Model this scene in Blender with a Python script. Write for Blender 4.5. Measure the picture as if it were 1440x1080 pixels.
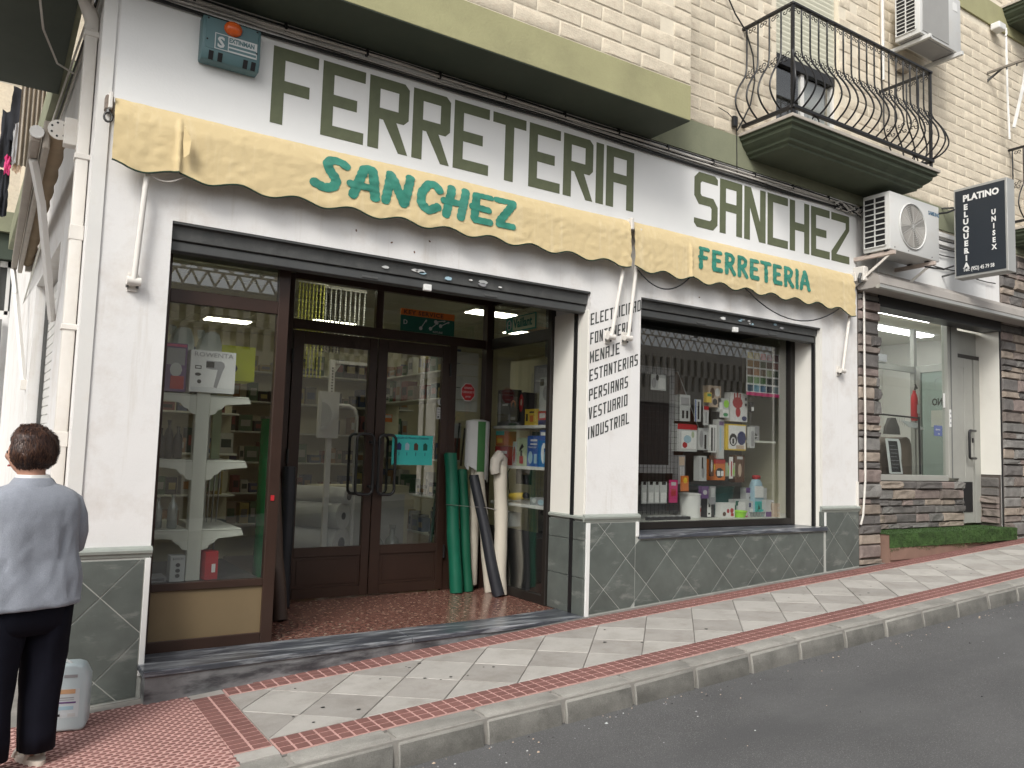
import bpy, bmesh, math, random
from mathutils import Vector, Matrix, noise
from math import sin, cos, pi, radians

random.seed(7)
S = bpy.context.scene
for o in list(bpy.data.objects):
    bpy.data.objects.remove(o)
COL = S.collection

# ------------------------------------------------------------------ camera
CAM = Vector((0.0, -5.2, 1.5))
yaw, pit, rol = radians(32.998), radians(4.8399), radians(1.7476)
fw = Vector((sin(yaw) * cos(pit), cos(yaw) * cos(pit), sin(pit)))
rt = Vector((cos(yaw), -sin(yaw), 0))
up = rt.cross(fw)
right = cos(rol) * rt + sin(rol) * up
upv = -sin(rol) * rt + cos(rol) * up
cd = bpy.data.cameras.new('camera')
cd.sensor_fit = 'HORIZONTAL'
cd.sensor_width = 36
cd.lens = 36 * 1131.9 / 1440
cd.clip_start = .05
cd.clip_end = 600
cam = bpy.data.objects.new('camera', cd)
COL.objects.link(cam)
M = Matrix((right, upv, -fw)).transposed().to_4x4()
M.translation = CAM
cam.matrix_world = M
S.camera = cam

# ------------------------------------------------------------------ light
SUN_EL, SUN_AZ = radians(42), radians(228)      # azimuth: from north (+y) clockwise; behind the camera, a little to the left
w = bpy.data.worlds.new('World')
S.world = w
w.use_nodes = True
nt = w.node_tree
bg = nt.nodes['Background']
sky = nt.nodes.new('ShaderNodeTexSky')
sky.sky_type = 'NISHITA'
sky.sun_disc = False
sky.sun_elevation = SUN_EL
sky.sun_rotation = SUN_AZ
sky.air_density = 1.0
sky.dust_density = 4.0
sky.ozone_density = .6
hs = nt.nodes.new('ShaderNodeHueSaturation')
hs.inputs['Saturation'].default_value = .16
nt.links.new(sky.outputs[0], hs.inputs['Color'])
nt.links.new(hs.outputs[0], bg.inputs[0])
bg.inputs[1].default_value = .14
sd = bpy.data.lights.new('sun', 'SUN')
sd.energy = 1.35
sd.angle = radians(15)
sd.color = (1, .965, .90)
sun = bpy.data.objects.new('sun', sd)
COL.objects.link(sun)
dirv = Vector((sin(SUN_AZ) * cos(SUN_EL), cos(SUN_AZ) * cos(SUN_EL), sin(SUN_EL)))
sun.rotation_euler = dirv.to_track_quat('Z', 'Y').to_euler()
sun.location = (0, -6, 12)
S.view_settings.view_transform = 'Standard'
S.view_settings.look = 'None'
S.view_settings.gamma = 1
S.view_settings.use_curve_mapping = False
S.view_settings.exposure = 0.44
S.render.engine = 'CYCLES'
S.cycles.max_bounces = 8
S.cycles.diffuse_bounces = 4
S.cycles.glossy_bounces = 4
S.cycles.transparent_max_bounces = 16
S.cycles.transmission_bounces = 4
S.cycles.caustics_reflective = False
S.cycles.caustics_refractive = False
S.cycles.sample_clamp_indirect = 6
S.cycles.use_denoising = True


# ------------------------------------------------------------------ helpers
def gz(x, off=0.0):
    """height of the sloping pavement at x"""
    return -.03 + .0575 * x + off


WT = {}


def wt(o):
    return WT.get(o.name, Vector((0, 0, 0))) if o else Vector((0, 0, 0))


def tag(o, label=None, cat=None, group=None, kind=None):
    if label: o['label'] = label
    if cat: o['category'] = cat
    if group: o['group'] = group
    if kind: o['kind'] = kind
    return o


def thing(name, label, cat, loc=(0, 0, 0), group=None, kind=None):
    o = bpy.data.objects.new(name, None)
    o.empty_display_size = .1
    COL.objects.link(o)
    o.location = loc
    WT[o.name] = Vector(loc)
    return tag(o, label, cat, group, kind)


class MB:
    def __init__(s):
        s.v = []; s.f = []; s.mi = []

    def add(s, vs, fs, m=0):
        b = len(s.v)
        s.v += [tuple(v) for v in vs]
        s.f += [tuple(b + i for i in f) for f in fs]
        s.mi += [m] * len(fs)
        return s

    def box(s, x0, x1, y0, y1, z0, z1, m=0, T=None):
        vs = [Vector((x, y, z)) for x in (x0, x1) for y in (y0, y1) for z in (z0, z1)]
        if T: vs = [T @ v for v in vs]
        return s.add(vs, [(0, 1, 3, 2), (4, 6, 7, 5), (0, 4, 5, 1), (2, 3, 7, 6), (0, 2, 6, 4), (1, 5, 7, 3)], m)

    def slab(s, x0, x1, y0, y1, top, th, m=0):
        """box whose top follows the pavement slope"""
        vs = []
        for x in (x0, x1):
            for y in (y0, y1):
                vs += [(x, y, top(x) - th), (x, y, top(x))]
        return s.add(vs, [(0, 1, 3, 2), (4, 6, 7, 5), (0, 4, 5, 1), (2, 3, 7, 6), (0, 2, 6, 4), (1, 5, 7, 3)], m)

    def prism(s, poly, fa, fb, m=0):
        """poly: 2D points; fa / fb map a 2D point to 3D for the near and far face"""
        n = len(poly)
        a = [fa(*p) for p in poly]; b = [fb(*p) for p in poly]
        s.add(a + b, [tuple(range(n)), tuple(range(2 * n - 1, n - 1, -1))] + [(i, i + n, (i + 1) % n + n, (i + 1) % n) for i in range(n)], m)
        return s

    def prism_y(s, poly, y0, y1, m=0):
        return s.prism(poly, lambda a, b: (a, y0, b), lambda a, b: (a, y1, b), m)

    def prism_x(s, poly, x0, x1, m=0):
        return s.prism(poly, lambda a, b: (x0, a, b), lambda a, b: (x1, a, b), m)

    def prism_z(s, poly, z0, z1, m=0):
        return s.prism(poly, lambda a, b: (a, b, z0), lambda a, b: (a, b, z1), m)

    def tube(s, pts, r, n=8, m=0, closed=False, flat=1.0, cap=True):
        pts = [Vector(p) for p in pts]
        N = len(pts)
        rr = r if isinstance(r, (list, tuple)) else [r] * N
        up0 = None
        rings = []
        for i, p in enumerate(pts):
            if closed: d = pts[(i + 1) % N] - pts[i - 1]
            else: d = pts[min(i + 1, N - 1)] - pts[max(i - 1, 0)]
            d.normalize()
            if up0 is None:
                up0 = Vector((0, 0, 1)) if abs(d.z) < .9 else Vector((0, 1, 0))
            u = (up0 - d * up0.dot(d))
            if u.length < 1e-4: u = d.orthogonal()
            u.normalize(); up0 = u
            v = d.cross(u)
            rings.append([p + rr[i] * (cos(2 * pi * k / n) * u + flat * sin(2 * pi * k / n) * v) for k in range(n)])
        vs = [q for R_ in rings for q in R_]
        fs = []
        for i in range(N if closed else N - 1):
            j = (i + 1) % N
            for k in range(n):
                k2 = (k + 1) % n
                fs.append((i * n + k, i * n + k2, j * n + k2, j * n + k))
        if not closed and cap:
            fs += [tuple(range(n - 1, -1, -1)), tuple((N - 1) * n + k for k in range(n))]
        return s.add(vs, fs, m)

    def lathe(s, prof, c=(0, 0, 0), n=20, m=0, T=None, sx=1, sy=1):
        """prof: list of (r, z)"""
        vs = []
        for r, z in prof:
            for k in range(n):
                v = Vector((sx * r * cos(2 * pi * k / n), sy * r * sin(2 * pi * k / n), z))
                if T: v = T @ v
                vs.append(v + Vector(c))
        fs = []
        P = len(prof)
        for i in range(P - 1):
            for k in range(n):
                fs.append((i * n + k, i * n + (k + 1) % n, (i + 1) * n + (k + 1) % n, (i + 1) * n + k))
        fs += [tuple(range(n - 1, -1, -1)), tuple((P - 1) * n + k for k in range(n))]
        return s.add(vs, fs, m)

    def loft(s, rings, m=0, cap=True):
        n = len(rings[0]); N = len(rings)
        vs = [q for R_ in rings for q in R_]
        fs = []
        for i in range(N - 1):
            for k in range(n):
                fs.append((i * n + k, i * n + (k + 1) % n, (i + 1) * n + (k + 1) % n, (i + 1) * n + k))
        if cap: fs += [tuple(range(n - 1, -1, -1)), tuple((N - 1) * n + k for k in range(n))]
        return s.add(vs, fs, m)

    def grid(s, nx, nz, fn, m=0):
        b = [fn(i / nx, j / nz) for j in range(nz + 1) for i in range(nx + 1)]
        fs = [(j * (nx + 1) + i, j * (nx + 1) + i + 1, (j + 1) * (nx + 1) + i + 1, (j + 1) * (nx + 1) + i) for j in range(nz) for i in range(nx)]
        return s.add(b, fs, m)

    def mesh(s, name, mats, smooth=None, bev=0, bseg=1, fix=True, off=None):
        me = bpy.data.meshes.new(name)
        vs = s.v if off is None else [(a - off[0], b - off[1], c - off[2]) for a, b, c in s.v]
        me.from_pydata(vs, [], s.f)
        if not isinstance(mats, (list, tuple)): mats = [mats]
        for mm in mats: me.materials.append(mm)
        if len(mats) > 1:
            me.polygons.foreach_set('material_index', s.mi)
        if fix or bev:
            bm = bmesh.new(); bm.from_mesh(me)
            if fix: bmesh.ops.recalc_face_normals(bm, faces=bm.faces)
            if bev:
                es = [e for e in bm.edges if len(e.link_faces) == 2 and e.calc_face_angle(0) > .5]
                bmesh.ops.bevel(bm, geom=es, offset=bev, segments=bseg, affect='EDGES', profile=.5, clamp_overlap=True)
            bm.to_mesh(me); bm.free()
        if smooth is not None:
            me.polygons.foreach_set('use_smooth', [True] * len(me.polygons))
            me.set_sharp_from_angle(angle=radians(smooth))
        me.update()
        return me

    def obj(s, name, mats, parent=None, smooth=None, bev=0, bseg=1, fix=True, kind=None, label=None, cat=None, group=None, origin=None):
        me = s.mesh(name, mats, smooth, bev, bseg, fix, origin)
        return place(name, me, parent, origin or (0, 0, 0), kind, label, cat, group)


def place(name, me, parent=None, loc=(0, 0, 0), kind=None, label=None, cat=None, group=None, rot=None):
    o = bpy.data.objects.new(name, me)
    COL.objects.link(o)
    if parent: o.parent = parent
    o.location = Vector(loc) - wt(parent)
    if rot: o.rotation_euler = rot
    WT[o.name] = Vector(loc)
    return tag(o, label, cat, group, kind)


def Rz(a, c=(0, 0, 0)):
    c = Vector(c)
    return Matrix.Translation(c) @ Matrix.Rotation(a, 4, 'Z') @ Matrix.Translation(-c)


def clip(poly, a, b, c):
    """keep the part of a convex polygon where a*x+b*y<=c"""
    out = []
    n = len(poly)
    for i in range(n):
        p, q = poly[i], poly[(i + 1) % n]
        dp = a * p[0] + b * p[1] - c; dq = a * q[0] + b * q[1] - c
        if dp <= 0: out.append(p)
        if (dp < 0 < dq) or (dq < 0 < dp):
            t = dp / (dp - dq)
            out.append((p[0] + t * (q[0] - p[0]), p[1] + t * (q[1] - p[1])))
    return out


def area(poly):
    return abs(sum(poly[i][0] * poly[(i + 1) % len(poly)][1] - poly[(i + 1) % len(poly)][0] * poly[i][1] for i in range(len(poly)))) / 2 if len(poly) > 2 else 0


def fill_mesh(loops, ext, name, mats, T=None):
    c = bpy.data.curves.new(name, 'CURVE')
    c.dimensions = '2D'; c.fill_mode = 'BOTH'; c.extrude = ext
    for L in loops:
        s = c.splines.new('POLY'); s.points.add(len(L) - 1); s.use_cyclic_u = True
        for i, p in enumerate(L): s.points[i].co = (p[0], p[1], 0, 1)
    o = bpy.data.objects.new(name, c)
    me = bpy.data.meshes.new_from_object(o)
    bpy.data.objects.remove(o); bpy.data.curves.remove(c)
    if T: me.transform(T)
    me.materials.clear(); me.materials.append(mats)
    return me


# writing on a wall that faces -y: local x -> +x, local y -> +z
FACE = Matrix(((1, 0, 0, 0), (0, 0, 1, 0), (0, 1, 0, 0), (0, 0, 0, 1)))
FACE = Matrix(((1, 0, 0, 0), (0, 0, -1, 0), (0, 1, 0, 0), (0, 0, 0, 1)))
# writing on a wall that faces -x: local x -> -y, local y -> +z
FACEX = Matrix(((0, 0, -1, 0), (-1, 0, 0, 0), (0, 1, 0, 0), (0, 0, 0, 1)))


def text_mesh(body, size, mtl, T, ext=.0006, bold=0.0, align='LEFT', sx=1.0, shear=0.0, spacing=1.0):
    c = bpy.data.curves.new('lettering', 'FONT')
    c.body = body; c.size = size; c.extrude = ext; c.offset = bold; c.align_x = align
    c.resolution_u = 2
    c.space_character = spacing
    c.shear = shear
    o = bpy.data.objects.new('lettering', c)
    me = bpy.data.meshes.new_from_object(o)
    bpy.data.objects.remove(o); bpy.data.curves.remove(c)
    me.transform(T @ Matrix.Diagonal((sx, 1, 1, 1)))
    me.materials.clear(); me.materials.append(mtl)
    return me


def text(body, size, mtl, x, y, z, parent, face=FACE, **k):
    me = text_mesh(body, size, mtl, face, **k)
    return place('lettering', me, parent, (x, y, z))


# ------------------------------------------------------------------ materials
def mat(name, col, rough=.6, var=.12, scale=6, bump=0, bscale=40, metal=0, spec=.4, dirt=None, rnd=0, speck=None, coat=0, fine=0, streak=None, sheen=0):
    m = bpy.data.materials.new(name)
    m.use_nodes = True
    t = m.node_tree
    N = t.nodes; L = t.links
    b = N['Principled BSDF']
    b.inputs['Roughness'].default_value = rough
    b.inputs['Metallic'].default_value = metal
    b.inputs['Specular IOR Level'].default_value = spec
    if coat: b.inputs['Coat Weight'].default_value = coat
    if sheen: b.inputs['Sheen Weight'].default_value = sheen
    tc = N.new('ShaderNodeTexCoord').outputs['Object']

    def nz(sc, det=5, rg=.6, vec=tc):
        n = N.new('ShaderNodeTexNoise'); n.inputs['Scale'].default_value = sc; n.inputs['Detail'].default_value = det
        n.inputs['Roughness'].default_value = rg
        L.new(vec, n.inputs['Vector']); return n.outputs['Fac']

    def ramp(fac, a, b_, c0=(0, 0, 0, 1), c1=(1, 1, 1, 1)):
        r = N.new('ShaderNodeValToRGB'); r.color_ramp.elements[0].position = a; r.color_ramp.elements[1].position = b_
        r.color_ramp.elements[0].color = c0; r.color_ramp.elements[1].color = c1
        L.new(fac, r.inputs[0]); return r.outputs[0]

    def mix(fac, a, b_, mode='MIX'):
        x = N.new('ShaderNodeMix'); x.data_type = 'RGBA'; x.blend_type = mode
        for sock, v in ((x.inputs[0], fac), (x.inputs[6], a), (x.inputs[7], b_)):
            if isinstance(v, (int, float)): sock.default_value = v
            elif isinstance(v, tuple): sock.default_value = (*v[:3], 1)
            else: L.new(v, sock)
        return x.outputs[2]
    lo = tuple(max(0, c * (1 - var)) for c in col); hi = tuple(min(1, c * (1 + var)) for c in col)
    cur = mix(ramp(nz(scale), .3, .7), lo, hi)
    if rnd:
        oi = N.new('ShaderNodeObjectInfo').outputs['Random']
        cur = mix(1.0, cur, ramp(oi, 0, 1, (1 - rnd, 1 - rnd, 1 - rnd, 1), (1 + rnd * .6, 1 + rnd * .6, 1 + rnd * .6, 1)), 'MULTIPLY')
    if fine:
        cur = mix(1.0, cur, ramp(nz(180, 3, .7), .25, .75, (1 - fine, 1 - fine, 1 - fine, 1), (1 + fine, 1 + fine, 1 + fine, 1)), 'MULTIPLY')
    if speck:
        v = N.new('ShaderNodeTexVoronoi'); v.inputs['Scale'].default_value = speck[1]; L.new(tc, v.inputs['Vector'])
        cur = mix(ramp(v.outputs['Distance'], speck[2], speck[2] + .08, (1, 1, 1, 1), (0, 0, 0, 1)), cur, speck[0])
    if streak:
        mp = N.new('ShaderNodeMapping'); mp.inputs['Scale'].default_value = streak[1]; mp.inputs['Rotation'].default_value = streak[4] if len(streak) > 4 else (0, 0, 0)
        L.new(tc, mp.inputs['Vector'])
        cur = mix(ramp(nz(1, 8, .65, mp.outputs[0]), streak[2], streak[3]), cur, streak[0])
    if dirt:
        cur = mix(ramp(nz(dirt[2], 7, .7), dirt[3] if len(dirt) > 3 else .5, (dirt[3] if len(dirt) > 3 else .5) + .28, (0, 0, 0, 1), (dirt[1],) * 3 + (1,)), cur, dirt[0])
    L.new(cur, b.inputs['Base Color'])
    if bump:
        bp = N.new('ShaderNodeBump'); bp.inputs['Strength'].default_value = min(1, bump); bp.inputs['Distance'].default_value = .004 if bump <= 1 else .004 * bump
        L.new(nz(bscale, 6, .65), bp.inputs['Height']); L.new(bp.outputs[0], b.inputs['Normal'])
    return m


def emit(name, col, st):
    m = bpy.data.materials.new(name); m.use_nodes = True
    b = m.node_tree.nodes['Principled BSDF']
    b.inputs['Base Color'].default_value = (*col, 1)
    b.inputs['Emission Color'].default_value = (*col, 1)
    b.inputs['Emission Strength'].default_value = st
    return m


def glass(name, tint=(.93, .96, .94), ior=1.5, rough=0.0, extra=0.0):
    m = bpy.data.materials.new(name); m.use_nodes = True
    t = m.node_tree; N = t.nodes; L = t.links
    N.remove(N['Principled BSDF'])
    tr = N.new('ShaderNodeBsdfTransparent'); tr.inputs[0].default_value = (*tint, 1)
    gl = N.new('ShaderNodeBsdfGlossy'); gl.inputs['Roughness'].default_value = rough
    lw = N.new('ShaderNodeLayerWeight'); lw.inputs['Blend'].default_value = .5
    pw = N.new('ShaderNodeMath'); pw.operation = 'POWER'; pw.inputs[1].default_value = 4.5
    L.new(lw.outputs['Facing'], pw.inputs[0])
    ad = N.new('ShaderNodeMath'); ad.operation = 'MULTIPLY_ADD'; ad.inputs[1].default_value = .9; ad.inputs[2].default_value = .03 + extra
    ad.use_clamp = True
    L.new(pw.outputs[0], ad.inputs[0])
    mx = N.new('ShaderNodeMixShader')
    L.new(ad.outputs[0], mx.inputs[0]); L.new(tr.outputs[0], mx.inputs[1]); L.new(gl.outputs[0], mx.inputs[2])
    L.new(mx.outputs[0], N['Material Output'].inputs[0])
    return m


PLASTER = mat('white_plaster', (.75, .74, .725), .85, .03, 2.5, .6, 45, dirt=((.50, .43, .36), .55, 2.3, .50), fine=.03, streak=((.60, .565, .51), (9, 9, .6), .56, .78))
REVEAL = mat('cream_plaster', (.74, .72, .66), .8, .03, 3, .2, 60, dirt=((.5, .46, .4), .3, 2.0, .55))
SIGNWHITE = mat('fascia_paint', (.80, .80, .785), .6, .02, 2, .3, 50, dirt=((.6, .56, .5), .25, 1.3, .55))
LETTERG = mat('letter_green', (.118, .132, .074), .55, .10, 12, .1, 90)
LISTC = mat('letter_dark', (.055, .058, .055), .6, .1, 12)
OLIVE = mat('olive_render', (.35, .335, .185), .9, .07, 3, .6, 50, dirt=((.20, .19, .11), .5, 1.4, .48), fine=.05)
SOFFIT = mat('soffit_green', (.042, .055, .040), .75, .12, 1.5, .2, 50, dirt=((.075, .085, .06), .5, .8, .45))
OLIVE2 = mat('faded_olive', (.235, .245, .165), .85, .1, 3, .4, 70, dirt=((.12, .13, .09), .5, 2, .5))
BRICK = mat('split_face_block', (.66, .585, .46), .95, .07, 18, 1.2, 60, rnd=.055, fine=.12, dirt=((.50, .37, .27), .55, 26, .5))
MORTAR = mat('block_mortar', (.72, .65, .52), .95, .06, 8, .4, 60)
SLATE = mat('slate_tile', (.105, .118, .108), .45, .18, 5, .2, 60, rnd=.10, streak=((.24, .25, .23), (3, 3, 9), .56, .74, (.3, .6, .2)))
GROUT = mat('tile_grout', (.40, .41, .38), .9, .08, 20)
CAPM = mat('grey_green_cap', (.30, .325, .295), .5, .08, 8, .1, 40)
MARBLE = mat('grey_marble', (.060, .066, .080), .28, .35, 3, 0, 40, spec=.5, streak=((.36, .38, .40), (2.2, 22, 30), .48, .66, (.1, .2, .12)), dirt=((.03, .032, .035), .8, 2.2, .5))
MARBLE2 = mat('riser_marble', (.20, .205, .21), .4, .3, 4, .1, 40, streak=((.05, .05, .055), (3, 4, 12), .44, .62, (.4, .3, .9)))
TERRAZZO = mat('red_terrazzo', (.10, .042, .032), .2, .3, 14, 0, 40, speck=((.42, .34, .26), 26, .24), streak=((.22, .11, .085), (30, 30, 30), .46, .54))
BROWN = mat('brown_aluminium', (.036, .019, .0135), .35, .15, 3, 0, 40, spec=.5)
BROWNP = mat('bronze_panel', (.17, .125, .07), .45, .08, 2, 0, 40, spec=.4)
DARKF = mat('dark_frame', (.018, .015, .013), .4, .1, 3)
SHUT = mat('shutter_metal', (.10, .102, .10), .5, .15, 7, .15, 60, metal=.3, dirt=((.19, .19, .18), .5, 9, .5))
SHUT2 = mat('shutter_dark', (.075, .077, .076), .5, .12, 7, .1, 60, metal=.3)
WHITEM = mat('white_enamel', (.72, .71, .68), .4, .03, 5, dirt=((.5, .42, .3), .3, 5, .55))
WHITEP = mat('white_plastic', (.74, .74, .72), .35, .02, 5)
PIPE = mat('downpipe_white', (.70, .67, .62), .5, .04, 4, dirt=((.45, .36, .26), .4, 3, .52))
BLACK = mat('black_iron', (.012, .012, .013), .45, .1, 10, spec=.5)
BLACKP = mat('black_plastic', (.014, .014, .015), .35, .1, 10, spec=.5)
CABLEB = mat('black_cable', (.015, .015, .015), .6, .1, 10)
CABLEW = mat('white_cable', (.55, .52, .48), .6, .1, 10)
CANVAS = mat('awning_canvas', (.64, .51, .285), .85, .03, 3, 1.2, 15, dirt=((.54, .42, .23), .28, 3, .50), streak=((.70, .58, .36), (14, 14, 1.2), .52, .75), sheen=.1)
PIPING = mat('green_piping', (.02, .045, .03), .7, .1, 20)
BRUSH = mat('awning_green_paint', (.035, .215, .155), .7, .25, 9, dirt=((.10, .30, .24), .7, 6, .5))
ASPHALT = mat('asphalt', (.104, .103, .104), .88, .12, 1.2, 1.0, 160, speck=((.21, .21, .205), 85, .17), fine=.45, dirt=((.125, .125, .125), .55, .6, .48), streak=((.085, .085, .087), (.3, 1.2, 1), .50, .72))
KERB = mat('kerb_concrete', (.285, .275, .25), .9, .12, 5, .7, 120, rnd=.12, fine=.18, dirt=((.15, .14, .125), .6, 4, .48))
KERBF = mat('kerb_shaded_grimy_face', (.165, .16, .145), .95, .2, 6, .9, 90, rnd=.15, fine=.25, dirt=((.06, .058, .05), .7, 5, .5))  # upright kerb face: its shade painted in as a darker colour, plus road grime
JOINTD = mat('dirty_joint', (.19, .18, .165), .95, .2, 9, .4, 90)
MORT2 = mat('light_mortar', (.29, .275, .25), .95, .12, 20, .5, 90)
TILEL = mat('pale_paver', (.42, .40, .37), .75, .07, 5, .3, 130, rnd=.07, fine=.08, dirt=((.24, .215, .185), .6, 4.5, .48))
TILEG = mat('grey_paver', (.345, .325, .30), .75, .08, 5, .3, 130, rnd=.08, fine=.08, dirt=((.21, .185, .16), .6, 4.5, .48))
REDP = mat('red_paver', (.205, .098, .086), .8, .16, 9, .3, 130, rnd=.12, fine=.12, dirt=((.15, .06, .05), .5, 6, .5))
REDJ = mat('pink_joint', (.54, .33, .295), .85, .10, 12, .2, 130, dirt=((.26, .15, .13), .5, 5, .5))
STONES = [mat('ledge_stone_' + n, c, .85, .25, 9, 1.6, 45, rnd=.22, fine=.18) for n, c in
          (('brown', (.20, .168, .148)), ('grey', (.19, .182, .17)), ('rose', (.225, .18, .163)), ('buff', (.30, .25, .205)), ('dark', (.135, .125, .118)))]
STMORT = mat('stone_mortar', (.10, .085, .075), .95, .2, 15, .5, 60)
GRASSM = mat('turf', (.042, .085, .022), .9, .5, 9)
BASEBR = mat('plinth_tile', (.24, .15, .115), .8, .12, 6)
GL = glass('window_glass', (.95, .965, .955), extra=.095)
GLD = glass('shopfront_glass', (.94, .95, .94), extra=.10)
GLS = glass('salon_glass', (.94, .96, .95), extra=.02)
INTW = mat('interior_cream', (.66, .63, .46), .85, .05, 1.5)
INTG = mat('interior_grey', (.15, .155, .15), .8, .08, 2)
INTD = mat('interior_dark', (.045, .042, .038), .8, .15, 4)
INTF = mat('interior_floor', (.20, .16, .13), .5, .1, 4)
CEILM = mat('ceiling_tile', (.62, .61, .52), .9, .03, 3)
SHELFW = mat('shelf_cream', (.62, .63, .56), .45, .03, 4)
LAMP = emit('ceiling_lamp', (1, .96, .76), 8.5)
LAMPW = emit('salon_lamp', (1, 1, .97), 9.0)
STEEL = mat('steel', (.45, .45, .44), .3, .1, 8, metal=.9)
ALU = mat('silver_aluminium', (.42, .42, .40), .4, .05, 4, metal=.35)


def col(name, c, rough=.5, **k):
    return mat(name, c, rough, k.pop('var', .05), **k)


C_WHITE = col('print_white', (.75, .75, .73)); C_RED = col('print_red', (.42, .02, .025)); C_BLUE = col('print_blue', (.02, .09, .36))
C_YEL = col('print_yellow', (.72, .50, .04)); C_GRN = col('print_green', (.03, .26, .09)); C_ORG = col('print_orange', (.62, .17, .03))
C_BLK = col('print_black', (.015, .015, .016)); C_TEAL = col('print_teal', (.04, .45, .40)); C_GREY = col('print_grey', (.30, .30, .31))
C_PUR = col('print_purple', (.14, .07, .20)); C_PINK = col('print_pink', (.55, .03, .16)); C_LIME = col('print_lime', (.34, .72, .04), var=.02)
C_BEI = col('print_beige', (.52, .40, .30)); C_NAVY = col('print_navy', (.02, .03, .12)); C_LB = col('print_lightblue', (.35, .50, .58))
C_BRN = col('print_brown', (.10, .045, .025)); C_DG = col('print_darkgreen', (.01, .10, .07)); C_LG = col('print_lightgrey', (.52, .53, .52))
C_SAGE = col('print_sage', (.42, .50, .33)); C_FLUO = col('print_fluo', (.72, .78, .02))

# ================================================================== GROUND
road = MB()
NX, NY = 60, 8
xs = [-60 + 180 * i / NX for i in range(NX + 1)]
road.add([(x, y, gz(x, -.145)) for y in (-40, -7.6, -1.48, 60) for x in xs],
         [(j * (NX + 1) + i, j * (NX + 1) + i + 1, (j + 1) * (NX + 1) + i + 1, (j + 1) * (NX + 1) + i) for j in range(3) for i in range(NX)])
ROAD = road.obj('road', ASPHALT, kind='structure')

# kerb: stones of about half a metre with pale mortar between
KERBO = MB().slab(-30, 60, -1.335, -1.465, lambda x: gz(x, -.012), .25).obj('kerb', MORT2, kind='structure')
kx = -6.95
kerb_meshes = []
k = 0
while kx < 16:
    ln = .515
    m_ = MB()
    a, b_ = kx + .014, kx + ln - .014
    pr = [(-1.325, 0), (-1.435, -.002), (-1.472, -.03), (-1.486, -.10), (-1.49, -.2), (-1.325, -.2)]
    j = [random.uniform(-.004, .004) for _ in range(4)]
    va = [(a, y + j[0], gz(a, z + j[1])) for y, z in pr]; vb = [(b_, y + j[2], gz(b_, z + j[3])) for y, z in pr]
    n = len(pr)
    m_.add(va + vb, [tuple(range(n)), tuple(range(2 * n - 1, n - 1, -1))] + [(i, (i + 1) % n, (i + 1) % n + n, i + n) for i in range(n)])
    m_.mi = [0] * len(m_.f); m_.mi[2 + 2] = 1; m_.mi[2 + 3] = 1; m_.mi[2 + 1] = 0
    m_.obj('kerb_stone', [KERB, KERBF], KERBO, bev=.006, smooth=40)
    kx += ln
# far side of the street
MB().slab(-30, 60, -7.6, -9.52, lambda x: gz(x, 0), .3).obj('far_pavement', TILEG, kind='structure')

PAVE = MB().slab(-30, 60, -1.33, .36, lambda x: gz(x, -.008), .2).slab(-12, .30, .36, 9.4, lambda x: gz(x, -.008), .2).obj('pavement', JOINTD, kind='structure')


def paver(poly, m, th=.012, nm='paving_tile', off=0):
    if area(poly) < .0015: return
    cx = sum(p[0] for p in poly) / len(poly); cy = sum(p[1] for p in poly) / len(poly)
    pl = []
    for x, y in poly:
        d = math.hypot(x - cx, y - cy)
        s_ = max(0, 1 - .004 / d)
        pl.append((cx + (x - cx) * s_, cy + (y - cy) * s_))
    dz = random.uniform(-.0012, .0012) + off
    tx, ty = random.uniform(-.004, .004), random.uniform(-.004, .004)
    h = lambda x, y: gz(x, dz + tx * (x - cx) + ty * (y - cy))
    MB().prism(pl, lambda a, b: (a, b, h(a, b)), lambda a, b: (a, b, h(a, b) - th)).obj(nm, m, PAVE, bev=.0025)


# diamond pavers between the two red borders
hx, hy = .2475, .254
for i in range(-2, 52):
    for j in range(-3, 5):
        if (i + j) % 2: continue
        cx, cy = 1.52 + hx * i, -.603 + hy * j
        poly = [(cx - hx, cy), (cx, cy - hy), (cx + hx, cy), (cx, cy + hy)]
        for c in ((-1, 0, -1.285), (0, 1, -.305), (0, -1, 1.10)):
            poly = clip(poly, *c)
        if len(poly) > 2: paver(poly, TILEL if j % 2 == 0 else TILEG)

# red border tiles: nine small raised pads on a pink tile
def pad_tile(w_, d_, nx, ny, slope=True):
    m_ = MB()
    zf = (lambda x: .0575 * x) if slope else (lambda x: 0)
    m_.slab(.0015, w_ - .0015, .0015, d_ - .0015, zf, .012, 0)
    g_ = .0070
    for i in range(nx):
        for j in range(ny):
            x0, x1 = w_ * i / nx + g_, w_ * (i + 1) / nx - g_
            y0, y1 = d_ * j / ny + g_, d_ * (j + 1) / ny - g_
            m_.slab(x0, x1, y0, y1, lambda x: zf(x) + .0035, .0035, 1)
    return m_.mesh('border_tile', [REDJ, REDP])


bt = pad_tile(.222, .205, 3, 3)
x = 1.285
while x < 14.5:
    place('border_tile', bt, PAVE, (x, -1.315, gz(x)))
    if not (x < 4.0 and False):
        place('border_tile', bt, PAVE, (x, -.298, gz(x)))
    x += .222
# the wide grid band at the corner of the pavement
bt2 = pad_tile(.19, .235, 2, 4)
for j in range(4):
    place('border_tile', bt2, PAVE, (1.088, -1.195 + .235 * j, gz(1.088)))
paver([(1.088, -1.31), (1.283, -1.31), (1.283, -1.20), (1.088, -1.20)], TILEL)
paver([(1.088, -.25), (1.283, -.25), (1.283, -.15), (1.088, -.15)], TILEG)
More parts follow.
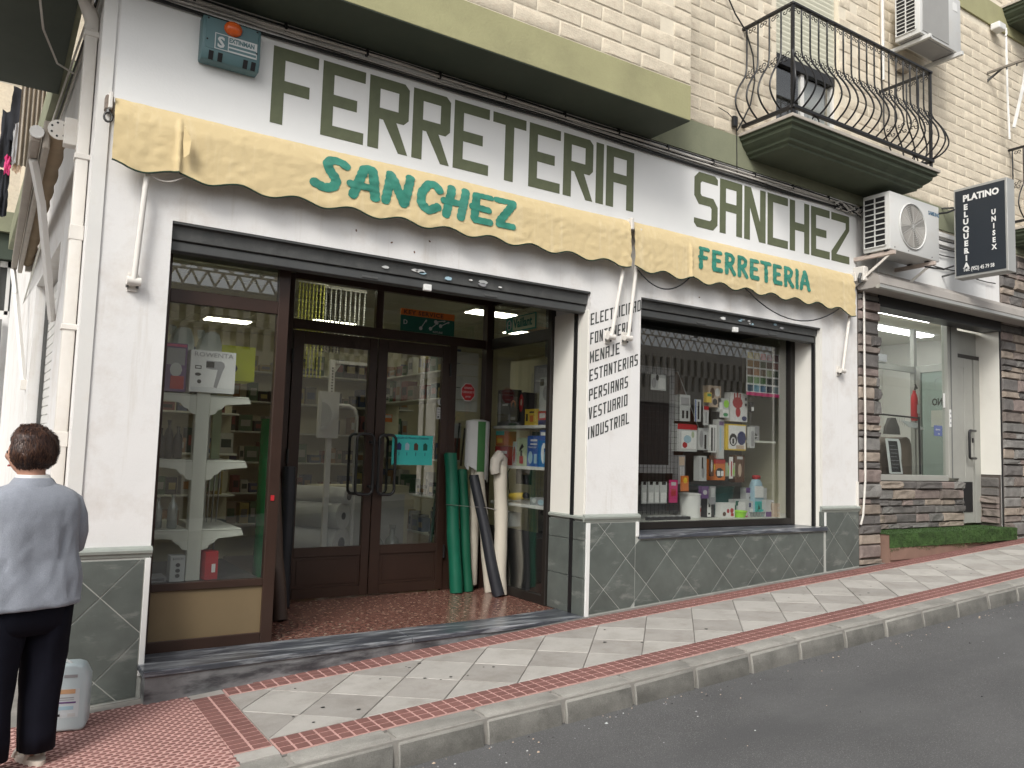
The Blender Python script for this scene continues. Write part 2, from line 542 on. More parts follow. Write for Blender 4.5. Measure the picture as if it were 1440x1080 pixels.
# tactile tiles with oval bumps
m_ = MB()
T0 = .30
m_.slab(.0015, T0 - .0015, .0015, T0 - .0015, lambda x: .0575 * x, .012, 0)
for i in range(6):
    for j in range(10):
        cx = T0 * (i + .5 + (.5 if j % 2 else 0) - .25) / 6; cy = T0 * (j + .5) / 10
        n = 8
        r0 = [(cx + .021 * cos(2 * pi * k / n), cy + .0095 * sin(2 * pi * k / n)) for k in range(n)]
        r1 = [(cx + .016 * cos(2 * pi * k / n), cy + .0055 * sin(2 * pi * k / n)) for k in range(n)]
        m_.add([(a, b, .0575 * a) for a, b in r0] + [(a, b, .0575 * a + .0045) for a, b in r1],
               [tuple(range(n, 2 * n))] + [(k, (k + 1) % n, (k + 1) % n + n, k + n) for k in range(n)], 1)
tact = m_.mesh('tactile_tile', [REDJ, REDP])
for i in range(-7, 0):
    for j in range(-5, 5):
        x_, y_ = 1.085 + T0 * i, -.15 + T0 * j
        if x_ + T0 > .42 and y_ >= -.2: continue
        if y_ < -1.36: continue
        place('tactile_tile', tact, PAVE, (x_, y_, gz(x_)))
MB().slab(.42, 1.09, -.15, -.05, lambda x: gz(x, -.002), .012).obj('cement_edge', MORT2, PAVE)

# small litter along the gutter and on the asphalt
lit = MB()
for _ in range(260):
    x_ = random.uniform(1.2, 9); y_ = -1.5 - abs(random.gauss(0, .13)) - .01
    if random.random() < .2: y_ = random.uniform(-2.6, -1.5)
    s_ = random.uniform(.002, .008) if random.random() < .9 else random.uniform(.008, .014)
    a_ = random.uniform(0, pi)
    z_ = gz(x_, -.144)
    lit.add([(x_ + s_ * cos(a_ + k * pi / 2), y_ + s_ * .7 * sin(a_ + k * pi / 2), z_) for k in range(4)] + [(x_, y_, z_ + s_ * .6)],
            [(0, 1, 4), (1, 2, 4), (2, 3, 4), (3, 0, 4)], random.choice((0, 1, 1, 2, 2, 3)))
lit.obj('gutter_litter', [C_LG, C_BEI, C_BLK, C_GREY], kind='stuff')
gum = MB()
for _ in range(34):
    x_ = random.uniform(1.4, 8.5); y_ = random.uniform(-1.05, -.35); r_ = random.uniform(.006, .014)
    z_ = gz(x_, .0025)
    gum.add([(x_ + r_ * cos(2 * pi * k / 9) * random.uniform(.8, 1.2), y_ + r_ * sin(2 * pi * k / 9), z_ + .0575 * r_ * cos(2 * pi * k / 9)) for k in range(9)], [tuple(range(9))])
gum.obj('chewing_gum_litter', C_BLK, kind='stuff')

# ================================================================== SHOP BUILDING
B = thing('shop_building', 'corner building with pale block upper storey and white painted hardware shop front', 'building', (0, 0, 0))
LZ = 2.85
wl = MB()
wl.box(.42, .865, 0, .22, -.3, LZ)            # left pier
wl.box(.42, 4.13, 0, .30, LZ, 4.31)           # header over the entrance
wl.box(4.13, 4.69, 0, .30, LZ + .03, 4.31)
wl.box(4.13, 4.69, 0, .48, -.3, LZ + .03)     # pillar
wl.box(4.69, 7.2, 0, .30, 2.88, 4.31)
wl.box(4.69, 7.2, 0, .30, -.3, .795)
wl.box(7.2, 7.80, 0, .30, -.3, 4.31)
wl.obj('front_wall', PLASTER, B)
# old fixing plugs and pock marks in the render under the awning
for x_, z_ in ((2.32, 2.96), (2.62, 3.02), (2.50, 2.92), (2.05, 3.00), (5.4, 2.97)):
    MB().lathe([(.010, 0), (.008, .003)], (x_, -.0005, z_), 7, T=Matrix.Rotation(pi / 2, 4, 'X') @ Matrix.Rotation(x_ * 7, 4, 'Z'), sy=.6).obj('wall_plug', mat('rust_spot', (.16, .09, .06), .9), B)
# painted white fascia field (a coat of paint a hair proud of the render)
MB().box(.50, 7.78, -.0025, 0, 3.50, 4.29).obj('painted_fascia', SIGNWHITE, B)
# right reveal of the display window, slightly splayed
MB().prism_z([(7.2, .001), (7.2, .34), (7.115, .34), (7.165, .001)], .84, 2.88).obj('window_reveal', REVEAL, B)
MB().box(4.115, 4.129, .006, .478, .99, 2.70).obj('entrance_reveal', REVEAL, B, bev=.003)
MB().box(4.106, 4.13, .14, .185, .2, 2.72).obj('shutter_rail', BLACKP, B)
MB().box(7.135, 7.163, .05, .085, .84, 2.8).obj('shutter_rail', BLACKP, B)
# corner strip and side wall (wall leans 1.5 degrees off square)
SA = radians(1.5)


def sw(y, d=0.0):
    """x on the side wall at depth y, d metres out of the wall"""
    return .42 - math.tan(SA) * y - d


side = MB()


def sidebox(y0, y1, z0, z1, d0, d1, m=0):
    vs = [(sw(y, d), y, z) for d in (d0, d1) for y in (y0, y1) for z in (z0, z1)]
    side.add(vs, [(0, 1, 3, 2), (4, 6, 7, 5), (0, 4, 5, 1), (2, 3, 7, 6), (0, 2, 6, 4), (1, 5, 7, 3)], m)


sidebox(0.001, 1.75, -.3, 4.31, 0, -.2)
sidebox(1.75, 4.1, 3.0, 4.31, 0, -.2)
sidebox(4.1, 9.4, -.3, 4.31, 0, -.2)
sidebox(4.0, 4.1, -.3, 3.0, .0, -.2)
side.obj('side_wall', PLASTER, B)
side = MB(); sidebox(1.75, 4.0, -.3, 3.0, -.15, -.17); side.obj('side_backing', INTD, B)
side = MB(); sidebox(.001, .03, .9, 4.2, .012, .0005); sidebox(-.012, -.0005, .9, 4.2, .012, -.06)
side.obj('corner_strip', WHITEM, B)
# roller shutter in the side opening: slats
shs = MB()
sl = MB(); side = sl
sidebox(1.76, 3.99, 0, .074, -.125, -.14); sidebox(1.76, 3.99, .074, .082, -.13, -.14)
slat_me = sl.mesh('shutter_slat', WHITEM, bev=.003)
SSH = MB(); side = SSH; sidebox(3.96, 3.99, .0, 2.98, -.09, -.122)
SSH = SSH.obj('side_shutter', SHUT, B)
for i in range(35):
    place('shutter_slat', slat_me, SSH, (0, 0, .06 + .083 * i))

# --- dado of diamond slate tiles
DADO = MB().obj('dado', GROUT, B) if False else None
DADOS = [MB().box(a, b_, -.010, 0, -.3, t_).obj('dado', GROUT, B) for a, b_, t_ in ((.425, .858, .83), (4.135, 4.69, .96), (4.69, 7.2, .797), (7.2, 7.79, .995))]
DADO = DADOS[1]


def diamond_field(x0, x1, z1, ox, oz, hd, parent, hole=None, y=-.014, ramp_=.033):
    for i in range(-30, 40):
        for j in range(-8, 9):
            if (i + j) % 2: continue
            cx = ox + hd * i; cz = oz + hd * j + ramp_ * (cx - ox)
            s_ = hd - .0042
            poly = [(cx - s_, cz - s_ * ramp_), (cx, cz - s_), (cx + s_, cz + s_ * ramp_), (cx, cz + s_)]
            for c in ((-1, 0, -x0 - .003), (1, 0, x1 - .003), (0, 1, z1 - .003)):
                poly = clip(poly, *c)
            poly = clip(poly, .0575, -1, .03 - .004) if poly else poly
            if len(poly) < 3 or area(poly) < .0006: continue
            MB().prism_y(poly, y, y + .012).obj('wall_tile', SLATE, parent, bev=.0015)


diamond_field(.425, .835, .81, .612, .128 + .236, .236, DADOS[0])
diamond_field(4.165, 4.66, .945, 4.322, .637, .2345, DADO)
diamond_field(4.66, 7.2, .79, 4.322, .637, .2345, DADOS[2])
diamond_field(7.235, 7.79, .985, 4.322, .637, .2345, DADOS[3])
# tiles on the inner side of the pillar and the narrow strip beside the trim
for z0, z1 in ((.205, .50), (.505, .80), (.805, .952)):
    MB().box(4.108, 4.129, .19, .476, z0, z1).obj('wall_tile', SLATE, DADO, bev=.0015)
    MB().box(4.108, 4.129, -.008, .137, z0, z1).obj('wall_tile', SLATE, DADO, bev=.0015)
MB().box(7.163, 7.199, -.012, .045, .845, .992).obj('wall_tile', SLATE, DADOS[3])
MB().box(7.20, 7.205, -.014, -.002, .845, .992).obj('wall_tile', SLATE, DADO)
# white edge trims
for a, b_, z0, z1 in ((.838, .868, .14, .815), (4.128, 4.166, .19, .945), (4.664, 4.694, .82, .945), (7.205, 7.235, .845, .985)):
    MB().box(a, b_, -.021, -.0005, z0, z1).obj('edge_trim', WHITEP, B, bev=.002)
# grey-green cap moulding over each dado


def cap(x0, x1, z, endr=True):
    pr = [(-.0005, z - .045), (-.016, z - .045), (-.020, z - .030), (-.030, z - .022), (-.034, z - .006), (-.028, z + .006), (-.0005, z + .016)]
    MB().prism_x(pr, x0, x1).obj('cap_moulding', CAPM, B, smooth=35)


cap(.405, .872, .868); cap(4.10, 4.70, .998); cap(7.155, 7.80, 1.033)
pr = [(4.1285, .955), (4.100, .975), (4.098, .992), (4.1285, 1.01)]
MB().prism_y(pr, .0, .48).obj('cap_moulding', CAPM, B)

# --- marble step and sill
st = MB()
top = .205
st.prism_z([(.835, -.205), (2.56, -.10), (2.56, .21), (.868, .21), (.868, .0), (.835, .0)], top - .034, top)
STEP = st.obj('marble_step', MARBLE, B, bev=.004)
MB().prism_z([(2.563, -.10), (4.126, -.015), (4.126, .35), (3.4, .24), (2.563, .21)], top - .034, top).obj('step_slab', MARBLE, B, bev=.004)
MB().prism_z([(.85, -.19), (4.1, -.002), (4.1, .15), (.87, .15)], -.2, top - .036).obj('step_riser', MARBLE2, B)
MB().box(4.695, 7.235, -.035, .345, .80, .838).obj('window_sill', MARBLE, B, bev=.003)
MB().prism_z([(.87, .212), (2.56, .212), (3.4, .242), (4.1, .352), (4.1, 1.7), (.87, 1.7)], .1, top - .004).obj('porch_floor', TERRAZZO, B)
MB().box(.87, 4.6, .36, 1.7, 2.99, 3.05).obj('porch_ceiling', INTG, B)

# --- shutters over the entrance and the display window


def shutter(x0, x1, ztop, zlip, lockx, nm):
    s_ = MB()
    s_.prism_x([(.03, ztop - .004), (.04, zlip + .075), (.06, zlip + .070), (.34, zlip + .09), (.34, ztop - .004)], x0, x1)
    o = s_.obj(nm, SHUT, B)
    MB().prism_x([(.055, zlip + .066), (.05, zlip + .008), (.068, zlip), (.12, zlip), (.12, zlip + .066)], x0 + .004, x1 - .004).obj('bottom_bar', SHUT2, o, bev=.003)
    MB().prism_x([(-.002, ztop - .002), (-.002, ztop - .016), (.04, ztop - .020), (.04, ztop - .002)], x0 + .001, x1 - .001).obj('lintel_trim', SHUT2, o)
    MB().box(lockx - .03, lockx + .03, .026, .058, zlip - .012, zlip + .036).obj('lock_box', WHITEP, o, bev=.004)
    # peeling stickers near the lock
    r = random.Random(int(lockx * 100))
    for k in range(9):
        sx = lockx + r.uniform(-.35, .75); sz = zlip + r.uniform(.085, .125); s2 = r.uniform(.008, .026)
        yy = .0385 - .0 + (sz - zlip - .075) * -.09
        pts = [(sx + s2 * 1.5 * cos(2 * pi * q / 8) * r.uniform(.7, 1.2), sz + s2 * .6 * sin(2 * pi * q / 8)) for q in range(8)]
        MB().prism_y(pts, .026, .037).obj('sticker', r.choice((C_LG, C_GREY, C_WHITE, C_LB)), o)
    for q in (-.45, .55):
        MB().box(lockx + q - .06, lockx + q + .06, .044, .052, zlip + .018, zlip + .034).obj('pull_grip', SHUT, o, bev=.002)
    return o


shutter(.868, 4.128, LZ, 2.672, 2.637, 'entrance_shutter')
shutter(4.692, 7.163, 2.88, 2.72, 5.93, 'window_shutter')

# --- fascia lettering (each letter its own object)
W_, H_, T_ = .31, .525, .082


def glyph(ch, w=W_, h=H_, t=T_, v=None):
    v = v or t
    m1, m2 = h * .42, h * .42 + v   # middle bar
    c = t * .45
    R_ = {
        'F': [[(0, 0), (t, 0), (t, m1), (w * .82, m1), (w * .82, m2), (t, m2), (t, h - v), (w, h - v), (w, h), (0, h)]],
        'E': [[(0, 0), (w, 0), (w, v), (t, v), (t, m1), (w * .82, m1), (w * .82, m2), (t, m2), (t, h - v), (w, h - v), (w, h), (0, h)]],
        'L': [[(0, 0), (w, 0), (w, v), (t, v), (t, h), (0, h)]],
        'T': [[(w / 2 - t / 2, 0), (w / 2 + t / 2, 0), (w / 2 + t / 2, h - v), (w, h - v), (w, h), (0, h), (0, h - v), (w / 2 - t / 2, h - v)]],
        'I': [[(0, 0), (t, 0), (t, h), (0, h)]],
        'A': [[(0, 0), (t, 0), (t, m1), (w - t, m1), (w - t, 0), (w, 0), (w, h), (0, h)], [(t, m2), (w - t, m2), (w - t, h - v), (t, h - v)]],
        'H': [[(0, 0), (t, 0), (t, m1), (w - t, m1), (w - t, 0), (w, 0), (w, h), (w - t, h), (w - t, m2), (t, m2), (t, h), (0, h)]],
        'R': [[(0, 0), (t, 0), (t, m1), (w * .36, m1), (w - t * .9, 0), (w, 0), (w * .36 + t * 1.25, m1), (w - c, m1), (w, m1 + c), (w, h - c), (w - c, h), (0, h)], [(t, m2), (w - t, m2), (w - t, h - v), (t, h - v)]],
        'P': [[(0, 0), (t, 0), (t, m1), (w, m1), (w, h), (0, h)], [(t, m2), (w - t, m2), (w - t, h - v), (t, h - v)]],
        'D': [[(0, 0), (w - c, 0), (w, c), (w, h - c), (w - c, h), (0, h)], [(t, v), (w - t, v), (w - t, h - v), (t, h - v)]],
        'O': [[(0, 0), (w, 0), (w, h), (0, h)], [(t, v), (w - t, v), (w - t, h - v), (t, h - v)]],
        'U': [[(0, 0), (w, 0), (w, h), (w - t, h), (w - t, v), (t, v), (t, h), (0, h)]],
        'J': [[(0, 0), (w * .8, 0), (w * .8, h), (w * .8 - t, h), (w * .8 - t, v), (0, v)]],
        'C': [[(0, 0), (w, 0), (w, v), (t, v), (t, h - v), (w, h - v), (w, h), (0, h)]],
        'N': [[(0, 0), (t, 0), (t, h * .62), (w - t * 1.15, 0), (w, 0), (w, h), (w - t, h), (w - t, h * .38), (t * 1.15, h), (0, h)]],
        'M': [[(0, 0), (t, 0), (t, h * .6), (w / 2, h * .25), (w - t, h * .6), (w - t, 0), (w, 0), (w, h), (w - t * .8, h), (w / 2, h * .5), (t * .8, h), (0, h)]],
        'V': [[(w / 2 - t * .6, 0), (w / 2 + t * .6, 0), (w, h), (w - t * 1.1, h), (w / 2, h * .22), (t * 1.1, h), (0, h)]],
        'Z': [[(0, 0), (w, 0), (w, v), (t * 1.05, v), (t * 1.05, v * 1.05), (w, h * .70), (w, h), (0, h), (0, h - v), (w - t * .75, h - v), (w - t * .75, h * .72), (0, v * 1.25)]],
        'S': [[(0, c), (c, 0), (w - c * 1.6, 0), (w, c * 1.6), (w, m1 + v * .1), (w - c * 1.6, m2), (t + c * .5, m2), (t, m2 + c * .5), (t, h - v - c * .5), (t + c * .5, h - v), (w, h - v), (w, h - c * .8), (w - c, h), (c * 1.6, h), (0, h - c * 1.6),
               (0, m2 - v * .1), (c * 1.6, m1), (w - t - c * .5, m1), (w - t, m1 - c * .5), (w - t, v + c * .5), (w - t - c * .5, v), (0, v)]],
    }
    return R_[ch]


X = 1.414
for wd, x0 in (('FERRETERIA', 1.414), ('SANCHEZ', 5.316)):
    x_ = x0
    for ch in wd:
        loops = glyph(ch)
        me = fill_mesh(loops, .0008, 'letter', LETTERG, FACE)
        place('letter', me, B, (x_, -.0040, 3.613 if wd[0] == 'F' else 3.625))
        x_ += (.112 if ch == 'I' else .3425) if wd[0] == 'F' else .3395

# trade list painted upwards on the pillar
slope = .345
for ln, z0, xend in (('ELECTRICIDAD', 2.556, 4.66), ('FONTANERIA', 2.395, 4.565), ('MENAJE', 2.238, 4.43), ('ESTANTERIAS', 2.087, 4.637),
                     ('PERSIANAS', 1.925, 4.53), ('VESTUARIO', 1.771, 4.528), ('INDUSTRIAL', 1.611, 4.55)):
    units = sum(.55 if c == 'I' else 1 for c in ln)
    p_ = (xend - 4.098) / units
    gw = p_ - .012
    loops = []
    x_ = 0
    for ch in ln:
        for L in glyph(ch, gw, .098, .0125, .0125):
            loops.append([(x_ + a, b + (x_ + a) * slope) for a, b in L])
        x_ += p_ * (.55 if ch == 'I' else 1)
    me = fill_mesh(loops, .0005, 'painted_words', LISTC, FACE)
    place('painted_words', me, B, (4.172 if False else 4.10 + .035, -.0012, z0 + .012))

# --- upper storey: block courses, recessed joints
UP = MB()
BR = .0055
UP.box(4.757, 6.47, BR, .3, 4.31, 8.6); UP.box(7.505, 13.5, BR, .3, 4.31, 8.6); UP.box(6.47, 7.505, BR, .3, 7.1, 8.6); UP.box(6.47, 7.505, BR, .3, 4.31, 4.60)
UPW = UP.obj('upper_wall', MORTAR, B)
BW, BH = .41, .125
US = [0, .022, .27, .5, .75, .978, 1]; VS = [0, .08, .5, .92, 1]


def brick_mesh(k, w_):
    rs = random.Random(k)

    def fn(u, v):
        e = u in (0, 1) or v in (0, 1)
        y = .0048 if e else .0010 - rs.random() * .0045
        return (.0045 + (w_ - .009) * US[round(u * 6)], y, .0045 + (BH - .009) * VS[round(v * 4)])
    return MB().grid(6, 4, fn)


FULL = [brick_mesh(k, BW) for k in range(8)]; HALF = [brick_mesh(20 + k, BW / 2) for k in range(3)]
FULLM = [m_.mesh('brick', BRICK, smooth=30, fix=False) for m_ in FULL]; HALFM = [m_.mesh('brick', BRICK, smooth=30, fix=False) for m_ in HALF]


def lay(spots, parent, limit):
    """spots: (x, y, z, half). The nearest ones become single bricks, the far rest one joined part"""
    spots.sort(key=lambda p: (Vector(p[:3]) - CAM).length)
    for x, y, z, h in spots[:limit]:
        place('brick', random.choice(HALFM if h else FULLM), parent, (x, y, z))
    rest = MB()
    for x, y, z, h in spots[limit:]:
        m_ = random.choice(HALF if h else FULL)
        rest.add([(a + x, b_ + y, c + z) for a, b_, c in m_.v], m_.f)
    if rest.v: rest.obj('distant_courses', BRICK, parent, kind='stuff', smooth=30, fix=False)


spots = []
z = 4.618; row = 0
while z < 8.3:
    x = 4.76 - (BW / 2 if row % 2 else 0)
    while x < 12.5:
        ok = z < 6.05 + .345 * (x - 5.5) and not (x > 9.7 and 7.2 < z < 7.66)
        if x < 4.76:
            if ok: spots.append((4.76, 0, z, True))
        elif x + BW > 6.47 and x < 7.505 and z < 7.1:
            if x < 6.47 and 6.47 - x > .19 and ok: spots.append((6.47 - BW / 2, 0, z, True))
            if x < 7.505 < x + BW and x + BW - 7.505 > .19 and ok: spots.append((7.507, 0, z, True))
        elif ok: spots.append((x, 0, z, False))
        x += BW
    z += BH; row += 1
print('bricks', len(spots))
lay(spots, UPW, 290)
# olive band along the wall, then the overhanging bay
MB().box(4.757, 5.90, -.016, .01, 4.312, 4.612).box(8.33, 13.5, -.016, .01, 4.335, 4.612).obj('floor_band', OLIVE2, B)
bay = MB()
bay.box(.30, 4.757, -.497 + BR, .28, 4.616, 6.2)
BAY = bay.obj('bay_wall', MORTAR, B)
MB().box(-1.4, 4.757, -.497, .0, 4.3165, 4.614).box(4.7572, 4.759, -.49, -.017, 4.32, 4.60).obj('bay_band', OLIVE, B, bev=.002)
sf = MB()
sf.box(-1.4, 4.755, -.494, -.001, 4.309, 4.316)
sf.box(-1.4, .30, -.001, 2.22, 4.309, 4.6)
sf.obj('bay_soffit', SOFFIT, B)
MB().box(.30, .335, -.0008, 2.22, 4.318, 4.6).obj('soffit_edge', OLIVE2, B)
spots = []
for rr_ in range(7):
    z = 4.618 + BH * rr_
    x = 4.757 - .145 - BW * 8 + (0 if rr_ % 2 == 0 else -BW / 2)
    while x < 4.70:
        if x + BW > 4.758: spots.append((4.757 - BW / 2, -.497, z, True))
        elif x > 2.0 and z < 4.75 + .36 * (x - 2.2): spots.append((x, -.497, z, False))
        x += BW
lay(spots, BAY, 290)

# balcony slab with stepped mouldings
mould = [(0, 4.64), (.0, 4.607), (.018, 4.60), (.02, 4.575), (.05, 4.56), (.055, 4.53), (.085, 4.50), (.12, 4.475), (.125, 4.455), (.16, 4.44), (.165, 4.42)]
bs = MB()
rings = []
for d, z in mould:
    x0, x1, y0 = 5.90 + d * .9, 8.33 - d, -.637 + d
    rings.append([(x0, .012, z), (x0, y0, z), (x1, y0, z), (x1, .012, z)])
bs.loft(rings[1:])
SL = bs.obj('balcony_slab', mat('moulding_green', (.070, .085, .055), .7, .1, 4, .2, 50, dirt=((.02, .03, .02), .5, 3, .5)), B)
MB().box(5.895, 8.335, -.642, .005, 4.607, 4.64).obj('slab_edge', mat('slab_top', (.42, .38, .33), .8, .1, 5, .3, 60), SL, bev=.004)
MB().box(5.90, 8.33, -.635, -.012, 4.31, 4.405).obj('slab_underside', SOFFIT, SL) if False else None
MB().box(5.9, 8.33, -.012, .01, 4.312, 4.62).obj('floor_band', OLIVE2, B)

# balcony door: half-lowered roller blind over a glazed door
BD = MB().box(6.475, 6.515, .06, .12, 4.64, 7.1).box(7.46, 7.50, .06, .12, 4.64, 7.1).box(6.95, 7.0, .07, .11, 4.64, 5.6).box(6.515, 7.46, .06, .12, 4.64, 4.69).obj('balcony_door', WHITEM, B)
MB().box(6.515, 6.95, .085, .09, 4.69, 5.55).obj('pane', GLD, BD)
MB().box(7.0, 7.46, .088, .093, 4.69, 5.55).obj('pane', GLD, BD)
MB().box(6.48, 7.49, .045, .10, 5.58, 5.68).obj('blind_bar', BLACKP, BD)
blind = MB()
for i in range(26):
    z = 5.685 + i * .055
    blind.prism_x([(.05, z), (.045, z + .027), (.05, z + .053), (.06, z + .053), (.06, z)], 6.49, 7.48)
blind.obj('roller_blind', mat('cream_blind', (.56, .55, .44), .6, .04, 4), BD, kind='stuff')
MB().box(6.47, 7.505, .26, .29, 4.6, 7.2).obj('dark_room', INTD, BD)
MB().prism_x([(.14, 4.66), (.145, 5.6), (.15, 5.6), (.145, 4.66)], 7.1, 7.44).obj('curtain', C_LG, BD)

# ================================================================== SHOP FRONT JOINERY
FZ = .202


def frame(pieces, name, m, parent, bev=.003):
    f = MB()
    for p in pieces: f.box(*p)
    return f.obj(name, m, parent, bev=bev)


# left display case (front at y .20-.25)
DC = frame([(.868, .915, .20, .25, FZ, 2.80), (1.60, 1.675, .20, .262, FZ, 2.80), (.915, 1.60, .205, .25, .575, .622), (.915, 1.60, .205, .25, 2.385, 2.47),
            (.915, 1.60, .205, .25, FZ, .272)], 'display_case', BROWN, B)
MB().box(.915, 1.60, .222, .240, .272, .575).obj('bronze_panel', BROWNP, DC)
MB().box(.915, 1.60, .226, .232, .622, 2.385).obj('pane', GL, DC)
MB().box(.915, 1.60, .226, .232, 2.47, 2.80).obj('pane', GL, DC)
MB().box(1.618, 1.640, .193, .1995, 1.13, 1.165).obj('red_sticker', C_RED, DC)
# side of that case, running back to the doors
sx0, sy0, sx1, sy1 = 1.66, .262, 2.045, 1.52


def sidepane(y0, y1, z0, z1, th, m, name, parent):
    f = lambda y: sx0 + (sx1 - sx0) * (y - sy0) / (sy1 - sy0)
    return MB().prism_z([(f(y0), y0), (f(y0) + th, y0), (f(y1) + th, y1), (f(y1), y1)], z0, z1).obj(name, m, parent)


sidepane(sy0, sy1, FZ, .60, .03, BROWN, 'case_rail', DC)
sidepane(sy0, sy1, 2.39, 2.46, .03, BROWN, 'case_rail', DC)
sidepane(sy0, sy1, .60, 2.39, .006, GL, 'pane', DC)
sidepane(sy0, sy1, 2.46, 2.98, .006, GL, 'pane', DC)

# doors
DF = frame([(2.05, 2.13, 1.53, 1.60, FZ, 2.97), (2.13, 4.13, 1.53, 1.59, 2.50, 2.585), (2.13, 4.13, 1.53, 1.59, 2.93, 2.985), (2.885, 2.955, 1.532, 1.588, 2.585, 2.93),
            (3.655, 3.735, 1.53, 1.59, FZ, 2.50), (4.045, 4.125, 1.50, 1.59, FZ, 2.98)], 'door_frame', BROWN, B)
MB().box(2.13, 2.885, 1.556, 1.562, 2.585, 2.93).obj('pane', GL, DF)
MB().box(2.955, 4.045, 1.556, 1.562, 2.585, 2.93).obj('pane', GL, DF)
MB().box(3.735, 4.045, 1.556, 1.562, .66, 2.50).obj('pane', GL, DF)
frame([(3.735, 4.045, 1.54, 1.585, .62, .66), (3.735, 4.045, 1.55, 1.575, FZ, .62)], 'kick_rail', BROWN, DF)


def leaf(x0, x1, hinge_left):
    f = frame([(x0, x0 + .095, 1.515, 1.565, .215, 2.485), (x1 - .075, x1, 1.515, 1.565, .215, 2.485), (x0 + .095, x1 - .075, 1.517, 1.563, 2.375, 2.485),
               (x0 + .095, x1 - .075, 1.517, 1.563, .56, .64), (x0 + .095, x1 - .075, 1.517, 1.563, .215, .30)], 'door_leaf', BROWN, B)
    MB().box(x0 + .095, x1 - .075, 1.528, 1.552, .30, .56).obj('kick_panel', BROWN, f, bev=.002)
    MB().box(x0 + .125, x1 - .105, 1.523, 1.527, .325, .535).obj('kick_panel', BROWN, f, bev=.002)
    MB().box(x0 + .095, x1 - .075, 1.538, 1.543, .64, 2.375).obj('pane', GL, f)
    for z in (.5, 1.35, 2.2):
        hx_ = x0 - .004 if hinge_left else x1 + .004
        MB().lathe([(.011, 0), (.011, .12)], (hx_, 1.508, z), 8).obj('hinge', BLACKP, f)
    return f


L1 = leaf(2.135, 2.905, True)
L2 = leaf(2.915, 3.650, False)


def ring(xa, xb, z0, z1, y, r=.013, rc=.045):
    pts = []
    for cx, cz, a0 in ((xb - rc, z1 - rc, 90), (xb - rc, z0 + rc, 0), (xa + rc, z0 + rc, -90), (xa + rc, z1 - rc, -180)):
        for k in range(5):
            a = radians(a0 - 90 * k / 4)
            pts.append((cx + rc * cos(a), y, cz + rc * sin(a)))
    return pts


for lf, xa, xb in ((L1, 2.725, 2.885), (L2, 2.935, 3.095)):
    m_ = MB().tube(ring(xa, xb, 1.09, 1.62, 1.455), .0135, 8, closed=True)
    for z in (1.16, 1.55):
        xx = 2.868 if lf is L1 else 2.952
        m_.tube([(xx, 1.455, z), (xx, 1.52, z)], .012, 8)
    m_.obj('door_handle', BLACKP, lf, smooth=60)
    MB().tube(ring(xa, xb, 1.09, 1.62, 1.63), .0135, 8, closed=True).tube([(xx, 1.56, 1.2), (xx, 1.63, 1.2)], .012, 8).obj('door_handle', BLACKP, lf, smooth=60)

# stickers and notices on the glass
sg = thing('shop_notice', 'turquoise paper notice about key copying taped to the right door glass', 'notice', (3.3, 1.53, 1.49))
MB().box(3.095, 3.508, 1.532, 1.5355, 1.355, 1.628).obj('paper', col('notice_turquoise', (.05, .50, .46)), sg)
text('Duplicado de Mandos a Distancia', .030, C_NAVY, 3.105, 1.5305, 1.592, sg, sx=.88)
for k, (xx, c) in enumerate(((3.165, C_NAVY), (3.245, C_LB), (3.335, C_BRN), (3.43, C_DG))):
    MB().prism_y([(xx - .02, 1.49), (xx + .02, 1.49), (xx + .022, 1.54), (xx, 1.56), (xx - .02, 1.545)], 1.529, 1.532).obj('fob_picture', c, sg)
    MB().box(xx - .002, xx + .002, 1.529, 1.532, 1.44, 1.47).obj('key_picture', C_NAVY, sg)
sg = MB().prism_y([(3.88 + .075 * cos(radians(22.5 + 45 * k)), 2.065 + .085 * sin(radians(22.5 + 45 * k))) for k in range(8)], 1.548, 1.553)
sg = sg.obj('octagon_sign', C_RED, label='red octagonal sticker with white lettering on the narrow side glass', cat='sticker')
MB().prism_y([(3.88 + .083 * cos(radians(22.5 + 45 * k)), 2.065 + .094 * sin(radians(22.5 + 45 * k))) for k in range(8)], 1.5535, 1.555).obj('white_border', C_WHITE, sg)
for t_, z_, s_ in (('ESTAMOS', 2.10, .026), ('CERCA DE TI', 2.06, .028), ('gracias', 2.02, .026)):
    text(t_, s_, C_WHITE, 3.88, 1.5475, z_ - .004, sg, align='CENTER', sx=.8)
t = thing('poster', 'key service poster, orange strip over teal field with keys, in the door transom', 'poster', (3.45, 1.57, 2.7))
MB().box(3.135, 3.70, 1.548, 1.552, 2.74, 2.80).obj('orange_strip', C_ORG, t)
MB().box(3.135, 3.70, 1.5485, 1.552, 2.59, 2.739).obj('teal_field', C_DG, t)
text('KEY SERVICE', .052, C_BRN, 3.16, 1.5465, 2.752, t, bold=.0015, sx=1.25, spacing=1.15)
for kx_, kz_, a in ((3.58, 2.69, -.5), (3.47, 2.66, -.7), (3.36, 2.66, -1.0), (3.53, 2.715, -.2)):
    kk = MB()
    Tm = Matrix.Translation((kx_, 1.5465, kz_)) @ Matrix.Rotation(a, 4, 'Y')
    for bx_ in ((-.02, .07, -.002, 0, -.004, .004), (.05, .055, -.002, 0, -.014, -.004), (.062, .066, -.002, 0, -.012, -.004)):
        kk.box(*bx_, T=Tm)
    kk.lathe([(.018, 0), (.018, .002)], (0, 0, 0), 10, T=Tm @ Matrix.Translation((-.034, 0, 0)) @ Matrix.Rotation(pi / 2, 4, 'X'))
    kk.obj('key_picture', C_LG, t)
text('D', .06, C_LG, 3.16, 1.5465, 2.655, t, bold=.001); text('KEYLINE', .028, C_LG, 3.47, 1.5465, 2.602, t)
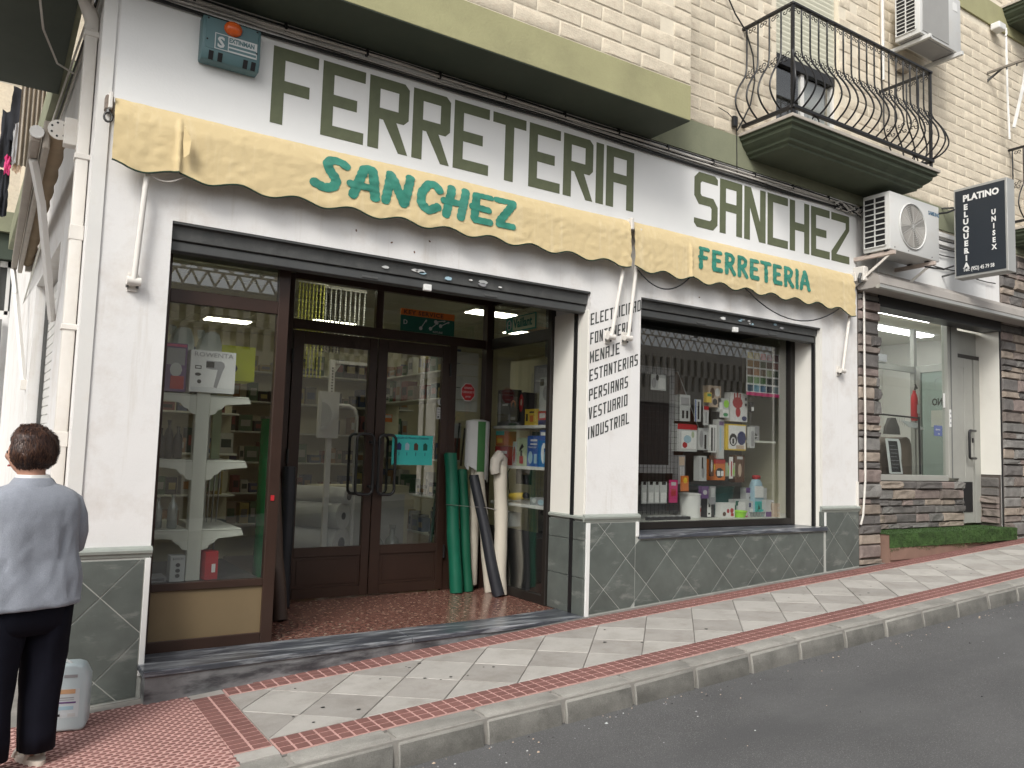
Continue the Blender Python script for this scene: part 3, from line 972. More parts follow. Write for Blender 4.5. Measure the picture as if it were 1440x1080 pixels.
t = MB().box(3.535, 3.615, 1.530, 1.534, 1.79, 1.90).obj('opening_hours_card', C_LG, label='small white card of opening hours low on the right door glass', cat='card')
text('HORARIO', .014, C_BLK, 3.54, 1.5295, 1.878, t); text('9:00 a 13:30', .010, C_BLK, 3.54, 1.5295, 1.85, t); text('16:30 a 20:00', .010, C_BLK, 3.54, 1.5295, 1.83, t)
MB().box(3.545, 3.56, 1.529, 1.53, 1.80, 1.82).obj('black_mark', C_BLK, t)
t = MB().lathe([(.034, 0), (.034, .002)], n=16, T=Matrix.Translation((3.575, 1.534, 1.952)) @ Matrix.Rotation(pi / 2, 4, 'X')).obj('round_sticker', C_LG, label='small round grey sticker above the opening hours card', cat='sticker')
MB().box(3.569, 3.581, 1.5295, 1.5315, 1.93, 1.975).obj('lock_mark', C_BLK, t)

# right showcase beside the doors: glass plane x = 4.10, between y .48 and 1.5
RC = frame([(4.085, 4.135, .480, .535, FZ, 2.98), (4.09, 4.13, .535, 1.50, 2.495, 2.60), (4.09, 4.13, .535, 1.50, FZ, .28), (4.09, 4.13, .535, 1.50, 2.93, 2.985)], 'right_showcase', DARKF, B)
MB().box(4.107, 4.113, .535, 1.50, .28, 2.495).obj('pane', GL, RC)
MB().box(4.107, 4.113, .535, 1.50, 2.60, 2.93).obj('pane', GL, RC)
MB().box(4.125, 4.132, .535, 1.50, .28, .80).obj('black_lower_panel', C_BLK, RC)
t = MB().box(4.100, 4.104, .745, 1.25, 2.625, 2.775, T=None).obj('brand_sticker', col('vaillant_teal', (.01, .22, .17)), label='teal heating brand sticker on the glass above the right showcase', cat='sticker')
MB().box(4.0985, 4.0995, .76, 1.13, 2.64, 2.765).obj('pale_field', C_SAGE, t)
text('Vaillant', .115, col('teal_letters', (.0, .13, .10)), 4.0975, 1.115, 2.668, t, FACEX, bold=.004, sx=.9)
rg = MB().tube([(4.0975, 1.19 + .036 * cos(2 * pi * k / 12), 2.70 + .045 * sin(2 * pi * k / 12)) for k in range(12)], .005, 5, closed=True)
rg.box(4.096, 4.099, 1.165, 1.17, 2.68, 2.72).box(4.096, 4.099, 1.21, 1.215, 2.68, 2.72).box(4.096, 4.099, 1.165, 1.215, 2.698, 2.703).obj('ring_mark', C_LG, t)

# display window (glass at y .30)
WF = frame([(4.692, 4.76, .27, .335, .84, 2.88), (7.045, 7.115, .27, .335, .84, 2.88), (4.76, 7.045, .272, .333, .842, .905), (4.76, 7.045, .272, .333, 2.80, 2.88)], 'window_frame', DARKF, B)
MB().box(4.76, 7.045, .30, .306, .905, 2.80).obj('pane', GLD, WF)

# ================================================================== INTERIORS
rm = MB()
rm.box(.62, 8.0, 6.6, 6.7, 0, 3.4)          # back wall
rm.box(.50, .56, .26, 6.6, 0, 3.4)          # left wall
rm.box(4.62, 4.68, .36, 1.95, 0, 2.45)      # partition behind right showcase
rm.box(7.62, 7.68, .31, 6.6, 0, 3.4)        # right wall
rm.obj('interior_wall', INTW, kind='structure')
MB().box(.56, 8.0, .26, 6.6, .05, .195).obj('interior_floor', INTF, kind='structure')
CE = MB().box(.56, 2.05, .26, 1.6, 3.10, 3.16).box(.56, 7.62, 1.6, 6.6, 3.10, 3.16).box(4.15, 7.62, .31, 1.6, 3.10, 3.16).obj('interior_ceiling', CEILM, kind='structure')
for i in range(-1, 14):
    MB().box(.56 + .6 * i + .3, .56 + .6 * i + .315, 1.61, 6.55, 3.094, 3.0995).obj('ceiling_rib', SHELFW, CE)
for j in range(9):
    MB().box(.6, 7.6, 1.65 + .6 * j, 1.665 + .6 * j, 3.0935, 3.099).obj('ceiling_rib', SHELFW, CE)
n_ = 0
for x_, y_, d_ in ((1.62, 1.80, 'above the left display case'), (2.95, 2.0, 'just behind the entrance doors'), (3.6, 4.6, 'at the back behind the doors'), (4.75, 2.6, 'added behind the right showcase to brighten the transom'), (5.9, 3.6, 'at the right of the shop'), (2.5, 5.4, 'over the rear aisle')):  # the lamp behind the right showcase is added to brighten the transom
    t = thing('ceiling_light', 'lit square ceiling lamp ' + d_, 'ceiling light', (x_, y_, 3.09))
    MB().box(x_ - .3, x_ + .3, y_ - .16, y_ + .16, 3.075, 3.092).obj('lamp_frame', WHITEM, t)
    MB().box(x_ - .27, x_ + .27, y_ - .13, y_ + .13, 3.066, 3.074).obj('diffuser', LAMP, t)

# shelving in the left case: central post, shelves to either side
t = thing('shop_shelving', 'cream double-sided shelving unit end in the left display case', 'shelving', (1.2, .45, FZ))
MB().box(1.155, 1.245, .42, .50, .30, 1.95).obj('upright', SHELFW, t, bev=.004)
MB().box(1.165, 1.18, .44, 1.3, .30, 1.80).obj('back_panel', SHELFW, t) if False else None
for z in (.93, 1.385, 1.82):
    for s_, xe in ((-1, .93), (1, 1.50)):
        xa = 1.155 if s_ < 0 else 1.245
        lo_, hi_ = min(xa, xe), max(xa, xe)
        MB().prism_z([(lo_, .43), (hi_, .43), (hi_, 1.2), (lo_, 1.2)], z - .012, z).obj('shelf', SHELFW, t, bev=.003)
        pr = [(xa, z - .012), (xe, z - .012), (xe + s_ * .012, z - .045), (xa + s_ * .10, z - .062), (xa + s_ * .075, z - .09), (xa + s_ * .05, z - .10), (xa + s_ * .035, z - .125), (xa, z - .135)]
        MB().prism_y(pr, .418, .428).obj('bracket', SHELFW, t)
MB().box(.92, 1.62, .255, 1.4, .585, .60).obj('case_floor', INTD, B)
# perforated yellow-green upright and back clutter
t = thing('slotted_upright', 'slotted pale green shelf upright inside the left case behind the white post', 'shelf upright', (1.33, 1.0, .6))
u = MB().box(1.40, 1.46, 1.00, 1.03, 1.15, 1.80)
u.obj('post', C_SAGE, t)
MB().box(1.345, 1.38, .98, 1.0, .62, 1.80).obj('slotted_rail', SHELFW, t)
for k in range(26): MB().box(1.358, 1.368, .978, .98, .66 + .044 * k, .685 + .044 * k).obj('slot', C_BLK, t)


# ------------------------------------------------------------------ goods: cartons with printed faces
def carton(name, label, cat, x0, x1, y0, y1, z0, z1, c, prints=(), face='y', words=(), rot=0, group=None):
    """prints: (u0,u1,v0,v1,material[,shape]) as fractions of the front face"""
    m_ = MB()
    mats = [c]
    m_.box(x0, x1, y0, y1, z0, z1, 0)
    T_r = Rz(rot, ((x0 + x1) / 2, (y0 + y1) / 2, 0)) if rot else None
    k = 0
    for pr in prints:
        u0, u1, v0, v1, mm = pr[:5]
        if mm not in mats: mats.append(mm)
        i = mats.index(mm); k += 1
        e0, e1 = .0006 * k, .0006 * k + .0006
        if len(pr) > 5 and pr[5] == 'o':
            n = 10
            poly = [((u0 + u1) / 2 + (u1 - u0) / 2 * cos(2 * pi * q / n), (v0 + v1) / 2 + (v1 - v0) / 2 * sin(2 * pi * q / n)) for q in range(n)]
        elif len(pr) > 5:
            poly = [(u0 + (u1 - u0) * a, v0 + (v1 - v0) * b) for a, b in pr[5]]
        else: poly = [(u0, v0), (u1, v0), (u1, v1), (u0, v1)]
        if face == 'y':
            P = [(x0 + (x1 - x0) * a, z0 + (z1 - z0) * b) for a, b in poly]
            m_.prism_y(P, y0 - e1, y0 - e0, i)
        else:
            P = [(y1 - (y1 - y0) * a, z0 + (z1 - z0) * b) for a, b in poly]
            m_.prism_x(P, x0 - e1, x0 - e0, i)
    if T_r: m_.v = [tuple(T_r @ Vector(v)) for v in m_.v]
    o = m_.obj(name, mats, label=label, cat=cat, group=group)
    for wd in words:
        body, u, v, sz, wm = wd[:5]
        if face == 'y': pos = Vector((x0 + (x1 - x0) * u, y0 - .0006 * (k + 2), z0 + (z1 - z0) * v)); Fm = FACE
        else: pos = Vector((x0 - .0006 * (k + 2), y1 - (y1 - y0) * u, z0 + (z1 - z0) * v)); Fm = FACEX
        if T_r:
            pos = T_r @ pos; Fm = Matrix.Rotation(rot, 4, 'Z') @ Fm
        text(body, sz, wm, pos.x, pos.y, pos.z, o, Fm, ext=.0003, align='CENTER', **(wd[5] if len(wd) > 5 else {}))
    return o


DRYER = [(.0, .95), (.0, .35), (.25, .3), (.62, .3), (.45, -1.0), (.62, -1.05), (.85, .25), (1.0, .5), (.95, .85), (.8, 1.0)]
carton('hairdryer_box', 'white carton picturing a dark hairdryer on the top shelf of the left case', 'carton', 1.10, 1.39, .40, .52, 1.835, 2.115, C_WHITE,
       [(.34, .76, .52, .76, C_GREY, [(0, 1), (0, .25), (.3, .15), (.62, .15), (.45, -1.6), (.62, -1.7), (.9, .1), (1, .5), (.95, .85), (.8, 1)]), (.34, .52, .60, .74, C_BLK), (.10, .24, .55, .63, C_BLK), (.12, .22, .57, .61, C_WHITE), (.10, .24, .38, .46, C_BLK, 'o'), (.16, .25, .2, .30, C_BLK, 'o')],
       words=[('ROWENTA', .50, .85, .042, C_GREY, {'sx': 1.2})])
carton('appliance_box', 'purple and grey carton with a pink patch at the left end of the top shelf', 'carton', .945, 1.085, .44, .60, 1.832, 2.15, C_PUR,
       [(.1, .9, .55, .9, C_GREY), (.25, .8, .30, .6, C_LG, 'o'), (.3, .9, .05, .32, C_RED), (.05, .95, .93, .98, C_PINK)])
# jerrycans behind
def jerrycan(label, cx, cy, z0, w_, d_, h_, m, m2, rot=0, handle_side=1, name='jerrycan'):
    t = thing(name, label, 'jerrycan', (cx, cy, z0))
    T_ = Rz(rot, (cx, cy, 0))
    pr = [(-w_ / 2, .02), (-w_ / 2 + .02, 0), (w_ / 2 - .02, 0), (w_ / 2, .02), (w_ / 2, h_ * .80), (w_ * .36, h_ * .97), (w_ * .2, h_), (-w_ * .05, h_), (-w_ * .28, h_ * .93), (-w_ / 2, h_ * .62)]
    b_ = MB().prism([(a, c) for a, c in pr], lambda a, b: T_ @ Vector((cx + a, cy - d_ / 2, z0 + b)), lambda a, b: T_ @ Vector((cx + a, cy + d_ / 2, z0 + b)))
    b_.obj('can_body', m, t, bev=.018, bseg=3, smooth=50)
    c0 = T_ @ Vector((cx - w_ * .30, cy, z0 + h_ * .93))
    MB().lathe([(.022, -.02), (.022, .008), (.026, .008), (.026, .035), (.02, .038)], c0, 14).obj('cap', m2, t, smooth=40)
    return t


MILK = mat('milky_plastic', (.72, .78, .70), .35, .04, 3)
jerrycan('milky jerrycan on the shelf behind the purple carton, nearer the pillar', 1.08, .70, 1.832, .17, .13, .46, MILK, MILK)
jerrycan('milky jerrycan with pale label behind the hairdryer carton', 1.27, .72, 1.832, .17, .13, .45, MILK, MILK)
carton('yellow_box', 'fluorescent yellow carton behind the hairdryer carton', 'carton', 1.36, 1.60, .70, .95, 1.95, 2.2, C_FLUO, [(.1, .5, .2, .5, C_BLK, 'o')])
carton('coffee_grinder_box', 'small grey carton with black round marks on the case floor', 'carton', 1.055, 1.145, .40, .50, .602, .765, C_LG,
       [(.35, .68, .56, .72, C_BLK, 'o'), (.35, .68, .34, .5, C_BLK, 'o'), (.35, .68, .14, .3, C_BLK, 'o')], words=[('BOSCH', .5, .84, .02, C_BLK)])
carton('red_box', 'red carton with a small white mark on the case floor right of the post', 'carton', 1.262, 1.345, .40, .52, .602, .785, C_RED, [(.5, .8, .25, .55, C_WHITE)], rot=.15)
carton('grey_tray', 'dark metal tray on the case floor at the far left', 'tray', .93, 1.04, .42, .6, .602, .63, C_GREY, [(.1, .9, .2, .8, C_BLK)])
def bottle(label, x, y, z, r, h, m, m2=None, name='glass_bottle', cat='bottle', group=None, cap=None):
    o = MB().lathe([(r * .9, 0), (r, h * .03), (r, h * .6), (r * .75, h * .72), (r * .35, h * .8), (r * .33, h * .93), (r * .42, h * .94), (r * .42, h)], (x, y, z), 14).obj(name, m, label=label, cat=cat, smooth=45, group=group)
    return o
CLEAR = mat('clear_glassware', (.30, .33, .32), .08, .2, 20, spec=1.0, metal=.3)
bottle('glass decanter on the lowest shelf of the left case, nearest the pillar', .985, .55, .932, .028, .20, CLEAR)
bottle('glass decanter beside the white post on the lowest shelf', 1.07, .52, .932, .032, .22, CLEAR)
for k_, (x_, z_, h_) in enumerate(((.98, 1.39, .20), (1.03, 1.387, .26), (1.09, 1.387, .22))):
    bottle(('dark flask next to the pillar', 'tall dark flask in the middle', 'dark flask nearest the post')[k_] + ' on the middle shelf of the left case', x_, .6, z_, .03, h_, C_BLK, name='flask', cat='flask')
t = thing('clothes_airer', 'folded metal clothes airer standing behind the left case shelves', 'clothes airer', (1.38, .9, .6))
for k in range(5):
    MB().tube([(1.30 + .035 * k, .86 + .02 * k, .62), (1.31 + .035 * k, .9, 1.30)], .006, 6).obj('airer_rod', STEEL, t)
MB().tube([(1.29 + .1 + .09 * cos(a / 6 * pi), .88, 1.30 + .06 * sin(a / 6 * pi)) for a in range(7)], .006, 6).obj('airer_loop', STEEL, t)

# things seen through the doors
t = thing('display_column', 'white perforated display post with arm behind the left door', 'display post', (2.74, 2.2, .2))
MB().box(2.715, 2.765, 2.18, 2.22, .2, 2.33).obj('post', WHITEM, t, bev=.003)
MB().box(2.765, 3.12, 2.19, 2.21, 2.30, 2.33).obj('arm', WHITEM, t)
MB().prism_y([(2.765, 2.30), (2.765, 2.20), (2.83, 2.30)], 2.195, 2.205).obj('gusset', WHITEM, t)
for k in range(14): MB().box(2.733, 2.747, 2.178, 2.18, 1.88 + .028 * k, 1.893 + .028 * k).obj('slot', C_BLK, t)
t = thing('lamp_display', 'white half-round lamp on a boxed panel hung on the display post', 'lamp', (2.69, 2.1, 1.6))
MB().box(2.60, 2.80, 2.12, 2.16, 1.58, 2.02).obj('panel', WHITEM, t)
MB().prism_y([(2.62 + .13 * cos(radians(a)), 1.80 + .15 * sin(radians(a))) for a in range(-90, 91, 15)], 2.10, 2.118).obj('half_disc', WHITEP, t)
MB().prism_y([(2.62 + .10 * cos(radians(a)), 1.80 + .115 * sin(radians(a))) for a in range(-90, 91, 15)], 2.09, 2.099).obj('lens', C_LG, t)
t = thing('roll_rack', 'white tubular rack holding rolls of clear sheeting behind the left door', 'rack', (2.95, 2.3, .2))
MB().tube([(2.80, 2.25, 1.90), (2.95, 2.25, 1.90), (3.01, 2.25, 1.87), (3.035, 2.25, 1.80), (3.035, 2.25, .2)], .019, 8).obj('tube_frame', WHITEM, t, smooth=60)
for cz, r_, ri, c_, lb in ((1.03, .085, .04, C_LG, 'topmost'), (.84, .13, .035, C_WHITE, 'middle'), (.58, .15, .055, C_WHITE, 'lowest')):
    Tm = Vector((-.60, .80, 0)).to_track_quat('Z', 'Y').to_matrix().to_4x4()
    c0 = (2.93 if cz < 1 else 2.97, 2.20 + (1.03 - cz) * .1, cz)
    o = thing('sheeting_roll', lb + ' of three rolls of plastic sheeting on the rack behind the left door', 'roll', c0)
    MB().lathe([(r_, 0), (r_, .75)], c0, 20, T=Tm).obj('wound_sheet', C_LG, o, smooth=50)
    MB().lathe([(ri, -.004), (r_ - .004, -.004), (r_ - .004, -.002), (ri, -.002)], c0, 20, T=Tm @ Matrix.Scale(1, 4)).obj('roll_end', c_, o)
    MB().lathe([(ri, -.008), (ri, .001)], c0, 14, T=Tm).obj('core_hole', C_BLK, o)
YCH = mat('yellow_chain', (.50, .50, .10), .5, .1, 60)
for nm, lab, x0, x1, y_, c_, z0 in (('chain_curtain', 'yellow beaded door curtain hanging behind the left transom pane', 2.40, 2.66, 2.25, YCH, 2.15), ('bead_curtain', 'grey beaded door curtain beside the yellow one', 2.70, 3.10, 2.35, C_LG, 2.55), ('dark_strip_curtain', 'dark metal strip curtain next to the grey beads', 2.68, 2.98, 2.6, C_BLK, 2.45)):
    o = thing(nm, lab, 'curtain', ((x0 + x1) / 2, y_, 3.0))
    x_ = x0
    while x_ < x1:
        pr = [(.004 if q % 2 else .010, z0 + (3.05 - z0) * q / 40) for q in range(41)]
        MB().lathe(pr, (x_, y_ + random.uniform(-.01, .01), 0), 6).obj('bead_string', c_, o)
        x_ += .034 if nm != 'bead_curtain' else .05
    MB().box(x0 - .02, x1 + .02, y_ - .012, y_ + .012, 3.05, 3.08).obj('rail', WHITEM, o)
# wall of shelves deep in the shop
MUTED = [col('goods_%d' % k, c) for k, c in enumerate(((.06, .13, .07), (.03, .06, .05), (.16, .16, .15), (.34, .34, .30), (.20, .06, .05), (.06, .09, .17), (.26, .14, .06), (.02, .02, .02), (.26, .21, .15), (.42, .42, .37), (.34, .28, .09)))]


def shelf_run(label, x0, x1, y0, y1, zs, seed, items=True, axis='x', fill=.9):
    t = thing('wall_shelf', label, 'shelving', ((x0 + x1) / 2, y0, .2))
    for z in zs:
        MB().box(x0, x1, y0, y1, z - .02, z).obj('shelf', SHELFW, t, bev=.003)
    MB().box(x0, x1, y1, y1 + .02, .2, zs[-1] + .35).obj('back_panel', INTW, t)
    r = random.Random(seed)
    k = 0
    stock = MB(); ml = [M_ for M_ in MUTED]
    for z in zs:
        L_ = (x1 - x0) if axis == 'x' else (y1 - y0)
        p_ = .02
        while p_ < L_ - .12:
            w_ = r.uniform(.05, .16); h_ = r.uniform(.08, .26)
            if r.random() < fill:
                q = r.choice(range(len(ml)))
                if axis == 'x': stock.box(x0 + p_, x0 + p_ + w_, y0 + .02, y0 + r.uniform(.1, .2), z + .001, z + h_, q); stock.box(x0 + p_ + w_ * .15, x0 + p_ + w_ * .85, y0 + .017, y0 + .0199, z + h_ * .3, z + h_ * .7, (q + 3) % len(ml))
                else: stock.box(x0 + .02, x0 + r.uniform(.1, .2), y0 + p_, y0 + p_ + w_, z + .001, z + h_, q); stock.box(x0 + .017, x0 + .0199, y0 + p_ + w_ * .15, y0 + p_ + w_ * .85, z + h_ * .3, z + h_ * .7, (q + 3) % len(ml))
            p_ += w_ + r.uniform(.005, .04)
    o = stock.obj('shelf_stock', ml, kind='stuff')
    return t


shelf_run('long cream shelves of goods on the far wall behind the doors', 2.2, 4.6, 4.2, 4.5, (.6, .95, 1.3, 1.65, 2.0, 2.35), 3)
shelf_run('cream shelves of green packets against the partition behind the right door', 4.05, 4.35, 2.2, 4.1, (.6, 1.0, 1.4, 2.06, 2.36), 8, axis='y')
shelf_run('shelves of hardware deep behind the left display case', .8, 2.1, 3.0, 3.3, (.6, 1.0, 1.4, 1.8, 2.2), 12)
t = thing('step_ladder', 'dark step ladder leaning inside behind the right door', 'ladder', (3.85, 2.1, .2))
MB().tube([(3.72, 2.0, .2), (3.98, 2.1, 2.0)], .018, 6).obj('rail', BLACKP, t); MB().tube([(3.95, 2.0, .2), (4.02, 2.1, 2.0)], .018, 6).obj('rail', BLACKP, t)
for k in range(7):
    z = .42 + .24 * k; f_ = (z - .2) / 1.8
    MB().box(3.72 + .26 * f_, 3.95 + .07 * f_, 1.98 + .1 * f_, 2.06 + .1 * f_, z, z + .025).obj('tread', BLACKP, t)
for k_, (x_, y_) in enumerate(((3.36, 2.4), (3.56, 2.45))):
    bottle(('clear carboy nearer the door middle', 'clear carboy nearer the ladder')[k_] + ' standing on the shop floor', x_, y_, .2, .085, .52, mat('clear_jar%d' % k_, (.28, .30, .28), .1, .1, 8, spec=.8), name='carboy', cat='carboy')
carton('counter', 'low cream counter across the shop behind the right door', 'counter', 2.9, 3.9, 2.8, 3.2, .2, 1.1, INTW, [(.05, .48, .1, .9, C_LG), (.52, .95, .1, .9, C_LG)])
carton('orange_notice', 'orange notice hung deep in the shop at door handle height', 'notice', 3.42, 3.62, 2.7, 2.71, 1.78, 1.86, C_ORG, [(.05, .95, .55, .9, C_LG)])

# ------------------------------------------------------------------ right showcase shelves
SHX = thing('showcase_shelving', 'white wire-backed shelving inside the right entrance showcase', 'shelving', (4.4, 1.0, .3))
for z in (.66, 1.03, 1.375, 1.75):
    MB().box(4.14, 4.56, .50, 1.50, z - .028, z).obj('shelf', WHITEM, SHX, bev=.003)
mesh_ = MB()
for k in range(20): mesh_.box(4.570, 4.574, .52 + .05 * k, .524 + .05 * k, .3, 2.3)
for k in range(34): mesh_.box(4.5745, 4.5785, .50, 1.50, .3 + .06 * k, .304 + .06 * k)
mesh_.obj('wire_back', STEEL, SHX, kind='stuff')


def cx_(name, label, cat, y0, y1, z0, z1, c, prints=(), words=(), x0=4.17, d=.14):
    return carton(name, label, cat, x0, x0 + d, y0, y1, z0, z1, c, prints, 'x', words)


cx_('toolbox', 'tall black tool case beside the white post on the top showcase shelf', 'tool case', 1.26, 1.47, 1.752, 2.10, C_BLK, [(.1, .3, .1, .9, C_GREY), (.45, .9, .55, .6, C_LG)])
cx_('tool_card', 'black packaged tool with orange tip on the top showcase shelf', 'packaged tool', 1.12, 1.25, 1.752, 2.02, C_BLK, [(.2, .8, .6, .9, C_ORG, 'o'), (.3, .7, .55, .85, C_BLK, 'o'), (.2, .8, .2, .3, C_GREY)])
cx_('pump_pack', 'red oval packaged tool right of the orange tipped one', 'packaged tool', 1.00, 1.105, 1.752, 2.06, C_BLK, [(.15, .85, .4, .95, C_RED, 'o'), (.35, .65, .6, .8, C_BEI, 'o')])
cx_('yellow_toolkit', 'yellow tool kit with black motifs on the top showcase shelf', 'tool kit', .82, .985, 1.752, 1.90, C_YEL, [(.1, .3, .25, .7, C_BLK), (.45, .9, .75, .85, C_BLK), (.5, .85, .2, .6, C_ORG)])
cx_('drill_box', 'pale drill carton lying on the red carton by the dark post', 'carton', .56, .76, 1.88, 2.18, C_LG, [(.25, .8, .3, .75, C_GREY, 'o'), (.75, 1, .0, .45, C_YEL), (.05, .35, .75, .95, C_BLK)])
cx_('drill_carton', 'pinkish red drill carton under the pale one on the top shelf', 'carton', .55, .77, 1.752, 1.875, C_NAVY, [(0, 1, .35, 1, C_RED), (.1, .5, .5, .85, C_LG)], words=[('DEXTER', .6, .55, .03, C_WHITE)])
cx_('hanging_tools', 'card of black hanging tools high in the showcase', 'tool card', .80, 1.05, 1.95, 2.25, C_BLK, [(.1, .4, .5, .9, C_GREY, 'o'), (.5, .8, .2, .6, C_LG, 'o'), (.2, .3, .1, .5, C_LG)], x0=4.42, d=.02)
cx_('orange_pack', 'orange and blue carton on the second shelf beside the rolls', 'carton', 1.33, 1.48, 1.56, 1.70, C_ORG, [(0, 1, .72, 1, C_TEAL), (.2, .8, .2, .5, C_YEL)])
cx_('red_carton', 'wide red carton on the second showcase shelf', 'carton', 1.18, 1.49, 1.377, 1.555, C_RED, [(.3, .7, .6, .75, C_WHITE), (.05, .35, .1, .4, C_ORG)])
cx_('steel_tool_card', 'grey and red tool card between red carton and green box', 'tool card', 1.12, 1.175, 1.377, 1.60, C_LG, [(.2, .8, .1, .8, C_RED, 'o')])
cx_('green_spray_box', 'pale green carton picturing a red garden sprayer', 'carton', .945, 1.105, 1.377, 1.635, C_SAGE, [(.3, .7, .08, .35, C_RED), (.25, .75, .5, .8, C_BLK, [(0, 0), (1, .6), (.6, 1), (.1, .4)]), (.4, .6, .35, .55, C_BLK)])
cx_('blue_sprayer_box', 'blue carton with white sprayer picture, nearer the green box', 'carton', .755, .93, 1.377, 1.655, C_BLUE, [(.1, .5, .08, .5, C_LB, 'o'), (.3, .9, .82, .88, C_WHITE), (.3, .9, .70, .75, C_WHITE), (.65, .9, .1, .4, C_LB)], words=[('Pulverizador', .5, .6, .025, C_WHITE)])
cx_('blue_pump_box', 'blue carton with pale pump picture next to the dark post', 'carton', .56, .735, 1.377, 1.71, C_BLUE, [(.15, .6, .08, .65, C_WHITE, 'o'), (.4, .85, .1, .5, C_BLUE), (.45, .8, .12, .4, C_LB), (.1, .9, .84, .93, C_WHITE)])
cx_('dark_green_spool', 'dark green spool behind the blue cartons', 'spool', .90, 1.12, 1.60, 1.70, C_DG, x0=4.35)
t = thing('yellow_grinder', 'yellow and black hand tool lying on the third showcase shelf', 'power tool', (4.2, 1.1, 1.03))
MB().tube([(4.20, 1.23, 1.085), (4.20, 1.12, 1.09), (4.20, .99, 1.105)], [.03, .036, .028], 10).obj('tool_body', C_YEL, t, smooth=50)
MB().tube([(4.20, .99, 1.105), (4.20, .96, 1.11), (4.20, .95, 1.12)], [.031, .03, .018], 10).obj('tool_head', C_BLK, t, smooth=50)
MB().tube([(4.2, 1.23, 1.085), (4.22, 1.3, 1.15), (4.24, 1.36, 1.3), (4.26, 1.33, 1.36)], .006, 6).obj('power_cord', C_BLK, t)
cx_('clear_parts_bag', 'clear bag of grey fittings on the third shelf by the post', 'bag', .62, .86, 1.032, 1.10, C_GREY, [(.1, .4, .3, .9, C_LG, 'o'), (.5, .9, .1, .8, C_LB, 'o')])
cx_('small_white_box', 'small white carton at the bottom of the right showcase', 'carton', 1.22, 1.42, .80, .93, C_LG, [(.2, .8, .2, .6, C_PUR)])
t = MB().box(4.3, 4.31, 1.05, 1.3, 1.2, 1.34).box(4.36, 4.37, .9, 1.0, .75, 1.0)
t.obj('hanging_black_parts', C_BLK, label='black brackets hanging on the wire back of the showcase', cat='brackets')
MB().box(4.2, 4.5, .6, .9, 2.05, 2.3).obj('roller_bracket', C_GREY, label='grey metal box high in the right showcase', cat='metal box')

# ------------------------------------------------------------------ display window contents
WB = thing('window_display_back', 'dark backing wall with pale boards behind the display window goods', 'backing wall', (5.9, 1.35, .8))
MB().box(4.70, 7.6, 1.40, 1.44, .5, 3.0).obj('backing_panel', INTG, WB)
MB().box(4.70, 7.6, .31, 1.40, .885, .905).obj('display_floor', SHELFW, WB)
MB().box(4.69, 4.71, .34, 1.4, .5, 3.0).obj('side_panel', INTG, WB)
MB().box(5.05, 6.0, 1.38, 1.395, .9, 2.6).obj('dark_board', INTD, WB)
MB().box(6.35, 6.60, 1.38, 1.395, .9, 2.4).obj('brown_board', C_BRN, WB)
MB().box(4.7, 7.6, .31, 1.40, 2.95, 3.0).obj('display_ceiling', INTD, WB)
gp = thing('wire_display_grid', 'black wire display grid at the left of the display window', 'wire grid', (5.4, .55, .9))
g_ = MB()
for k in range(11): g_.box(5.20 + .05 * k, 5.203 + .05 * k, .55, .553, .95, 2.50)
for k in range(26): g_.box(5.18, 5.74, .5535, .5565, .97 + .06 * k, .973 + .06 * k)
g_.obj('wire_mesh', BLACKP, gp, kind='stuff')
sp = thing('solar_panel', 'dark panel in a pale frame behind the wire grid', 'panel', (5.4, .62, 1.35))
MB().box(5.26, 5.66, .64, .66, 1.42, 2.30).obj('dark_field', C_BLK, sp)
for bx_ in ((5.20, 5.26, .63, .67, 1.34, 2.38), (5.66, 5.72, .63, .67, 1.34, 2.38), (5.26, 5.66, .63, .67, 1.34, 1.42), (5.26, 5.66, .63, .67, 2.30, 2.38)):
    MB().box(*bx_).obj('frame_bar', C_GREY, sp)


def cw(name, label, cat, x0, x1, z0, z1, c, prints=(), words=(), y=.55, d=.08, rot=0):
    return carton(name, label, cat, x0, x1, y, y + d, z0, z1, c, prints, 'y', words, rot)


def seal(ob):
    return ob


cw('hook_card', 'small white card of hooks hanging high on the wire grid', 'hook card', 5.31, 5.51, 2.14, 2.29, C_LG, [(.05, .35, .1, .8, C_GREY, 'o'), (.45, .95, .1, .8, C_WHITE), (.3, .5, .6, 1.0, C_BLK, 'o')], y=.53, d=.006)
for k, (a, b_, lb) in enumerate(((5.22, 5.28, 'first'), (5.30, 5.37, 'second'), (5.38, 5.44, 'third'), (5.455, 5.54, 'fourth'))):
    cw('white_blister', lb + ' white packet from the left in the row on the wire grid', 'packet', a, b_, 1.055, 1.26, C_LG, [(.1, .9, .05, .5, C_WHITE), (.2, .8, .85, 1.0, C_BLK)], y=.53, d=.012)
cw('pink_pack', 'magenta packet hanging at the end of the row on the wire grid', 'packet', 5.575, 5.68, 1.06, 1.28, C_PINK, [(.2, .8, .75, .9, C_LG), (.2, .8, .3, .6, C_RED)], y=.53, d=.012)
cw('fruit_slicer_box', 'red and white carton with an apple picture above the white tub', 'carton', 5.69, 5.96, 1.56, 1.83, C_LG, [(0, 1, .80, 1, C_RED), (.2, .95, .1, .75, C_WHITE), (.25, .5, .12, .35, C_RED, 'o'), (.7, .85, .5, .75, C_SAGE, 'o'), (.3, .7, .3, .6, C_LB, 'o')])
cw('tall_white_pack', 'tall pale packet stacked above the red and white carton', 'packet', 5.72, 5.86, 1.86, 2.12, C_LG, [(.1, .9, .6, .9, C_GREY), (.2, .4, .1, .4, C_BLK), (.6, .8, .1, .4, C_BLK)])
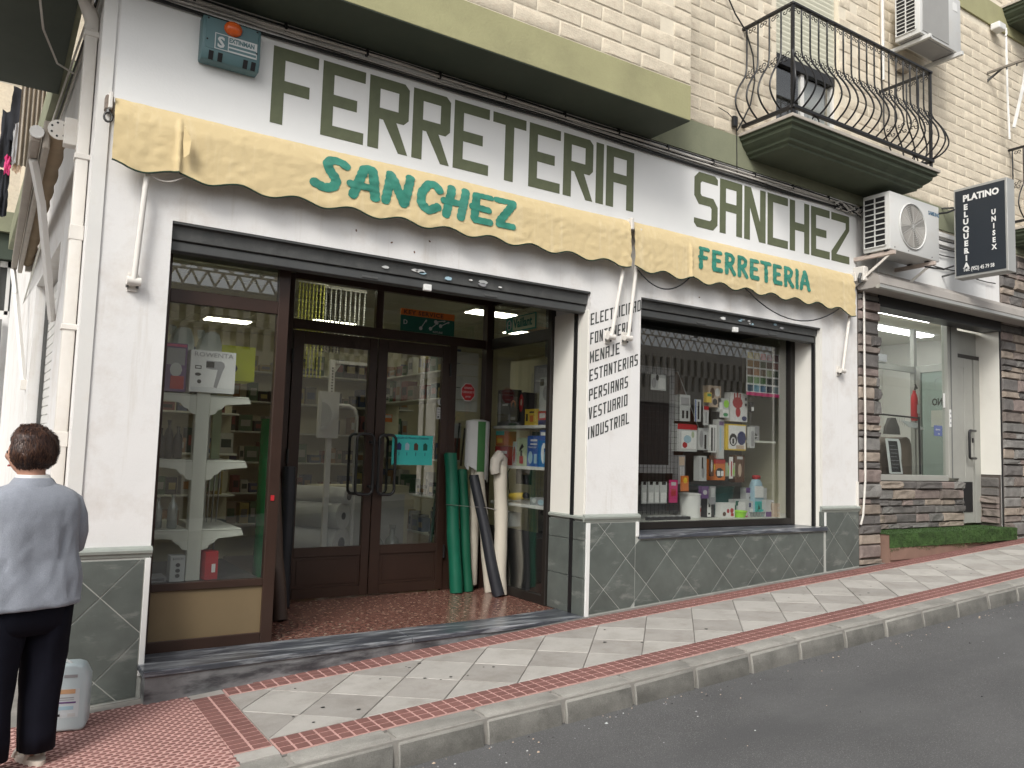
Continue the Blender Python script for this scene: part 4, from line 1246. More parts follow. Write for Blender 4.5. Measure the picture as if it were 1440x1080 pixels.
cw('cutlery_card', 'card of steel kitchen tools below the apple carton', 'tool card', 5.71, 5.80, 1.24, 1.52, C_GREY, [(.1, .9, .65, .95, C_BEI), (.25, .45, .05, .6, C_LG), (.6, .75, .05, .6, C_LG)])
cw('orange_pack', 'small orange packet hanging beside the card of kitchen tools', 'packet', 5.73, 5.82, 1.17, 1.32, C_ORG, [(.2, .8, .5, .9, C_YEL, 'o')], y=.52, d=.02)
cw('whisk_card', 'card with steel whisks and ladles in the window middle', 'tool card', 5.98, 6.12, 1.58, 1.80, C_LG, [(.1, .5, .1, .9, C_GREY, 'o'), (.6, .8, .05, .7, C_BLK)])
cw('knife_card', 'long white card with a dark knife in the window middle', 'tool card', 6.14, 6.24, 1.56, 1.84, C_WHITE, [(.2, .45, .05, .9, C_BLK), (.6, .8, .05, .9, C_GREY)])
cw('scissor_card', 'pale card with scissors under the steel whisks', 'tool card', 6.0, 6.10, 1.27, 1.52, C_LG, [(.3, .7, .1, .6, C_GREY, 'o'), (.3, .5, .5, .95, C_BLK)])
cw('orange_net_pack', 'orange and red tray pack with black and white nets', 'tray pack', 6.15, 6.37, 1.28, 1.49, C_ORG, [(0, 1, .8, 1, C_RED), (.35, .9, .1, .6, C_BLK, 'o'), (.45, .65, .2, .45, C_WHITE), (.7, .88, .2, .45, C_WHITE), (.05, .3, .5, .75, C_YEL)])
cw('green_cup_pack', 'lime green cup packet to the right of the orange tray pack', 'packet', 6.40, 6.52, 1.32, 1.46, C_SAGE, [(.1, .9, .0, .7, C_LIME, 'o'), (.1, .8, .8, 1, C_RED)])
cw('gloved_hand_box', 'white carton picturing a red oven glove', 'carton', 6.44, 6.70, 1.89, 2.19, C_WHITE, [(.12, .72, .45, .85, C_RED, 'o'), (.3, .6, .15, .5, C_RED, 'o'), (.2, .28, .7, .98, C_RED), (.36, .44, .72, 1.0, C_RED), (.52, .6, .7, .98, C_RED), (.84, .95, .75, .85, C_BLK), (.84, .95, .55, .65, C_BLK), (.65, .95, .03, .2, C_NAVY, 'o')])
cw('strainer_box', 'yellow carton with navy disc and sieve picture', 'carton', 6.38, 6.68, 1.59, 1.86, C_YEL, [(.12, .98, .05, .95, C_WHITE), (.55, 1.0, .2, .75, C_NAVY, 'o'), (.15, .55, .15, .65, C_BLK, 'o'), (.22, .48, .2, .5, C_WHITE, 'o'), (.3, .4, .25, .45, C_BLK), (.5, .9, .05, .2, C_BEI)])
cw('green_tape_pack', 'green and pale packet left of the oven glove carton', 'packet', 6.26, 6.42, 1.98, 2.12, C_LG, [(.5, 1, .3, .9, C_LIME, 'o'), (.1, .4, .1, .7, C_WHITE)])
cw('mug_card', 'brown and white card of mugs left of the oven glove carton', 'card', 6.12, 6.30, 2.02, 2.24, C_BEI, [(.1, .5, .4, .9, C_BRN, 'o'), (.5, .9, .5, .9, C_WHITE, 'o'), (.3, .7, .1, .4, C_BLK, 'o')])
cw('roll_pack', 'long wrapped pale roll left of the yellow sieve carton', 'wrapped roll', 6.27, 6.35, 1.50, 1.90, C_LG, [(.1, .9, .85, .95, C_PUR), (.2, .5, .2, .8, C_LB)])
cw('steel_clips_card', 'beige card of bottle openers under the yellow carton', 'tool card', 6.52, 6.66, 1.26, 1.54, C_BRN, [(.2, .8, .85, .95, C_LG), (.3, .7, .2, .7, C_BEI, 'o')])
# colour chart
t = thing('colour_chart', 'white paint colour chart of five by five swatches hanging in the window', 'colour chart', (6.95, .5, 2.4))
MB().box(6.555, 7.075, .44, .444, 2.20, 2.63).obj('chart_board', C_WHITE, t)
MB().box(6.555, 7.075, .4385, .4395, 2.165, 2.20).obj('pink_footer', C_PINK, t)
sw_ = [(.55, .42, .02), (.5, .35, .05), (.55, .12, .08), (.25, .01, .01), (.22, .12, .12), (.30, .16, .03), (.25, .12, .02), (.08, .10, .04), (.08, .03, .01), (.35, .18, .15),
       (.22, .12, .08), (.5, .28, .16), (.22, .17, .12), (.35, .40, .25), (.06, .09, .05), (.10, .18, .08), (.25, .42, .2), (.05, .15, .05), (.01, .02, .02), (.06, .08, .07),
       (.02, .06, .10), (.15, .35, .45), (.05, .14, .25), (.01, .02, .05), (.18, .24, .26)]
for k, c in enumerate(sw_):
    i, j = k % 5, k // 5
    MB().box(6.570 + .100 * i, 6.656 + .100 * i, .4382, .4396, 2.548 - .085 * j, 2.616 - .085 * j).obj('swatch', col('swatch_%d' % k, c), t)
# things on the window shelf
def tub(label, x, y, z, r0, r1, h, m, name='tub', cat='tub', pr=()):
    t = thing(name, label, cat, (x, y, z))
    MB().lathe([(r0, 0), (r1, h - .012), (r1 + .006, h - .012), (r1 + .006, h), (r1 - .006, h), (r0 - .006, .006)], (x, y, z), 24).obj('vessel', m, t, smooth=40)
    for k, (a0, a1, z0, z1, mm) in enumerate(pr):
        m_ = MB()
        N = 6
        lo_ = []; hi_ = []
        for q in range(N + 1):
            a = radians(a0 + (a1 - a0) * q / N)
            f0 = r0 + (r1 - r0) * z0 / h + .0012; f1 = r0 + (r1 - r0) * z1 / h + .0012
            lo_.append((x + f0 * cos(a), y + f0 * sin(a), z + z0)); hi_.append((x + f1 * cos(a), y + f1 * sin(a), z + z1))
        m_.add(lo_ + hi_, [(q, q + 1, N + 2 + q, N + 1 + q) for q in range(N)]).obj('printed_patch', mm, t)
    return t


tub('white tub with dark and red print on the window shelf', 5.95, .62, .906, .10, .112, .24, WHITEP, pr=((-70, -30, .06, .10, C_RED), (-70, -40, .12, .2, C_BLK), (-35, -10, .08, .18, C_BLK), (-60, -20, .02, .05, C_RED)))
tub('dark teal washing-up bowl turned on its rim behind the small cartons', 6.60, .95, .906, .20, .24, .30, col('bowl_teal', (.02, .11, .10)), name='bowl', cat='bowl')
tub('bright lime green small bowl on the window shelf', 6.53, .50, .906, .055, .075, .068, C_LIME, name='bowl', cat='bowl')
cw('blender_box', 'tall black and white carton beside the white tub', 'carton', 6.11, 6.22, .907, 1.20, C_BLK, [(.05, .55, .02, .98, C_WHITE), (.2, .4, .35, .5, C_BLK), (.15, .4, .1, .16, C_BLK), (.6, .9, .75, .9, C_LG)])
cw('berry_scale_box', 'low white carton with red berries picture', 'carton', 6.24, 6.44, .907, 1.055, C_WHITE, [(.4, .6, .3, .6, C_RED, 'o'), (.65, .9, .3, .65, C_RED, 'o'), (.1, .35, .1, .4, C_BRN, 'o'), (.7, .9, .1, .3, C_RED)], y=.48)
cw('dark_gadget_box', 'dark carton standing behind the berries carton', 'carton', 6.25, 6.35, .907, 1.16, C_BLK, [(.2, .7, .3, .8, C_GREY)], y=.68)
cw('tea_glass_box', 'pale green and white carton behind the lime bowl', 'carton', 6.57, 6.75, .94, 1.08, C_LG, [(.1, .35, .55, .9, C_DG), (.3, .9, .2, .8, C_WHITE), (0, .15, .1, .6, C_DG)], y=.6)
cw('tumbler_box', 'small white carton between the green carton and the bottle', 'carton', 6.76, 6.86, .907, 1.06, C_LG, [(.1, .4, .6, .9, C_NAVY), (.2, .9, .1, .5, C_WHITE)], y=.58)
cw('violet_box', 'violet and white carton above the small white carton', 'carton', 6.77, 6.87, 1.065, 1.20, C_LG, [(.0, 1, .6, 1, C_PUR), (.5, .8, .1, .35, C_BLK, 'o')], y=.62)
t = thing('detergent_bottle', 'white and blue detergent bottle with a red cap in the window', 'bottle', (6.90, .6, .907))
MB().prism_y([(6.83, .907), (6.985, .907), (6.995, 1.1), (6.97, 1.25), (6.94, 1.29), (6.87, 1.29), (6.835, 1.22)], .57, .64).obj('bottle_body', C_LB, t, bev=.012, bseg=2, smooth=50)
MB().box(6.845, 6.975, .562, .5695, 1.10, 1.22).obj('paper_label', C_WHITE, t)
MB().box(6.85, 6.97, .562, .5695, .93, 1.06).obj('paper_label', C_TEAL, t)
MB().prism_y([(6.88, .96), (6.93, .96), (6.90, 1.03)], .559, .5615).obj('tree_picture', C_DG, t)
MB().box(6.87, 6.955, .575, .635, 1.291, 1.335).obj('cap', C_RED, t, bev=.01, smooth=50)
cw('white_biscuit_tin', 'white packet with plum coloured base near the window frame', 'packet', 6.90, 7.03, .907, 1.08, C_LG, [(0, 1, 0, .3, C_PUR), (.6, 1, .3, .9, C_BRN, 'o')], y=.47, d=.05)
cw('beige_board_pack', 'beige stacked wooden boards by the right window frame', 'board pack', 6.99, 7.04, .907, 1.05, C_BEI, [(0, 1, .3, .34, C_LG), (0, 1, .65, .69, C_LG)], y=.40, d=.10)
cw('clear_sleeve', 'pale upright sleeve behind the beige boards', 'sleeve', 6.93, 7.10, .95, 1.2, C_LG, [(.3, .35, .1, .9, C_GREY), (.6, .65, .1, .9, C_GREY)], y=.62, d=.01)
for k in range(6):
    tub(('leftmost', 'second', 'third', 'fourth', 'fifth', 'rightmost')[k] + ' of the six small clear tumblers along the window glass', 6.72 + .045 * k, .50, .906, .014, .018, .05, CLEAR, name='tumbler', cat='tumbler')['group'] = 'small clear tumblers along the window glass'
t = thing('hanging_glass_shelf', 'pale glass shelf hanging at the right of the display window', 'shelf', (6.95, .6, 1.68))
MB().box(6.70, 7.10, .5, .85, 1.68, 1.70).obj('shelf_board', SHELFW, t)
for xx in (6.72, 7.08): MB().tube([(xx, .52, 1.70), (xx, .52, 2.15)], .003, 5).obj('hanger_wire', STEEL, t)
carton('dispenser', 'dark dispenser standing on the hanging shelf', 'dispenser', 6.80, 6.95, .6, .7, 1.702, 1.86, C_GREY, [(.2, .8, .1, .5, C_BLK, 'o'), (.1, .9, .25, .32, C_LG)])
MB().box(5.2, 5.75, .42, .46, .906, .935).obj('cable_pack', C_BLK, label='long clear-fronted pack of white clips lying by the window glass', cat='packet')
clips = MB()
for k in range(7): clips.lathe([(.022, 0), (.026, .008), (.012, .012)], (5.24 + .075 * k, .44, .9365), 8)
clips.obj('white_clips', C_LG, kind='stuff')
t = thing('leaning_board', 'brown board propped diagonally in the middle of the window', 'board', (6.1, .9, 1.6))
MB().box(-.22, .22, 0, .02, -.4, .4, T=Matrix.Translation((6.12, 1.0, 1.95)) @ Matrix.Rotation(-.5, 4, 'Y')).obj('panel', C_BRN, t)
MB().box(.221, .235, 0, .02, -.4, .4, T=Matrix.Translation((6.12, 1.0, 1.95)) @ Matrix.Rotation(-.5, 4, 'Y')).obj('edge_strip', C_LG, t)

t = thing('blind_samples', 'pale horizontal slat samples hanging behind the narrow side glass', 'blind samples', (3.89, 1.64, 2.2))
for k in range(5):
    MB().box(3.745, 4.035, 1.63, 1.645, 1.88 + .118 * k, 1.99 + .118 * k).obj('slat', SHELFW, t, bev=.003)
t = thing('price_rail', 'leaning black tool display behind the narrow side glass', 'tool display', (3.9, 1.7, 1.5))
for k in range(4):
    MB().tube([(3.76 + .07 * k, 1.68, 1.35), (3.80 + .06 * k, 1.66, 1.82 - .05 * k)], .010, 6).obj('handle_tool', C_BLK, t)
MB().box(3.75, 3.88, 1.66, 1.665, 1.62, 1.76).obj('price_card', C_LG, t)

# more small hanging goods, so that the window is as crowded as it is
for nm, lab, a, b_, z0, z1, c, pr in (
    ('peeler_card', 'red topped card of peelers hanging beside the apple carton', 6.0, 6.07, 1.83, 2.02, C_LG, [(0, 1, .8, 1, C_RED), (.35, .6, .1, .7, C_GREY)]),
    ('corkscrew_card', 'narrow brown card with a steel corkscrew', 6.09, 6.15, 1.32, 1.53, C_BRN, [(.3, .7, .2, .8, C_LG, 'o')]),
    ('spatula_card', 'blue edged card with a black spatula under the pale packet', 5.88, 5.96, 1.86, 2.08, C_LG, [(0, .15, 0, 1, C_BLUE), (.4, .7, .1, .9, C_BLK)]),
    ('timer_pack', 'small green and white timer packet over the orange tray pack', 6.27, 6.36, 1.92, 2.0, C_WHITE, [(.1, .9, .1, .6, C_GRN, 'o')]),
    ('sponge_pack', 'small yellow sponge packet next to the card of mugs', 6.04, 6.11, 2.06, 2.16, C_YEL, [(.1, .9, .6, .9, C_GRN)]),
    ('peg_bag', 'purple bag of pegs under the narrow brown card', 5.98, 6.08, 1.10, 1.22, C_PUR, [(.2, .8, .3, .7, C_LG, 'o')]),
    ('thermometer_card', 'slim white card beside the orange tray pack', 6.385, 6.43, 1.30, 1.52, C_WHITE, [(.3, .7, .1, .8, C_RED)]),
    ('brush_card', 'grey brush card low between tub and tray pack', 6.10, 6.18, 1.04, 1.22, C_GREY, [(.2, .8, .4, .9, C_LG)]),
    ('grater_pack', 'steel grater packet right of the yellow sieve carton', 6.69, 6.76, 1.62, 1.84, C_LG, [(.2, .8, .1, .8, C_GREY)]),
    ('hook_packet', 'tiny black and white hook packet at the right of the oven glove carton', 6.70, 6.745, 2.0, 2.1, C_BLK, [(.1, .9, .1, .5, C_WHITE)]),
    ('soap_box', 'small teal soap box in front of the pale sleeve', 6.87, 6.92, .907, .98, C_TEAL, [(.1, .9, .3, .7, C_WHITE)]),
    ('cup_box', 'tiny pink and white cup box beside the lime bowl', 6.60, 6.655, .907, .965, C_PINK, [(.1, .9, .2, .8, C_WHITE)])):
    cw(nm, lab, 'packet' if 'pack' in nm or 'bag' in nm else ('carton' if 'box' in nm else 'tool card'), a, b_, z0, z1, c, pr, y=.50, d=.012 if 'card' in nm else .04)

# ================================================================== ROLLS LEANING IN THE PORCH
FZp = .201


def leaning_roll(name, label, bx, by, tx, ty, h, r, m, end=None, wob=.004, n=16, rt_=None):
    t = thing(name, label, 'roll', (bx, by, FZp))
    pts = []; rs = []
    N = 14
    for k in range(N + 1):
        f = k / N
        pts.append((bx + (tx - bx) * f + wob * sin(f * 9 + bx * 7), by + (ty - by) * f, FZp + h * f + r * .1 * (1 if k == 0 else 0)))
        rs.append(r * (1 + .04 * sin(f * 21 + bx * 5)) if rt_ is None else r + (rt_ - r) * f)
    MB().tube(pts, rs, n).obj('wound_sheet', m, t, smooth=50)
    p = Vector(pts[-1]); 
    # spiral end
    sp = []
    for k in range(34):
        a = k * .55; q = r * .95 * (1 - k / 40)
        sp.append((p.x + q * cos(a), p.y + q * sin(a), p.z + .003))
    MB().tube(sp, .003, 4).obj('spiral_edge', end or m, t)
    return t


GRROLL = mat('green_sheet', (.005, .105, .06), .45, .12, 4, .2, 30)
BKROLL = mat('black_sheet', (.018, .019, .024), .42, .2, 6, .3, 25)
CRROLL = mat('cream_sheet', (.52, .48, .40), .6, .06, 4, .5, 12)
BRROLL = mat('brown_sheet', (.058, .036, .027), .5, .15, 4, .3, 25)
leaning_roll('green_roll', 'bright green roll leaning against the door frame, nearest the doors', 3.70, 1.33, 3.66, 1.46, 1.27, .060, GRROLL)
leaning_roll('green_roll', 'narrower dark green roll between the bright green one and the black one', 3.84, 1.36, 3.79, 1.45, 1.12, .048, col('dark_green_sheet', (.006, .085, .045), .45))
leaning_roll('black_roll', 'black tapering roll leaning in front of the striped roll', 3.97, 1.03, 3.83, 1.30, 1.07, .056, BKROLL, rt_=.046)
leaning_roll('cream_roll', 'slim cream roll standing between the black roll and the thick cream one', 4.02, 1.26, 3.93, 1.38, 1.10, .048, CRROLL)
thick = leaning_roll('cream_roll', 'thick cream roll with a flopped top leaning by the showcase glass', 4.02, 1.08, 4.035, 1.16, 1.18, .062, CRROLL, wob=.006)
MB().tube([(4.035, 1.16, 1.36), (4.03, 1.15, 1.43), (3.99, 1.13, 1.46), (3.95, 1.12, 1.42), (3.94, 1.115, 1.34), (3.95, 1.11, 1.30)], [.062, .06, .055, .05, .048, .045], 12).obj('flopped_top', mat('crumpled_sheet', (.42, .39, .34), .7, .1, 4, 1.5, 25), thick, smooth=50)
t = thing('striped_roll', 'upright roll of white and green striped canvas above the black roll', 'roll', (3.93, 1.42, .3))
x_, y_ = 3.935, 1.44
for k in range(7):
    a0, a1 = radians(180 + 180 / 7 * k), radians(180 + 180 / 7 * (k + 1))
    a0 = radians(170 + 200 / 5 * k) if k < 5 else None
    if a0 is None: break
    a1 = radians(170 + 200 / 5 * (k + 1))
    mm = (C_LG, C_LG, C_GRN, C_LG, C_LG)[k] if k != 2 else col('stripe_green', (.05, .16, .05))
    pts = [(x_ + .125 * cos(a0 + (a1 - a0) * q / 5), y_ + .085 * sin(a0 + (a1 - a0) * q / 5)) for q in range(6)]
    m_ = MB(); zb = 1.24 if k > 1 else 1.36
    m_.add([(a, b, zb - .04 * (q / 5)) for q, (a, b) in enumerate(pts)] + [(a, b, 1.78) for a, b in pts], [(q, q + 1, 7 + q, 6 + q) for q in range(5)]).obj('stripe', mm, t)
MB().lathe([(.118, 1.74), (.12, 1.785), (.06, 1.80), (.03, 1.77)], (x_, y_, 0), 18, sy=.7).obj('folded_top', C_LG, t, smooth=50)
MB().lathe([(.05, .25), (.05, 1.7)], (x_, y_ + .01, 0), 12).obj('inner_roll', CRROLL, t, smooth=50)
MB().tube([(3.60, 1.40, 1.0), (3.72, 1.25, .995), (3.90, 1.17, .985), (4.0, 1.09, .965), (4.09, 1.07, .955), (4.098, 1.2, .98)], .003, 5).obj('retaining_wire', STEEL, label='thin wire holding the leaning rolls in place', cat='wire')
leaning_roll('brown_roll', 'dark brown roll leaning between the display case and the left door', 1.925, .83, 1.865, 1.08, 1.24, .056, BRROLL)
leaning_roll('black_roll', 'black roll leaning behind the brown one at the left door hinge', 2.09, 1.30, 2.13, 1.42, 1.12, .055, BKROLL)
t = thing('green_bag', 'shiny green plastic wrapped bundle behind the brown roll', 'bundle', (1.86, .98, FZp))
GBAG = mat('green_plastic_wrap', (.01, .17, .05), .25, .15, 6, 1.0, 14)
rings = []
for k in range(16):
    f = k / 15
    rings.append([(1.835 + .02 * f + (.085 + .012 * noise.noise((a * 1.3, f * 6, 1))) * cos(a) * (1 - .15 * f), .98 + .12 * f + .075 * sin(a) + .012 * noise.noise((a, f * 7, 5)), FZp + 1.5 * f) for a in [2 * pi * q / 18 for q in range(18)]])
MB().loft(rings).obj('wrapped_bundle', GBAG, t, smooth=60)

# ================================================================== AWNINGS
def cloth_fn(x0, x1, seed, creases=()):
    def f(x, z):
        d = .0045 * noise.noise((x * 2.2, z * 4, seed)) + .0035 * noise.noise((x * 8 + z * 9, z * 12, seed + 3)) + .0045 * (1 - abs(noise.noise((x * 7 - z * 13, z * 17, seed + 6))) * 3) * .5 + .0016 * noise.noise((x * 30 - z * 22, z * 30, seed + 9))
        h = max(0.0, 3.50 - z)
        y = -.05 - .055 * min(1, (h / .12)) ** .6 if h < .12 else -.105 - .008 * (h - .12) / .3
        edge = min(x - x0, x1 - x)
        for cx, cw_, dep in creases:
            u = (x - cx) / cw_
            if abs(u) < 1: d += -dep * (1 - abs(u)) * (1 if u < 0 else .2) * min(1, h / .15)
        if edge < .35:
            d += .007 * sin((x + z * 1.1) * 26) * (1 - edge / .35)
        return y - abs(d) * 1.6 - .002
    return f


def awning(name, label, x0, x1, seed, hem, creases, words, wx0, wx1, wz):
    t = thing(name, label, 'awning', ((x0 + x1) / 2, -.1, 3.5))
    f = cloth_fn(x0, x1, seed, creases)
    nx = int((x1 - x0) / .0125); nz = 24

    def g(u, v):
        x = x0 + (x1 - x0) * u
        zb = hem(x); zt = 3.503 + .004 * sin(x * 3)
        z = zb + (zt - zb) * v
        return (x, f(x, z), z)
    cl = MB().grid(nx, nz, g).obj('canvas', CANVAS, t, smooth=180, fix=False)
    MB().tube([(x0 + (x1 - x0) * k / nx, f(x0 + (x1 - x0) * k / nx, hem(x0 + (x1 - x0) * k / nx)), hem(x0 + (x1 - x0) * k / nx) - .002) for k in range(nx + 1)], .0055, 5).obj('hem_piping', PIPING, t)
    MB().tube([(x0 - .02, -.034, 3.462), (x1 + .02, -.034, 3.462)], .028, 10).obj('roller_tube', WHITEM, t, smooth=60)
    for xx in (x0 - .035, x1 + .015):
        MB().box(xx, xx + .022, -.11, -.003, 3.42, 3.52).obj('end_bracket', PIPE, t, bev=.005)
    # brush lettering laid on the cloth
    n = len(words)
    pos = wx0
    for ch, wdt in words:
        m_ = MB()
        for k, (pts, wd) in enumerate(BRUSHES[ch]):
            P = [Vector((a * wdt, b)) for a, b in pts]
            # resample
            Q = [P[0]]
            for i in range(len(P) - 1):
                L_ = (P[i + 1] - P[i]).length; q = max(1, int(L_ / .012))
                Q += [P[i].lerp(P[i + 1], (j + 1) / q) for j in range(q)]
            for _ in range(3):
                Q = [Q[0]] + [(Q[i - 1] + Q[i] * 2 + Q[i + 1]) / 4 for i in range(1, len(Q) - 1)] + [Q[-1]]
            N = len(Q); rows = []
            # round the ends
            d0 = (Q[1] - Q[0]).normalized(); d1 = (Q[-1] - Q[-2]).normalized()
            ext = [(Q[0] - d0 * wd * .42 * s_, c_) for s_, c_ in ((1, .0), (.85, .55), (.5, .86))] + [(q, 1) for q in Q] + [(Q[-1] + d1 * wd * .42 * s_, c_) for s_, c_ in ((.5, .86), (.85, .55), (1, .0))]
            M_ = len(ext)
            for i, (q, c_) in enumerate(ext):
                a = ext[max(i - 1, 0)][0]; b = ext[min(i + 1, M_ - 1)][0]
                d = (b - a).normalized() if (b - a).length > 1e-6 else d0
                nn = Vector((-d.y, d.x))
                ww = wd / 2 * c_ * (1 + .06 * sin(i * 1.7 + k))
                rows.append([q + nn * ww * s_ for s_ in (-1, -.5, 0, .5, 1)])
            vs = []
            for r_ in rows:
                for q in r_:
                    x, z = pos + q.x, wz(pos + q.x) + q.y * .86
                    vs.append((x, f(x, z) - .0045 - .0006 * k, z))
            m_.add(vs, [(i * 5 + j, i * 5 + j + 1, (i + 1) * 5 + j + 1, (i + 1) * 5 + j) for i in range(M_ - 1) for j in range(4)])
        m_.obj('letter', BRUSH, t, smooth=180)
        pos += wdt * 1.0 + (wx1 - wx0 - sum(b for a, b in words)) / (n - 1)
    return t


B1 = .070
BRUSHES = {
    'S': [([(.95, .22), (.75, .25), (.5, .245), (.38, .20), (.5, .15), (.68, .09), (.6, .03), (.35, .01), (.05, .04)], B1)],
    'A': [([(.16, .0), (.5, .24), (.72, .245)], B1), ([(.75, .245), (.85, .01)], B1 * 1.05), ([(.05, .09), (.70, .085)], B1 * .8)],
    'N': [([(.16, .01), (.30, .245)], B1), ([(.30, .245), (.68, .01)], B1), ([(.70, .02), (.86, .25)], B1)],
    'C': [([(.90, .19), (.80, .24), (.5, .235), (.22, .14), (.22, .05), (.5, .0), (.85, .05)], B1)],
    'H': [([(.16, .0), (.36, .245)], B1), ([(.68, .0), (.86, .245)], B1), ([(.05, .12), (.80, .12)], B1 * .8)],
    'E': [([(.28, .23), (.20, .02)], B1), ([(.26, .235), (.92, .235)], B1 * .7), ([(.08, .125), (.80, .115)], B1 * .8), ([(.22, .01), (.86, .01)], B1 * .85)],
    'Z': [([(.12, .235), (.88, .235)], B1 * .8), ([(.82, .22), (.25, .04)], B1 * 1.0), ([(.2, .015), (.85, .015)], B1 * .8)],
}
B2 = .050
SM = {
    'F': [([(.2, .0), (.3, .20)], B2), ([(.2, .205), (.9, .205)], B2 * .9), ([(.1, .11), (.7, .11)], B2 * .8)],
    'e': [([(.25, .19), (.22, .02)], B2 * 1.1), ([(.2, .20), (.88, .20)], B2 * .9), ([(.2, .11), (.75, .11)], B2 * .8), ([(.2, .01), (.88, .01)], B2)],
    'R': [([(.2, .0), (.25, .20)], B2), ([(.2, .205), (.68, .205), (.85, .16), (.68, .11), (.3, .10)], B2 * .9), ([(.42, .10), (.9, .0)], B2)],
    'T': [([(.08, .205), (.95, .205)], B2 * .9), ([(.48, .19), (.52, .0)], B2)],
    'I': [([(.5, .0), (.6, .205)], B2)],
    'a': [([(.08, .0), (.45, .20)], B2), ([(.5, .205), (.92, .0)], B2), ([(.25, .07), (.75, .07)], B2 * .7)],
}
BRUSHES.update(SM)


def hemf(x0, period, amp, pts_drop=0):
    def h(x):
        u = (x - x0) / period
        return 3.10 + amp * (abs(sin(pi * u)) * 1.9 - 1.0) * -1 * -.55 + .006 * noise.noise((x * 2, 0, 3))
    return h


def hem1(x):
    u = ((x - .50) / .372) % 1.0
    return 3.078 + .040 * (.5 + .5 * cos(2 * pi * (u - .93)))


def hem2(x):
    u = ((x - 4.56) / .355) % 1.0
    return 3.068 + .044 * (.5 + .5 * cos(2 * pi * (u - .82))) - (.045 * max(0, (x - 7.25) / .35) if x > 7.25 else 0)


awning('canvas_awning', 'longer sand coloured awning valance with green brush lettering over the shop entrance', .495, 4.465, 1.0, hem1, [(.86, .03, .018)],
       [('S', .25), ('A', .235), ('N', .27), ('C', .215), ('H', .235), ('E', .21), ('Z', .21)], 1.68, 3.30, lambda x: 3.205)
awning('canvas_awning', 'shorter sand coloured awning valance with green brush lettering over the display window', 4.505, 7.60, 5.0, hem2, [(5.19, .03, .018)],
       [('F', .15), ('e', .145), ('R', .15), ('R', .15), ('e', .14), ('T', .15), ('e', .14), ('R', .15), ('I', .06), ('a', .15)], 5.26, 6.84, lambda x: 3.215)
# torn flap on the first awning
MB().add([(.865, -.175, 3.40), (.905, -.20, 3.30), (.90, -.19, 3.22), (.875, -.16, 3.20), (.868, -.15, 3.30)], [(0, 1, 2, 3, 4)]).obj('torn_flap', CANVAS, bpy.data.objects['canvas_awning'], fix=False)


def arm(label, x, z0, z1, lean=0.0):
    t = thing('awning_arm', label, 'awning arm', (x, -.06, z1))
    MB().tube([(x + lean, -.075, z0), (x, -.06, z1)], .0165, 10).obj('tube', PIPE, t, smooth=60)
    m_ = MB()
    m_.box(x - .030, x + .030, -.012, -.002, z1 - .06, z1 + .05)
    m_.obj('wall_plate', PIPE, t, bev=.003)
    MB().lathe([(.026, 0), (.026, .075)], (x - .037, -.052, z1 - .005), 12, T=Matrix.Rotation(pi / 2, 4, 'Y')).obj('pivot', PIPE, t, smooth=50)
    for dx in (-.03, .025):
        MB().lathe([(.008, 0), (.008, .02)], (x + dx, -.02, z1 - .04), 6).obj('bolt', SHUT, t)
    return t


arm('white awning arm at the left end of the entrance awning', .665, 3.12, 2.44, .03)
arm('white awning arm at the right end of the entrance awning, over the word list', 4.315, 3.12, 2.49, .11)
arm('white awning arm at the left end of the window awning, over the word list', 4.50, 3.45, 2.50, .10)
arm('white awning arm at the right end of the window awning', 7.46, 3.06, 2.46, .10)
bk = thing('gear_bracket', 'rusty gear box hook at the left end of the entrance awning', 'bracket', (.45, -.05, 3.45))
MB().box(.445, .49, -.08, -.01, 3.42, 3.51).obj('gear_case', mat('rusty_cast', (.22, .18, .15), .8, .3, 30, .6, 60), bk, bev=.008)
MB().tube([(.465 + .022 * cos(2 * pi * k / 12), -.075, 3.375 + .028 * sin(2 * pi * k / 12)) for k in range(12)], .007, 6, closed=True).obj('crank_eye', SHUT, bk, smooth=60)
MB().tube([(.465, -.07, 3.42), (.465, -.075, 3.40)], .012, 6).obj('shaft', SHUT, bk)


def sag(p0, p1, drop, n=14, yb=None):
    P = []
    for k in range(n + 1):
        f = k / n
        P.append((p0[0] + (p1[0] - p0[0]) * f, p0[1] + (p1[1] - p0[1]) * f, p0[2] + (p1[2] - p0[2]) * f - drop * 4 * f * (1 - f)))
    return P


MB().tube(sag((4.56, -.10, 3.08), (5.19, -.10, 3.12), .14), .006, 6).obj('loose_cord', CABLEB, label='short loop of dark cord sagging below the left of the window awning', cat='cord', smooth=60)
MB().tube(sag((5.90, -.10, 3.11), (7.34, -.10, 3.09), .21), .006, 6).obj('loose_cord', CABLEB, label='long loop of dark cord sagging below the right of the window awning', cat='cord', smooth=60)
MB().tube(sag((.655, -.09, 3.12), (.90, -.09, 3.11), .06), .005, 6).obj('loose_cord', CABLEW, label='small pale cord loop below the torn part of the entrance awning', cat='cord', smooth=60)

# ================================================================== CABLES ALONG THE FASCIA
def cable(label, m, r, fn, x0=-.2, x1=7.80, seed=0, step=.12):
    P = []
    x = x0
    while x <= x1:
        P.append((x, -.012 - r - abs(.008 * noise.noise((x * 1.5, seed, 0))), fn(x) + .012 * noise.noise((x * 1.1, seed * 3.1, 2))))
        x += step
    return MB().tube(P, r, 6).obj('cable', m, label=label, cat='cable', smooth=60)


